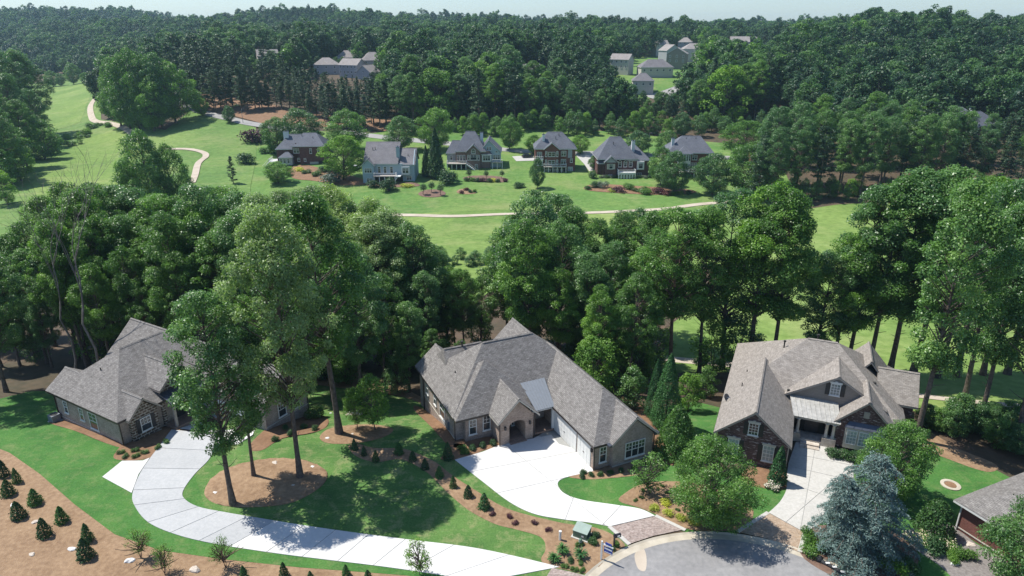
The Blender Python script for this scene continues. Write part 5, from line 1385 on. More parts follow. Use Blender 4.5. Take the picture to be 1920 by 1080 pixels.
# ------------------------------------------------------------------ houses of the far neighbourhood
def distant(label, px, ybase, Y, ang, W, D_, wall, rise, wmat, rmat, gable=True, ridge='u', wn_=3, garage=False):
    x, z = topz(px, ybase, Y); z = min(z, h(x, Y) + 4)
    H_ = House("distant_house", label, (x, Y), ang, z, group=None); H_.roof_mat = MT[rmat]; H_.trim = MT['white']; w2 = W / 2
    H_.box("wall", -w2, w2, 0, D_, -8, wall, MT[wmat])
    if gable and ridge == 'u':
        H_.hip(-w2 - .4, w2 + .4, -.4, D_ + .4, wall + .05, (-w2 - .4, D_ / 2), (w2 + .4, D_ / 2), wall + rise)
        for d, u in (('l', -w2), ('r', w2)): H_.gable_wall(0, D_, u * 1.001, wall - .1, wall, wall + rise - .3, MT[wmat], d=d)
    elif gable:
        H_.hip(-w2 - .4, w2 + .4, -.4, D_ + .4, wall + .05, (0, -.4), (0, D_ + .4), wall + rise); H_.gable_wall(-w2, w2, -.02, wall - .1, wall, wall + rise - .3, MT[wmat])
    else:
        k = D_ / 2
        H_.hip(-w2 - .4, w2 + .4, -.4, D_ + .4, wall + .05, (-w2 + k * .9, D_ / 2), (w2 - k * .9, D_ / 2), wall + rise)
    for fl in range(1 if wall < 4 else 2):
        for i in range(wn_):
            u = -w2 + W * (i + .5) / wn_; H_.window('f', u, -.02, .9 + 2.9 * fl, 1.2, 1.5, fr=.14, bar=.08)
    if garage: H_.door('f', -w2 + 3.2, -.03, 0, 4.8, 2.3, MT['white'], "garage_door", (4, 3), False)
    return H_
distant("pale gabled house at the left edge of the far estate", 505, 122, 470, 25, 13, 11, 5.6, 4, 'siding_cream', 'shingle_pale', True, 'u', 3)
distant("low roofed house behind the pines left of the grey houses", 545, 126, 480, -10, 14, 11, 4.6, 3.4, 'siding_cream', 'shingle_pale', False)
distant("wide grey house with hipped roof beyond the pines", 613, 140, 440, 12, 15, 12, 5.8, 4, 'siding_grey', 'shingle_pale', False)
distant("grey house with long window row and shed wing beyond the pines", 653, 140, 425, -24, 13, 10, 5.4, 3.6, 'siding_grey', 'shingle_pale', True, 'u', 5)
distant("grey gabled garage wing facing the wood", 682, 149, 418, -28, 10, 9, 4.0, 4.0, 'siding_grey', 'shingle_pale', True, 'w', 1)
distant("brown hip roof house rising behind the grey houses", 652, 125, 500, 10, 15, 12, 6, 4.6, 'siding_cream', 'shingle_pale', False)
distant("brown hip roof house with white porch posts beyond the pines", 702, 130, 470, 20, 15, 12, 5.6, 5, 'siding_cream', 'shingle_pale', False)
distant("cream house half hidden by tall trees near the gap", 850, 142, 455, 20, 10, 9, 5, 4, 'siding_cream', 'shingle_pale', True, 'w', 2)
distant("white house seen through trees left of the gap", 995, 146, 430, -8, 10, 8, 4.8, 3, 'siding_cream', 'shingle_pale', True, 'u', 2)
distant("two storey blue grey house above the shaded trees", 1160, 130, 430, -32, 12, 8, 5.6, 3.2, 'siding_cream', 'shingle_pale', True, 'u', 4)
distant("low white ranch house with broad grey hip roof", 1232, 137, 420, 4, 19, 11, 3.2, 4.2, 'siding_cream', 'shingle_grey2', False, 'u', 5)
distant("small grey cottage with two gables by the far lane", 1206, 162, 380, -5, 11, 9, 3.2, 3.8, 'siding_cream', 'shingle_grey2', False, 'u', 3)
distant("tall tan house with narrow gable end in the far estate", 1268, 117, 480, -18, 13, 11, 6.0, 4, 'siding_tan', 'shingle_pale', True, 'w', 3)
distant("blue grey two storey house on the skyline of the estate", 1264, 90, 560, 24, 13, 11, 5.6, 4.4, 'siding_grey', 'shingle_pale', True, 'w', 3)
distant("grey roofed house right of the blue grey one on the skyline", 1305, 88, 580, 0, 18, 12, 6.4, 4.2, 'siding_grey', 'shingle_pale', False, 'u', 4)
distant("tan roofed house on the skyline behind the trees", 1358, 84, 600, 8, 18, 12, 6.5, 4.5, 'siding_cream', 'shingle_pale', False, 'u', 4)
distant("pale house with brown roof at the right of the skyline estate", 1388, 78, 640, -10, 16, 12, 6.5, 4.5, 'siding_cream', 'shingle_pale', True, 'u', 4)
for px, yb, Y, an, W_2, gb, wm, l in ((1243, 84, 640, 15, 12, True, 'siding_cream', "small pale gabled house at the left of the skyline estate"), (1284, 80, 660, -20, 12, False, 'siding_grey', "small grey house behind the skyline row"), (1331, 92, 560, 30, 12, True, 'siding_cream', "pale house below the skyline row beside the lane"), (1340, 78, 690, 0, 13, False, 'siding_cream', "pale hip roofed house far back on the skyline"), (1376, 86, 600, -25, 12, True, 'siding_cream', "cream house near the right end of the skyline row"), (1412, 77, 680, 12, 13, False, 'siding_grey', "small grey house past the right end of the skyline row")):
    distant(l, px, yb, Y, an, W_2, 10, 5.4, 4, wm, 'shingle_pale', gb, 'u', 3)
distant("red brick house with white porch on the far left hillside", 346, 97, 620, -20, 20, 14, 8.5, 6.5, 'brick_dark', 'shingle_pale', True, 'u', 4)
distant("grey house beside the red brick one on the far left hillside", 384, 102, 600, 10, 16, 12, 5.5, 6.0, 'siding_grey', 'shingle_pale', True, 'w', 2)
distant("blue grey roof with white chimney among trees on the far right", 1858, 208, 262, 25, 16, 11, 4.5, 4.5, 'brick_dark', 'shingle_blue', False, 'u', 3).chimney(-3.4, 5, 6, 10.5, 1.2, 1.2, MT['chimney_w'])
distant("blue grey roof half buried in trees on the far right", 1802, 205, 275, -10, 14, 10, 4.2, 3.6, 'brick_dark', 'shingle_blue', False, 'u', 3)
distant("pale roof peeking between trees at the right edge", 1850, 168, 330, 15, 12, 10, 5, 4, 'siding_cream', 'shingle_pale', True, 'w', 2)
distant("blue roofed house at the right edge of the wood", 1895, 175, 320, -20, 14, 10, 4.5, 4, 'siding_grey', 'shingle_blue', False, 'u', 3)
tag(drape_poly("far_lawn", L_((1130, 178), (1180, 105), (1250, 98), (1360, 118), (1345, 140), (1300, 168), (1260, 182), (1200, 186)), MT['far_lawn'], 0.15, 6), "lawns between the houses of the far estate", "lawn")
tag(strip("road", [g(*p) for p in ((1215, 183), (1255, 174), (1290, 160), (1315, 140), (1330, 118), (1345, 100))], 9, MT['roadgrey'], 0.3), "pale lane through the far estate", "road")
tag(drape_poly("far_lawn", L_((325, 103), (350, 99), (372, 103), (350, 112)), MT['far_lawn'], 0.3, 8), "small lawn below the red brick house on the far left hillside", "lawn")

# ------------------------------------------------------------------ cars
MT['car_dark'] = M_flat('dark car paint', (0.02, 0.022, 0.03), 0.25, 0.6); MT['car_white'] = M_flat('white car paint', (0.7, 0.7, 0.7), 0.3, 0.6); MT['tyre'] = M_flat('tyre rubber', (0.02, 0.02, 0.02), 0.9)
MT['lamp_red'] = M_flat('tail lamp', (0.3, 0.02, 0.02), 0.3)
def car(label, x, y, rz, paint):
    o = thing("parked_car", label, "car", (x, y, h(x, y) + 0.22), rz)
    mb = MB(); W = .9
    def sect(z, pts): pass
    side = [(-2.25, .35), (-2.2, .75), (-1.5, .92), (1.05, .95), (2.1, .82), (2.3, .6), (2.3, .32)]
    n = len(side)
    A_ = [(x_, -W, z) for x_, z in side]; B_ = [(x_, W, z) for x_, z in side]
    mb.poly(A_[::-1]); mb.poly(B_)
    for i in range(n): j = (i + 1) % n; mb.poly([A_[i], A_[j], B_[j], B_[i]])
    mb.build("body", paint, o)
    cb = MB(); lo = [(-1.9, .9), (1.1, .93)]; hi = [(-1.3, 1.45), (.35, 1.47)]
    cb.hexa([(-1.9, -.82, .88), (1.15, -.82, .9), (1.15, .82, .9), (-1.9, .82, .88), (-1.35, -.62, 1.42), (.35, -.62, 1.44), (.35, .62, 1.44), (-1.35, .62, 1.42)]); cb.build("windows", MT['glass'], o)
    rb = MB(); rb.hexa([(-1.36, -.63, 1.421), (.36, -.63, 1.441), (.36, .63, 1.441), (-1.36, .63, 1.421), (-1.2, -.55, 1.49), (.25, -.55, 1.5), (.25, .55, 1.5), (-1.2, .55, 1.49)]); rb.build("roof", paint, o)
    for sx in (-1.4, 1.4):
        for sy in (-.82, .82):
            wb = MB(); wb.tube([(sx, sy - .11, .33), (sx, sy + .11, .33)], .33, 14); wo = wb.build("wheel", MT['tyre'], o)
            rb = MB(); rb.tube([(sx, sy + (.1 if sy > 0 else -.12), .33), (sx, sy + (.12 if sy > 0 else -.1), .33)], .2, 10); rb.build("rim", MT['metal_grey'], wo)
    for sy in (-.65, .65):
        b2 = MB(); b2.box(2.28, 2.33, sy - .18, sy + .18, .55, .7); b2.build("headlight", MT['white'], o)
        b2 = MB(); b2.box(-2.26, -2.2, sy - .18, sy + .18, .6, .75); b2.build("tail_light", MT['lamp_red'], o)
x, y = g(989, 296); car("black car parked on the pale court of the far red brick house", x, y, R(20), MT['car_dark'])
x, y = g(668, 318); car("white car parked left of the pale blue house", x, y, R(75), MT['car_white'])
x, y = g(676, 308); car("dark car parked behind the white one by the pale blue house", x, y, R(80), MT['car_dark'])
# ------------------------------------------------------------------ near planting
ORD = ["first", "second", "third", "fourth", "fifth", "sixth", "seventh", "eighth", "ninth", "tenth", "eleventh", "twelfth", "thirteenth", "fourteenth"]
T_, B_ = "tree", "shrub"
# trees standing in the lawn
def multi_tree(lbl, feet, key_list):
    pass
plant_px('forest3', "broadleaf_tree", "tall tree at the front of the oval bed, low leafy boughs over the driveway", T_, 437, 946, 545, wid=0.94, rot=0.4)
plant_px('forest1', "broadleaf_tree", "slimmer tree just behind the front one in the oval bed", T_, 476, 893, 600, wid=0.8, rot=2.0)
plant_px('forest5', "broadleaf_tree", "tall pale-leaved tree with bare dark trunk at the back of the oval bed", T_, 563, 895, 395, wid=0.74, rot=1.0)
plant_px('forest0', "broadleaf_tree", "tall tree with straight dark trunk in the small bed on the lawn", T_, 636, 812, 372, wid=0.95, rot=3.1)
plant_px('young_yellow', "young_tree", "young yellow-green tree on the right in the small lawn bed", T_, 703, 806, 708)
plant_px('young_yellow', "young_tree", "smaller yellow-green sapling left in the small lawn bed", T_, 670, 804, 728, wid=0.85)
plant_px('sapling', "young_tree", "round headed sapling in front of the white driveway at the bottom edge", T_, 786, 1077, 1008)
for (px, yb, yt), l in zip(((264, 1046, 992), (309, 1078, 1024), (424, 1065, 1010)), ("thin multi-stem sapling on the straw bank, left of three", "thin yellowish sapling on the straw bank at the bottom edge", "thin sapling on the straw bank beside the driveway")):
    plant_px('thin_sapling', "young_tree", l, T_, px, yb, yt)
for k, (px, yb, yt) in enumerate(((8, 893, 862), (33, 905, 877), (17, 928, 899), (67, 945, 916), (36, 971, 940), (117, 979, 949), (85, 1005, 971), (165, 1014, 981), (162, 1046, 1009), (459, 1090, 1060), (533, 1080, 1054), (649, 1078, 1058), (690, 1084, 1068), (583, 1090, 1070))):
    plant_px('clip_cone_b' if k % 2 else 'clip_cone', "cone_shrub", "%s small dark cone evergreen from the left on the straw bank" % ORD[k], B_, px, yb, yt, "cone evergreens on the straw bank", wid=rng.uniform(.72, 1.2))
for k, (px, yb, yt) in enumerate(((665, 843, 822), (683, 854, 836), (705, 865, 844), (748, 851, 828), (774, 864, 845), (797, 879, 859), (824, 895, 873), (850, 914, 892), (878, 932, 909), (908, 953, 924))):
    plant_px('clip_cone' if k % 3 else 'clip_cone_b', "cone_shrub", "%s clipped dark cone shrub along the winding bed, counted from its upper left end" % ORD[k], B_, px, yb, yt, "cone shrubs in the winding bed", wid=rng.uniform(.85, 1.1))
plant_px('clip_cone', "cone_shrub", "taller cone shrub at the left corner of the white driveway court", B_, 840, 861, 829, wid=.85)
for k, (px, yb) in enumerate(((924, 966), (955, 971), (967, 983), (1002, 983), (1028, 995))):
    plant_px('bush_red', "plum_shrub", "%s small plum-red shrub from the left in the winding bed" % ORD[k], B_, px, yb, yb - 8, "plum shrubs in the winding bed")
for k, (px, yb, ht, kk) in enumerate(((1055, 1037, 14, 'tuft'), (1088, 1046, 15, 'tuft'), (1039, 1053, 14, 'tuft'), (1069, 1054, 10, 'bush'), (1088, 1058, 8, 'bush_green'), (1059, 1065, 9, 'bush_green'), (1077, 1069, 9, 'bush_green'), (1091, 1071, 8, 'bush_green'), (1115, 1007, 12, 'bush'), (1112, 1019, 13, 'bush'), (1157, 1023, 9, 'bush_green'), (1146, 1031, 9, 'bush_green'), (1087, 1024, 10, 'bush_green'))):
    l = {'tuft': "%s arching grass clump from the left beside the mailbox bed", 'bush': "%s dark low shrub from the left in the mailbox bed", 'bush_green': "%s small green shrub from the left in the mailbox bed"}[kk]
    plant_px(kk, {'tuft': "grass_clump", 'bush': "low_shrub", 'bush_green': "low_shrub"}[kk], l % ORD[{0: 1, 1: 2, 2: 0, 3: 0, 4: 4, 5: 0, 6: 1, 7: 5, 8: 2, 9: 1, 10: 7, 11: 6, 12: 3}[k]], B_, px, yb, yb - ht, "small planting round the mailbox")
for k, (px, yb) in enumerate(((227, 850), (254, 847), (272, 850), (235, 858), (255, 857), (296, 841), (313, 830))):
    plant_px('bush_green', "low_shrub", "%s tiny shrub from the left in the bed of the left house" % ORD[[0, 2, 4, 1, 3, 5, 6][k]], B_, px, yb, yb - 9, "tiny shrubs at the left house")
for k, (px, yb) in enumerate(((1091, 896), (1108, 893), (1093, 888), (1126, 892), (1145, 889), (1165, 885), (1190, 880), (1212, 873))):
    plant_px('bush', "low_shrub", "%s low dark shrub from the left under the garage gable" % ORD[[0, 2, 1, 3, 4, 5, 6, 7][k]], B_, px, yb, yb - 9, "low shrubs under the garage gable")
for k, (px, yb) in enumerate(((866, 843), (886, 843), (905, 838), (925, 834), (872, 852))):
    plant_px('bush_green' if k in (0, 4) else 'bush', "low_shrub", "%s low shrub from the left by the entry of the centre house" % ORD[[0, 2, 3, 4, 1][k]], B_, px, yb, yb - 11, "low shrubs by the entry")
for k, (px, yb) in enumerate(((516, 826), (545, 815), (570, 803), (590, 806), (535, 805))):
    plant_px('bush', "low_shrub", "%s low dark shrub from the left in the bed by the left garage" % ORD[[0, 2, 3, 4, 1][k]], B_, px, yb, yb - 10, "low shrubs by the left garage")
plant_px('bush_green', "upright_shrub", "open upright shrub at the corner of the left house garage", B_, 591, 784, 757, wid=.8)
for k, (px, yb) in enumerate(((1226, 955), (1252, 965), (1249, 946), (1278, 974), (1301, 983))):
    plant_px('bush_gold', "golden_shrub", "%s golden yellow mound shrub from the left in the maple bed" % ORD[[0, 2, 1, 3, 4][k]], B_, px, yb, yb - 11, "golden shrubs in the maple bed")
for k, (px, yb) in enumerate(((1203, 934), (1234, 919), (1205, 921), (1251, 926), (1192, 940), (1241, 913), (1270, 958), (1292, 965))):
    plant_px('bush_green', "low_shrub", "%s small green plant from the left in the maple bed" % ORD[[1, 3, 2, 5, 0, 4, 6, 7][k]], B_, px, yb, yb - 6, "small plants in the maple bed")
plant_px('sapling', "young_tree", "young round tree at the left of the maple bed", T_, 1217, 927, 850, wid=1.25)
plant_px('maple', "maple_tree", "broad bright green tree overhanging the kerb between two drives", T_, 1332, 983, 828, wid=.9)
plant_px('cypress', "cypress_tree", "taller dense cypress beside the right house", T_, 1247, 800, 662)
plant_px('cypress', "cypress_tree", "shorter dense cypress leaning on the taller one", T_, 1226, 782, 672, wid=.8)
plant_px('broad_cone', "conical_tree", "bright green conical evergreen in front of the cypresses", T_, 1266, 852, 758)
plant_px('slim_cone', "cone_shrub", "slim clipped arborvitae at the corner of the right house", B_, 1456, 906, 836, wid=1.1)
plant_px('slim_cone', "cone_shrub", "small arborvitae left of the right house gable", B_, 1336, 826, 812)
plant_px('cedar', "blue_cedar", "large blue grey weeping cedar at the edge of the cul-de-sac", T_, 1612, 1036, 846, rot=0.6)
plant_px('round1', "broadleaf_tree", "dark rounded tree behind the blue cedar", T_, 1672, 935, 800, wid=.86)
plant_px('laurel', "laurel_shrub", "large clipped egg-shaped evergreen by the corner house", B_, 1748, 1003, 938)
plant_px('round0', "broadleaf_tree", "leafy tree in the lower right corner in front of the corner house", T_, 1905, 1120, 950, wid=.75)
for px, yb, yt, kk, l in ((1721, 1020, 994, 'bush_bloom', "cream flowering shrub left of the dark shrub in the corner bed"), (1748, 1034, 1005, 'bush', "dark round shrub in the middle of the corner bed"), (1768, 1028, 1003, 'bush_bloom', "cream flowering shrub right of the dark shrub in the corner bed"),
                          (1520, 1036, 1010, 'bush_green', "clipped round shrub at the foot of the cedar beside the apron"), (1518, 1012, 990, 'bush_green', "upper clipped shrub beside the tan apron"), (1547, 1032, 1008, 'bush', "dark clipped shrub under the cedar"),
                          (1790, 1038, 1022, 'bush_bright', "fresh green clump in the corner gravel bed"), (1780, 1052, 1035, 'bush_bright', "low green clump nearest the lawn in the corner bed"), (1812, 1052, 1030, 'bush_bright', "green clump beside the corner house wall"),
                          (1448, 915, 902, 'bush_cream', "cream flowering mound below the arborvitae"), (1668, 1075, 1045, 'bush_bright', "yellow-green shrub under the cedar at the bottom edge"), (1700, 1070, 1045, 'bush', "dark shrub at the bottom edge right of the cedar"),
                          (1585, 862, 842, 'bush', "dark shrub under the bay window of the right house"), (1612, 868, 845, 'bush', "second dark shrub under the bay window"), (1562, 858, 838, 'bush', "dark shrub beside the porch column of the right house")):
    plant_px(kk, "garden_shrub", l, B_, px, yb, yt)

def nth(k):
    u = ["", "first", "second", "third", "fourth", "fifth", "sixth", "seventh", "eighth", "ninth", "tenth", "eleventh", "twelfth", "thirteenth", "fourteenth", "fifteenth", "sixteenth", "seventeenth", "eighteenth", "nineteenth"]
    if k < 20: return u[k]
    t, r_ = divmod(k, 10); w = ["", "", "twent", "thirt", "fort", "fift", "sixt", "sevent", "eight", "ninet"][t]
    return w + "ieth" if r_ == 0 else (w + "y-" + u[r_] if t != 4 else "forty-" + u[r_])
CNT = {}
def count(key):
    CNT[key] = CNT.get(key, 0) + 1; return nth(CNT[key])
# ------------------------------------------------------------------ the wood behind the houses
SKY_PX = [-120, 0, 60, 90, 170, 230, 260, 300, 380, 470, 540, 600, 660, 720, 775, 800, 850, 900, 925, 950, 985, 1020, 1080, 1130, 1190, 1230, 1300, 1350, 1400, 1460, 1510, 1545, 1570, 1600, 1640, 1700, 1780, 1850, 1920, 2050]
SKY_Y = [440, 440, 410, 335, 322, 350, 385, 350, 345, 360, 352, 350, 368, 390, 420, 470, 500, 512, 530, 440, 372, 348, 380, 402, 362, 398, 388, 380, 348, 332, 345, 430, 468, 440, 352, 330, 312, 325, 340, 345]
skyf = lambda px: float(np.interp(px, SKY_PX, SKY_Y))
gw = "trees of the wood behind the near houses"
def wood(px, ytop, Y, keys, lbl, wid=1.0):
    plant_top(rng.choice(keys), "broadleaf_tree", lbl, T_, px, ytop, Y, gw, wid * rng.uniform(.9, 1.15))
def LBL_W(px, rank):
    part = "the left house" if px < 560 else ("the centre house" if px < 1250 else "the right house")
    return "%s tall tree from the left, %s rank of the wood behind %s" % (count((rank, part)), rank, part)
TALL = ['forest0', 'forest1', 'forest2', 'forest3', 'forest4']
# back rank gives the outline
px = -70
while px < 2010:
    k = skyf(px)
    keys = ['pale_grove', 'forest5'] if 470 < px < 730 else TALL
    if not (905 < px < 945):
        wood(px, k + rng.uniform(-4, 22), rng.uniform(90, 104) if px < 1250 else rng.uniform(83, 89), keys, LBL_W(px, 'back'))
    px += rng.uniform(34, 46) if px < 1250 else rng.uniform(44, 60)
# middle rank
px = -60
while px < 2000:
    k = skyf(px)
    if not (890 < px < 950) and px < 1250:
        wood(px, k + rng.uniform(35, 95), rng.uniform(84, 91) if px < 1250 else rng.uniform(78, 83), TALL + (['pale_grove'] if 440 < px < 740 else []), LBL_W(px, 'middle'), 0.95)
    px += rng.uniform(40, 58) if px < 1260 or px > 1640 else rng.uniform(75, 100)
# front rank at the edge of the gardens
px = -50
while px < 1980:
    k = skyf(px)
    if px < 1215 and not (890 < px < 940):
        wood(px, max(k + 110, 440) + rng.uniform(-10, 70), rng.uniform(73, 79) if 440 < px < 760 or px > 1080 else rng.uniform(82, 87), TALL, LBL_W(px, 'front'), 0.9)
    px += rng.uniform(48, 70)
for px, yt, Y in ((775, 455, 96), (800, 480, 92), (835, 498, 94), (868, 505, 91), (898, 520, 95), (948, 430, 98), (965, 400, 95)):
    wood(px, yt, Y, TALL, "%s tree from the left along the low gap of the wood behind the centre house" % count('gap'))
# big trunks right of the right house
for px, yb, yt, l in ((1716, 826, 345, "massive trunked tree rising beside the right house"), (1806, 760, 335, "tall leaning tree right of the massive trunk"), (1835, 800, 380, "tall tree over the shrubs at the right edge"), (1905, 830, 350, "tall tree at the right edge of the picture")):
    plant_px({1716: 'forest1', 1806: 'forest3', 1835: 'forest1', 1905: 'forest3'}[px], "broadleaf_tree", l, T_, px, yb, yt, wid=.84)
for px, yb, yt in ((-30, 760, 420), (12, 735, 450), (165, 690, 420), (210, 690, 430)):
    plant_px(rng.choice(TALL), "broadleaf_tree", "%s tall dark trunked tree from the left at the wood edge beside the left house" % count("we"), T_, px, yb, yt, "wood edge trees at the left", wid=.9)
# understorey
gu = "low trees under the wood"
for px in sorted(rng.uniform(-60, 1240) for i in range(58)):
    px = px; Y = rng.uniform(74, 98)
    x = topz(px, 540, Y)[0]
    if 560 < px < 790 and Y < 80: continue
    if (px < 430 or 790 < px < 1070) and Y < 83: continue
    plant(rng.choice(['under0', 'under1', 'under0', 'fresh']), "understorey_tree", "%s low leafy tree from the left in the shade under the wood" % count('under'), T_, x, Y, rng.uniform(6, 11), gu)
for px, yb, yt, kk, l in ((1115, 755, 632, 'fresh', "pointed fresh green tree behind the garage roof of the centre house"), (1190, 770, 690, 'under1', "low dark tree right of the fresh green one"), (1290, 770, 700, 'fresh', "leafy shrub tree behind the cypresses"), (1320, 745, 690, 'under0', "low tree at the back corner of the right house"),
                          (1335, 700, 600, 'under0', "leafy low tree left of the right house roof"), (1385, 700, 590, 'under1', "bushy tree on the edge of the fairway left of the right house"),
                          (650, 720, 640, 'under0', "leafy low tree behind the small lawn bed"), (745, 735, 660, 'under1', "low tree at the wood edge left of the centre house"), (790, 690, 560, 'under0', "leafy tree touching the left gable of the centre house")):
    plant_px(kk, "understorey_tree", l, T_, px, yb, yt)
for k in range(22):
    px, py = 1735 + 255 * (k + rng.random()) / 22, rng.uniform(795, 862)
    if py > 800 + (px - 1735) * 0.42: py = 800 + (px - 1735) * 0.3
    x, y = g(px, py)
    plant(rng.choice(['under0', 'under1', 'round0']), "thicket_shrub", "%s leafy shrub from the left in the thicket right of the right house" % nth(k + 1), B_, x, y, rng.uniform(2.5, 4.5), "thicket right of the right house", wid=1.2)
for k in range(12):
    x, y = g(800 + 135 * (k + rng.random()) / 12, rng.uniform(486, 500))
    plant('under1', "creek_shrub", "%s shrub from the left in the dark line along the creek" % nth(k + 1), B_, x, y, rng.uniform(2, 3.6), "shrubs along the creek", wid=1.5)
bare = make_bare(22)
for (px, yt, Y), l in zip(((95, 385, 74), (60, 410, 80)), ("grey leafless tree at the edge of the left wood", "thinner grey leafless tree behind the first")):
    x, zt = topz(px, yt, Y); o = thing("bare_tree", l, T_, (x, Y, h(x, Y)), rng.uniform(0, 6)); s = (zt - h(x, Y)) / 20; o.scale = (s, s, s); link("trunk", bare, o)

# ------------------------------------------------------------------ trees and shrubs on the golf course and round the far houses
FT = (
 ('round1', 262, 246, 97, "large dense tree in the clump beside the far cart path", .72), ('round0', 228, 238, 112, "left tree of the dense clump beside the far cart path", .62), ('round0', 305, 240, 104, "right tree of the dense clump beside the far cart path", .7), ('round1', 330, 232, 120, "small tree at the right of the dense clump by the cart path", .9),
 ('round0', 245, 243, 150, "front tree of the dense clump by the cart path", .8), ('round1', 290, 247, 150, "front right tree of the dense clump by the cart path", .85),
 ('round1', 380, 218, 184, "lawn tree left of two below the road", .85), ('round0', 430, 231, 199, "lawn tree right of two below the road", .85),
 ('round1', 100, 163, 133, "small tree left of the far group on the fairway", 1.0), ('round0', 139, 159, 119, "tallest of the small far group on the fairway", .9), ('round1', 162, 160, 136, "small tree right in the far group on the fairway", .9), ('round0', 115, 162, 138, "second small tree in the far fairway group", .9),
 ('round0', 290, 420, 250, "dark tree standing between the left fairway and cart path", .62), ('round1', 330, 415, 275, "spreading dark tree right of the fairway edge", .62), ('fresh', 265, 420, 315, "bright leafy tree in front of the fairway edge trees", .8),
 ('round1', 522, 288, 222, "rounded tree left behind the far dark brick house", .9), ('round0', 565, 284, 206, "bigger rounded tree behind the far dark brick house", .95), ('round1', 655, 283, 208, "large dark rounded tree behind the bright one", .95), ('bright_round', 645, 338, 256, "bright green tree in front of the large dark one", .95),
 ('round0', 752, 283, 219, "rounded tree behind the pale blue house", .95), ('round1', 818, 282, 205, "tall rounded tree behind the dark spires", .8), ('dark_spire', 818, 334, 240, "taller dark spire evergreen between two far houses", 1.0), ('dark_spire', 800, 332, 272, "shorter dark spire evergreen between two far houses", .9),
 ('round1', 956, 281, 221, "round lawn tree behind the gabled far house", .85), ('round0', 1008, 353, 298, "slim young tree on the far lawn", .6), ('round0', 1262, 362, 286, "dense tree left in front of the right end far house", .75), ('round1', 1238, 348, 276, "dense tree beside the dark brown far house", .75), ('round0', 1335, 366, 290, "dense tree right in front of the right end far house", .85),
 ('round1', 1400, 366, 272, "dense tree on the far lawn near the treeline", .85), ('bright_round', 1392, 300, 228, "broad tree behind the right end far house", 1.2), ('round0', 1195, 290, 246, "rounded tree behind the dark brown far house", 1.3), ('round0', 1250, 292, 246, "rounded tree left behind the right end far house", 1.1), ('bright_round', 1003, 290, 254, "low bright tree left behind the far red brick house", 1.3), ('bright_round', 1088, 290, 254, "low bright tree right behind the far red brick house", 1.3),
 ('round1', 522, 344, 304, "rounded shrub tree at the steps of the far dark brick house", 1.2), ('pine1', 438, 345, 292, "small layered pine on the golf course edge", 1.2), ('bush', 460, 308, 284, "dark shrub beside the small layered pine", 1.3), ('bush_red', 478, 268, 236, "purple leaved tree at the left of the far dark brick house", 1.1), ('bush_green', 500, 288, 272, "green shrub left of the far dark brick house", 1.2),
 ('bush_sil', 620, 346, 318, "grey-green spreading shrub below the far dark brick house", 1.1), ('bush_green', 595, 330, 318, "clipped green mound below the far dark brick house", 1.3), ('bush_green', 575, 326, 316, "upper clipped mound below the far dark brick house", 1.3), ('bush', 608, 322, 310, "dark hedge below the far dark brick garage", 2.2), ('bush_gold', 563, 321, 312, "yellow flowering shrub below the far dark brick house", 1.3),
 ('bush', 838, 345, 316, "dark rounded evergreen at the foot of the dark spires", 1.1), ('bush', 972, 352, 340, "low dark mound alone on the far lawn", 1.5), ('bush', 730, 358, 330, "dark shrub below the pale blue house, left", 1.0), ('bush', 700, 352, 336, "dark shrub at the left corner of the pale blue house", 1.2),
 ('bush_gold', 764, 350, 343, "yellow-green bed plant below the pale blue house", 2.2), ('bush', 1112, 334, 318, "round shrub beside the far brown house path", 1.0), ('round0', 1113, 318, 292, "small round tree by the drive of the far brown house", .9), ('round1', 1146, 316, 294, "small round tree left of the far brown house", .9))
for kk, px, yb, yt, l, wd in FT:
    if px in (522, 565, 655, 752, 818, 1392, 1400, 1335, 1262, 645) and kk.startswith(('round', 'bright')): wd *= 1.28
    cat = B_ if kk.startswith('bush') else T_
    plant_px(kk, "garden_shrub" if cat == B_ else ("evergreen_tree" if kk in ('dark_spire', 'pine1') else "lawn_tree"), l, cat, px, yb, yt, wid=wd)
for k, (px, yb, yt) in enumerate(((793, 366, 345), (810, 362, 342), (825, 367, 346), (880, 336, 318), (912, 336, 320), (940, 336, 320))):
    plant_px('lolli', "topiary_tree", ("%s ball-headed topiary tree from the left in the %s bed" % (ORD[k % 3], ("oval mulch", "island")[k // 3])), T_, px, yb, yt, "topiary trees on the far lawn", wid=1.1)
for k, (px, yb, ht, kk) in enumerate(((875, 340, 9, 'bush'), (886, 340, 10, 'bush_green'), (896, 341, 9, 'bush'), (905, 341, 10, 'bush_red'), (918, 342, 9, 'bush'), (926, 341, 8, 'bush_gold'), (934, 342, 8, 'bush'), (947, 341, 8, 'bush_red'))):
    plant_px(kk, "garden_shrub", "%s clipped shrub from the left in the island bed on the far lawn" % ORD[k], B_, px, yb, yb - ht, "shrubs in the island bed")
for k, (px, yb, kk) in enumerate(((866, 363, 'bush_red'), (875, 358, 'bush_red'), (881, 362, 'bush'), (889, 361, 'bush_green'))):
    plant_px(kk, "garden_shrub", "%s low shrub from the left in the small straw bed on the far lawn" % ORD[k], B_, px, yb, yb - 8, "shrubs in the small straw bed")
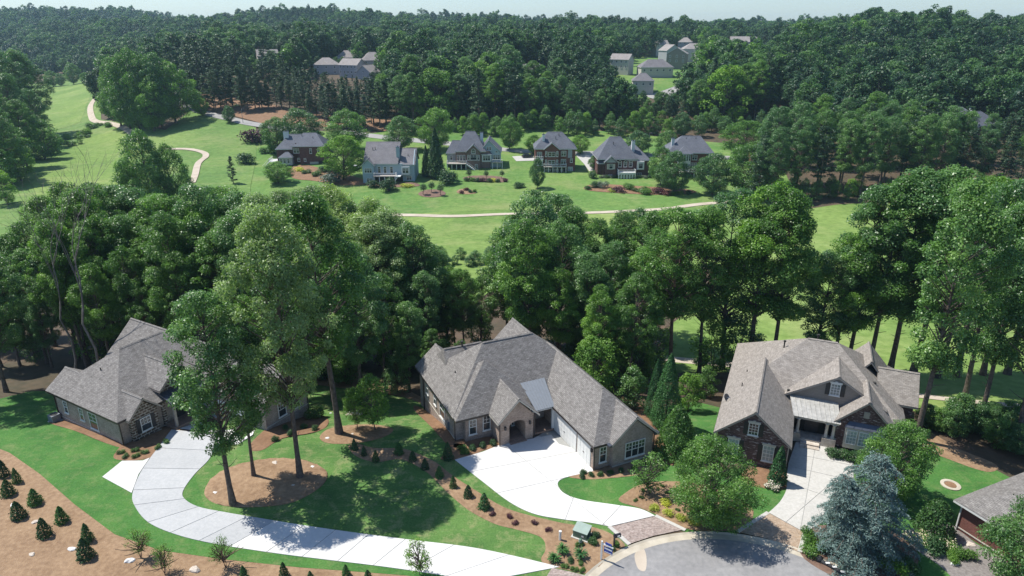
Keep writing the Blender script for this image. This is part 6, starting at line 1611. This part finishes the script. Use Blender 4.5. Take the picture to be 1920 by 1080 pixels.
for k, (px, yb, ht, kk, wd) in enumerate(((1102, 356, 9, 'bush', 1.2), (1116, 352, 14, 'bush', 1.1), (1131, 353, 16, 'bush_sil', 1.0), (1148, 360, 8, 'bush_gold', 1.2), (1160, 360, 13, 'bush_red', 1.4), (1177, 355, 14, 'bush_green', 1.4), (1195, 360, 10, 'bush_green', 1.4), (1212, 363, 14, 'bush_green', 1.7), (1235, 362, 12, 'bush_red', 1.8), (1248, 366, 11, 'bush_red', 1.3), (1259, 366, 10, 'bush_bright', 1.2), (1275, 365, 9, 'bush_green', 1.2), (1290, 364, 9, 'bush', 1.2))):
    plant_px(kk, "garden_shrub", "%s shrub from the left in the long bed below the right far houses" % ORD[k], B_, px, yb, yb - ht, "shrubs in the long far bed", wid=wd)
for k in range(10):
    px = 1128 + k * 10; plant_px('bush' if k % 2 else 'bush_sil', "garden_shrub", "%s low shrub from the left along the foot of the far brown house" % nth(k + 1), B_, px, 334, 327, "foundation shrubs of the far brown house", wid=1.3)
# trees and bushes along the left side of the valley
gl = "trees on the left side of the golf valley"
for px, yt, Y in sorted(((-60, 95, 330), (-15, 92, 320), (15, 96, 335), (42, 110, 345), (0, 140, 280), (45, 165, 310), (-40, 160, 260), (20, 190, 262), (-15, 200, 235))):
    plant_top(rng.choice(['forest3', 'forest1', 'forest0']), "broadleaf_tree", "%s big tree from the left in the mass at the left edge of the valley" % count("lm"), T_, px, yt, Y, gl, 1.1)
for px, yb, yt in sorted(((20, 330, 225), (55, 300, 210), (85, 300, 228), (10, 350, 260), (95, 290, 245), (40, 340, 280), (70, 262, 200), (-20, 330, 240), (15, 385, 320))):
    plant_px(rng.choice(['fresh', 'under0', 'bright_round']), "broadleaf_tree", "%s bright bushy tree from the left at the left edge of the fairway" % count("lb"), T_, px, yb, yt, gl, 1.2)
for k in range(26):
    t = (k + rng.random()) / 26; px = 60 + 130 * t + rng.uniform(-12, 12); py = 300 - 62 * t + rng.uniform(-8, 10)
    x, y = g(px, py); plant(rng.choice(['bush_green', 'under0', 'bush_bright']), "ditch_shrub", "%s shrub along the overgrown ditch of the left fairway, counted from its near end" % nth(k + 1), B_, x, y, rng.uniform(1.5, 4.0), "shrubs of the fairway ditch", 1.4)

# ------------------------------------------------------------------ treeline behind the far houses
gp = "pines of the treeline behind the far houses"; gt = "broadleaf trees of the treeline behind the far houses"
TL_PX = [330, 400, 470, 540, 600, 660, 700, 740, 770, 810, 850, 890, 920, 960, 1000, 1050, 1100, 1150, 1190, 1240, 1290, 1330, 1370, 1420, 1470]
TL_Y = [112, 108, 118, 128, 138, 148, 140, 118, 100, 92, 120, 96, 86, 82, 112, 116, 128, 150, 165, 172, 150, 118, 100, 92, 95]
tlf = lambda px: float(np.interp(px, TL_PX, TL_Y))
px = 336
while px < 1460:
    for rank, (Y0, Y1, dy) in enumerate(((318, 330, 26), (335, 350, 8), (355, 372, 0))):
        if px > 1120 and px < 1330 and rank == 2: continue
        Y = rng.uniform(Y0, Y1) + 28 * float(sst(620, 520, px) if False else 1 - sst(520, 640, px)); yt = tlf(px) + dy + rng.uniform(-8, 14)
        pine = px < 700 or (rng.random() < (0.6 if px > 980 else 0.35))
        if pine: plant_top(rng.choice(['pine0', 'pine1', 'pine2']), "pine_tree", "%s dark pine from the left in the %s rank of the far treeline" % (count(('pine', rank)), ('front', 'second', 'back')[rank]), T_, px + rng.uniform(-8, 8), yt, Y, gp, 1.15)
        else: plant_top(rng.choice(['forest0', 'forest3', 'forest1', 'fresh']), "broadleaf_tree", "%s broadleaf tree from the left in the %s rank of the far treeline" % (count(('bl', rank)), ('front', 'second', 'back')[rank]), T_, px + rng.uniform(-8, 8), yt, Y, gt, 1.15)
    px += rng.uniform(22, 30)
px = 338
while px < 730:
    plant_top('pine1' if rng.random() < .7 else 'pine0', "pine_tree", "%s low-boughed pine from the left along the straw bank behind the far houses" % count('lowpine'), T_, px, tlf(px) + rng.uniform(8, 34), rng.uniform(316, 328) + 28 * float(1 - sst(520, 640, px)), gp, 1.35)
    px += rng.uniform(11, 15)
for k in range(46):
    px = 850 + 600 * (k + rng.random()) / 46; Y = rng.uniform(304, 316); x = topz(px, 240, Y)[0]
    plant(rng.choice(['under0', 'under1', 'round0', 'under1', 'fresh']), "edge_tree", "%s low bushy tree from the left at the shaded foot of the treeline" % nth(k + 1), T_, x, Y, rng.uniform(6, 11), "low trees at the foot of the treeline", 1.2)
# right-hand wood edge above the fairway
gr_ = "trees along the right edge of the fairway"
px = 1435
while px < 1990:
    for rank, (Y0, Y1) in enumerate(((206, 214), (218, 230), (238, 252))):
        yt = float(np.interp(px, [1430, 1470, 1510, 1560, 1620, 1680, 1730, 1790, 1850, 1900, 1980], [230, 200, 190, 198, 188, 200, 186, 192, 215, 225, 230])) + rng.uniform(-6, 16) + (22, 0, -12)[rank]
        if rng.random() < 0.45: plant_top(rng.choice(['pine0', 'pine2']), "pine_tree", "%s tall pine from the left in the %s row along the right fairway" % (count(('rp', rank)), ('front', 'middle', 'back')[rank]), T_, px, yt, rng.uniform(Y0, Y1), gr_, 1.1)
        else: plant_top(rng.choice(['forest1', 'forest3', 'forest0']), "broadleaf_tree", "%s tall broadleaf tree from the left in the %s row along the right fairway" % (count(('rb', rank)), ('front', 'middle', 'back')[rank]), T_, px, yt, rng.uniform(Y0, Y1), gr_, 1.05)
    px += rng.uniform(32, 44)

for k in range(32):
    px = 1445 + 500 * (k + rng.random()) / 32; Y = rng.uniform(203, 210); x = topz(px, 380, Y)[0]
    plant(rng.choice(['under0', 'under1', 'fresh']), "edge_tree", "%s low bushy tree from the left under the tall right fairway trees" % nth(k + 1), T_, x, Y, rng.uniform(4, 8), "low trees along the right fairway", 1.2)
# ------------------------------------------------------------------ the far woods: one mass, instanced
def inpoly(X, Y, poly):
    c = np.zeros(len(X), bool); j = len(poly) - 1
    for i in range(len(poly)):
        xi, yi = poly[i]; xj, yj = poly[j]
        c ^= ((yi > Y) != (yj > Y)) & (X < (xj - xi) * (Y - yi) / ((yj - yi) or 1e-9) + xi); j = i
    return c
OPEN = [L_((-60, 440), (-60, 200), (60, 138), (200, 138), (200, 225), (310, 250), (340, 200), (400, 180), (480, 240), (480, 440))]
clear = []        # circles kept free round far houses, with a strip towards the viewer
for o in bpy.data.objects:
    if o.name.startswith(("distant_house",)):
        clear.append((o.location.x, o.location.y))
pts = []
for y0, y1, sp in ((225, 380, 7.5), (380, 700, 8.2), (700, 1100, 10), (1100, 2000, 14), (2000, 3500, 40)):
    ys = np.arange(y0, y1, sp)
    for yy in ys:
        wdt = 0.86 * yy + 20
        n = int(2 * wdt / sp)
        X = np.linspace(-wdt, wdt, n) + nrg.uniform(-.42, .42, n) * sp; Y = yy + nrg.uniform(-.42, .42, n) * sp
        a = X / Y
        ok = np.ones(n, bool)
        ok &= ~((Y < 328) & (a > -0.52) & (a < 0.40)) & ~((Y < 378) & (a > -0.52) & (a < -0.33)) & ~((Y < 345) & (a > -0.52) & (a < -0.19))           # lawns, houses and the treeline of single trees
        ok &= ~((Y < 255) & (a >= 0.40)) & ~((Y < 290) & (a > .4) & (a < .42))
        ok &= ~((a <= -0.44) & (Y < 345))
        for P in OPEN: ok &= ~inpoly(X, Y, P)
        for cx, cyy in clear:
            dx, dyv = X - cx, Y - cyy
            ok &= ~((np.abs(dx) < 11) & (dyv < 16) & (dyv > -12))
            low = np.where((np.abs(dx) < 12 + 0.03 * np.maximum(0, -dyv)) & (dyv < 0) & (dyv > (-62 if cyy < 530 else -130)), np.clip(0.2 + (0.007 if cyy < 530 else 0.0045) * -dyv, 0.25, 0.7), 1.0) if cx == clear[0][0] and cyy == clear[0][1] else np.minimum(low, np.where((np.abs(dx) < 12 + 0.03 * np.maximum(0, -dyv)) & (dyv < 0) & (dyv > (-62 if cyy < 530 else -130)), np.clip(0.2 + (0.007 if cyy < 530 else 0.0045) * -dyv, 0.25, 0.7), 1.0))
        pts.append(np.stack([X[ok], Y[ok], low[ok]], 1))
pts = np.concatenate(pts)
# open lane and lawns of the estate
est = L_((1135, 180), (1180, 112), (1250, 100), (1335, 106), (1352, 125), (1300, 172), (1255, 190), (1200, 190))
ok = ~inpoly(pts[:, 0], pts[:, 1], est)
pts = pts[ok]
n = len(pts)
pz = hf(pts[:, 0], pts[:, 1])
me = bpy.data.meshes.new("far_woods")
me.vertices.add(n); me.vertices.foreach_set("co", np.stack([pts[:, 0], pts[:, 1], pz - 0.3], 1).reshape(-1).astype(np.float32))
patchy = np.sin(pts[:, 0] / 37 + 1.1) * np.cos(pts[:, 1] / 43) + 0.6 * np.sin(pts[:, 0] / 13 + pts[:, 1] / 17) + 0.5 * nrg.normal(size=n)
kind = np.where(patchy > 1.25, 3, np.where(patchy > 0.35, 0, np.where(patchy > 0.1, 4, np.where(patchy > -0.6, 1, 2))))
mixd = nrg.choice([0, 1, 1, 2, 5, 5, 6, 6, 3], n)
kind = np.where(nrg.random(n) < 0.22, mixd, kind)
aa = pts[:, 0] / pts[:, 1]
nearpine = (pts[:, 1] < 412) & (aa > -0.5) & (aa < -0.17)
kind = np.where(nearpine, 6, kind)
stand = np.sin(pts[:, 0] / 29 + pts[:, 1] / 61 + 0.4) * np.sin(pts[:, 1] / 33 - pts[:, 0] / 83)
for nm, typ, val in (("kind_i", 'INT', kind.astype(np.int32)), ("size", 'FLOAT', ((nrg.normal(size=n) * 0.2 + 1.0 + 0.2 * stand).clip(.5, 1.55) * pts[:, 2] * np.where(nearpine & (aa > -0.38), 0.78, 1.0)).astype(np.float32)), ("spin", 'FLOAT', (nrg.random(n) * 6.28).astype(np.float32))):
    a = me.attributes.new(nm, typ, 'POINT'); a.data.foreach_set("value", val)
fw = tag(link("far_woods", me), "unbroken leafy woods covering the far hills", "woods", kind='stuff')
pcol = bpy.data.collections.new("far_tree_kinds")
for i, key in enumerate(('far0', 'far1', 'far2', 'far3', 'far4', 'far5', 'farpine')):
    tm, cm = PROTO[key][1]
    bm = bmesh.new(); bm.from_mesh(cm)
    k0 = len(bm.faces); bm.from_mesh(tm); bm.faces.ensure_lookup_table()
    for f in bm.faces[k0:]: f.material_index = 1
    m2 = bpy.data.meshes.new("far_tree_%d" % i); bm.to_mesh(m2); bm.free()
    m2.materials.append(cm.materials[0]); m2.materials.append(tm.materials[0])
    pcol.objects.link(bpy.data.objects.new("far_tree_%d" % i, m2))
ng = bpy.data.node_groups.new("scatter_woods", 'GeometryNodeTree')
ng.interface.new_socket("Geometry", in_out='INPUT', socket_type='NodeSocketGeometry'); ng.interface.new_socket("Geometry", in_out='OUTPUT', socket_type='NodeSocketGeometry')
gi = ng.nodes.new("NodeGroupInput"); go = ng.nodes.new("NodeGroupOutput")
ci = ng.nodes.new("GeometryNodeCollectionInfo"); ci.inputs["Collection"].default_value = pcol; ci.inputs["Separate Children"].default_value = True; ci.inputs["Reset Children"].default_value = True
ip = ng.nodes.new("GeometryNodeInstanceOnPoints"); ip.inputs["Pick Instance"].default_value = True
def named(nm, typ):
    q = ng.nodes.new("GeometryNodeInputNamedAttribute"); q.data_type = typ; q.inputs["Name"].default_value = nm; return q.outputs["Attribute"]
cx_ = ng.nodes.new("ShaderNodeCombineXYZ")
ng.links.new(gi.outputs[0], ip.inputs["Points"]); ng.links.new(ci.outputs[0], ip.inputs["Instance"])
ng.links.new(named("kind_i", 'INT'), ip.inputs["Instance Index"]); ng.links.new(named("spin", 'FLOAT'), cx_.inputs[2])
ng.links.new(cx_.outputs[0], ip.inputs["Rotation"]); ng.links.new(named("size", 'FLOAT'), ip.inputs["Scale"])
ng.links.new(ip.outputs[0], go.inputs[0])
md = fw.modifiers.new("scatter", 'NODES'); md.node_group = ng
# ------------------------------------------------------------------ street furniture and small things
MT['sign_blue'] = M_flat('blue sign panel', (0.02, 0.06, 0.3), 0.4); MT['box_green'] = M_flat('green utility paint', (0.1, 0.17, 0.12), 0.5); MT['box_top'] = M_flat('faded green lid', (0.27, 0.34, 0.29), 0.5)
MT['sock'] = M_noise('black filter sock', [(0.3, (0.015, 0.016, 0.018)), (0.7, (0.05, 0.052, 0.055))], 6, how='obj', bmp=.6, bscale=10)
def at0(px, py): x, y = g(px, py); return (x, y, h(x, y))
p = at0(1091, 1005)
o = thing("transformer_box", "green pad-mounted utility box in the mailbox bed", "utility box", p, R(-28))
mb = MB(); mb.box(-.75, .75, -.65, .65, 0.02, .12); mb.build("pad", MT['concrete_old'], o)
mb = MB(); mb.hexa([(-.62, -.5, .12), (.62, -.5, .12), (.62, .5, .12), (-.62, .5, .12), (-.62, -.5, .72), (.62, -.5, .72), (.62, .5, .9), (-.62, .5, .9)]); mb.build("cabinet", MT['box_green'], o)
mb = MB(); mb.hexa([(-.66, -.54, .722), (.66, -.54, .722), (.66, .54, .902), (-.66, .54, .902), (-.66, -.54, .77), (.66, -.54, .77), (.66, .54, .95), (-.66, .54, .95)]); mb.build("lid", MT['box_top'], o)
mb = MB(); mb.box(.15, .35, -.53, -.501, .35, .5); mb.build("warning_label", MT['white'], o)
p = at0(1050, 1013); o = thing("utility_marker", "short white utility post left of the green box", "post", p)
mb = MB(); mb.tube([(0, 0, 0), (0, 0, .85)], .11, 10); mb.build("post", MT['white'], o); mb = MB(); mb.tube([(0, 0, .851), (0, 0, .95)], .125, 10); mb.build("cap", MT['white'], o)
p = at0(1088, 1022); o = thing("cable_pedestal", "small green cable pedestal below the utility box", "pedestal", p)
mb = MB(); mb.lathe([(.14, 0), (.14, .55), (.12, .6), (.05, .64)], n=10); mb.build("post", MT['box_green'], o); mb = MB(); mb.lathe([(.16, .35), (.16, .45)], n=10); mb.build("collar", MT['box_top'], o)
p = at0(1151, 1026); o = thing("mailbox", "black mailbox on a post by the kerb", "mailbox", p, R(20))
mb = MB(); mb.box(-.06, .06, -.06, .06, 0, 1.35); mb.build("post", MT['shutter'], o)
mb = MB(); prof2 = [(-.13, 1.0), (.13, 1.0)] + [(.13 * math.cos(math.pi * k / 8), 1.18 + .12 * math.sin(math.pi * k / 8)) for k in range(9)]
a1 = [(-.05, x, z) for x, z in prof2]; a2 = [(.55, x, z) for x, z in prof2]; mb.poly(a1[::-1]); mb.poly(a2)
for i in range(len(prof2)): j = (i + 1) % len(prof2); mb.poly([a1[i], a1[j], a2[j], a2[i]])
mb.build("box", MT['shutter'], o); mb = MB(); mb.box(.2, .42, -.16, -.131, 1.05, 1.2); mb.build("number_plate", MT['white'], o)
p = at0(1127, 1050); o = thing("yard_sign", "white sign post with blue hanging panels by the kerb", "sign", p, R(-35))
mb = MB(); mb.box(-.06, .06, -.06, .06, 0, 1.9); mb.build("post", MT['white'], o); mb = MB(); mb.box(.06, 1.0, -.04, .04, 1.62, 1.72); mb.build("arm", MT['white'], o)
mb = MB(); mb.box(.2, .95, -.02, .02, .95, 1.5); mb.build("panel", MT['sign_blue'], o); mb = MB(); mb.box(.25, .9, -.028, -.021, 1.3, 1.42); mb.box(.25, .9, -.028, -.021, 1.0, 1.06); mb.build("panel_stripe", MT['white'], o)
mb = MB(); mb.box(.3, .85, -.02, .02, 1.73, 1.95); mb.build("rider_panel", MT['sign_blue'], o)
# filter sock along the kerb
o = thing("filter_sock", "black drain filter sock lying along the kerb by the cedar", "filter sock", at0(1560, 1068))
P0 = Vector(o.location)
pl = [Vector(at0(*q)) + Vector((0, 0, .16)) - P0 for q in ((1535, 1052), (1546, 1059), (1558, 1065), (1572, 1074), (1590, 1084))]
mb = MB(); mb.tube(pl, [.24, .13, .15, .16, .16], 10); mb.build("tube", MT['sock'], o, True)
mb = MB(); mb.lathe([(.05, .5), (.2, .45), (.3, .3), (.28, .12), (.2, 0.0)], pl[0].x, pl[0].y, 12); mb.build("end_drum", MT['sock'], o, True)
for q in (1, 2, 3):
    c = pl[q].lerp(pl[q + 1] if q < 4 else pl[q], .4); mb = MB(); mb.box(c.x - .16, c.x + .16, c.y - .1, c.y + .1, c.z + .15, c.z + .18); mb.build("tag", MT['white'], o)
# manhole and round stone patch
x, y, z = at0(1782, 910); o = thing("manhole", "round concrete manhole ring in the right lawn", "manhole", (x, y, z))
mb = MB(); mb.lathe([(.85, .02), (.85, .1), (.55, .12), (.5, .06)], n=24); mb.build("ring", MT['kerb'], o); mb = MB(); mb.lathe([(.5, .06), (.48, .1), (.1, .11)], n=20); mb.build("cover", MT['straw_red'], o)
x, y, z = at0(664, 778); o = thing("stone_ring", "round patch of pale pebbles on the lawn behind the young trees", "stone patch", (x, y, z))
mb = MB(); mb.lathe([(1.0, .02), (.98, .06), (.2, .08)], n=20); mb.build("bed", MT['path'], o)
for k in range(26):
    a = rng.uniform(0, 6.28); r_ = math.sqrt(rng.random()) * .88; s = rng.uniform(.05, .12)
    if k == 0:
        mb = MB(); mb.lathe([(.6, 0), (1, .35), (.7, .8), (.2, 1)], n=7); pm = mb.mesh("pebble", MT['stone_w'], True)
    q = link("pebble", pm, o); q.location = (math.cos(a) * r_, math.sin(a) * r_, .06); q.scale = (s * rng.uniform(.8, 1.5), s, s * .7); q.rotation_euler = (0, 0, a)
# boulders
def rock_mesh(i):
    bm = bmesh.new(); bmesh.ops.create_icosphere(bm, subdivisions=2, radius=1)
    for v in bm.verts:
        n_ = v.co.normalized(); v.co = n_ * (1 + .22 * math.sin(3.1 * n_.x + i) * math.cos(2.7 * n_.y + 2 * i) + rng.uniform(-.07, .07)); v.co.z *= .55
    m_ = bpy.data.meshes.new("boulder"); bm.to_mesh(m_); bm.free(); return m_
ROCKS = []
for i in range(4):
    m_ = rock_mesh(i); m_.materials.append(MT['stone_w'] if i % 2 else MT['stone']); ROCKS.append(m_)
for k, (px, py, sz, l) in enumerate(((67, 979, 15, "flat pale rock among the cone evergreens"), (135, 1030, 17, "bright white rock beside the double evergreen"), (60, 1040, 13, "tan rock at the lower left of the straw bank"), (244, 1052, 20, "long flat rock below the thin sapling"), (365, 1069, 24, "wide flat rock near the driveway at the bottom edge"), (26, 947, 13, "grey rock beside the leftmost evergreens"),
                                    (515, 869, 15, "pale rock at the back of the oval bed"), (587, 877, 13, "white rock right of the tall trunk in the oval bed"), (553, 868, 9, "small rock behind the tall trunk in the oval bed"), (404, 925, 12, "rock at the left end of the oval bed"), (541, 893, 10, "small shaded rock left of the tall trunk"), (590, 896, 9, "small rock at the right end of the oval bed"), (548, 912, 14, "flat shaded rock in the middle of the oval bed"), (614, 822, 8, "small rock in the small lawn bed"), (661, 814, 6, "tiny rock beside the trunk in the small bed"), (620, 775, 5, "single white stone on the back lawn"),
                                    (1818, 1022, 22, "flat slate stone by the corner house wall"), (1790, 1057, 20, "grey boulder in the corner gravel bed"))):
    x, y, z = at0(px, py); s = sz / 1280 * (y * CP + CAM_H * SP) / 2
    o = link("boulder", ROCKS[k % 4]); tag(o, l, "rock", "rocks in the beds"); o.location = (x, y, z + .03); o.scale = (s, s * rng.uniform(.6, .9), s * rng.uniform(.6, .9)); o.rotation_euler = (0, 0, rng.uniform(-.5, .5))
# air conditioner by the left house
x, y, z = at0(104, 790); o = thing("air_conditioner", "boxy grey air conditioner at the left end of the left house", "air conditioner", (x, y, z), R(60))
mb = MB(); mb.box(-.45, .45, -.45, .45, .08, .9); mb.build("casing", MT['metal_grey'], o); mb = MB(); mb.lathe([(.38, .901), (.38, .93), (.1, .95)], n=16); mb.build("fan_grille", MT['pipe'], o); mb = MB(); mb.box(-.55, .55, -.55, .55, 0, .08); mb.build("pad", MT['concrete_old'], o)
# lamp posts by the far road
for k, (px, yb, yt) in enumerate(((456, 232, 205), (1215, 292, 250))):
    x, y = g(px, yb); zt = topz(px, yt, y)[1] - h(x, y)
    o = thing("street_lamp", ("slim street lamp beside the road on the left", "slim street lamp between two far houses")[k], "street lamp", (x, y, h(x, y)))
    mb = MB(); mb.tube([(0, 0, 0), (0, 0, zt)], [.12, .07], 6); mb.build("pole", MT['metal_grey'], o); mb = MB(); mb.tube([(0, 0, zt), (.6, 0, zt + .15)], .05, 5); mb.build("arm", MT['metal_grey'], o); mb = MB(); mb.box(.5, 1.0, -.12, .12, zt + .08, zt + .2); mb.build("lamp_head", MT['metal_grey'], o)

# ------------------------------------------------------------------ air
m, nt, b = new_mat('haze')
nt.nodes.remove(b)
pv = N(nt, "ShaderNodeVolumePrincipled")
pv.inputs["Color"].default_value = (0.55, 0.82, 1.0, 1); pv.inputs["Density"].default_value = 0.0001; pv.inputs["Anisotropy"].default_value = 0.2
nt.links.new(pv.outputs[0], nt.nodes["Material Output"].inputs["Volume"])
mb = MB(); mb.box(-4600, 4600, -700, 4600, -14, 125)
hz = mb.build("haze", m); tag(hz, "thin blue summer haze over the whole valley", "haze", kind='stuff')
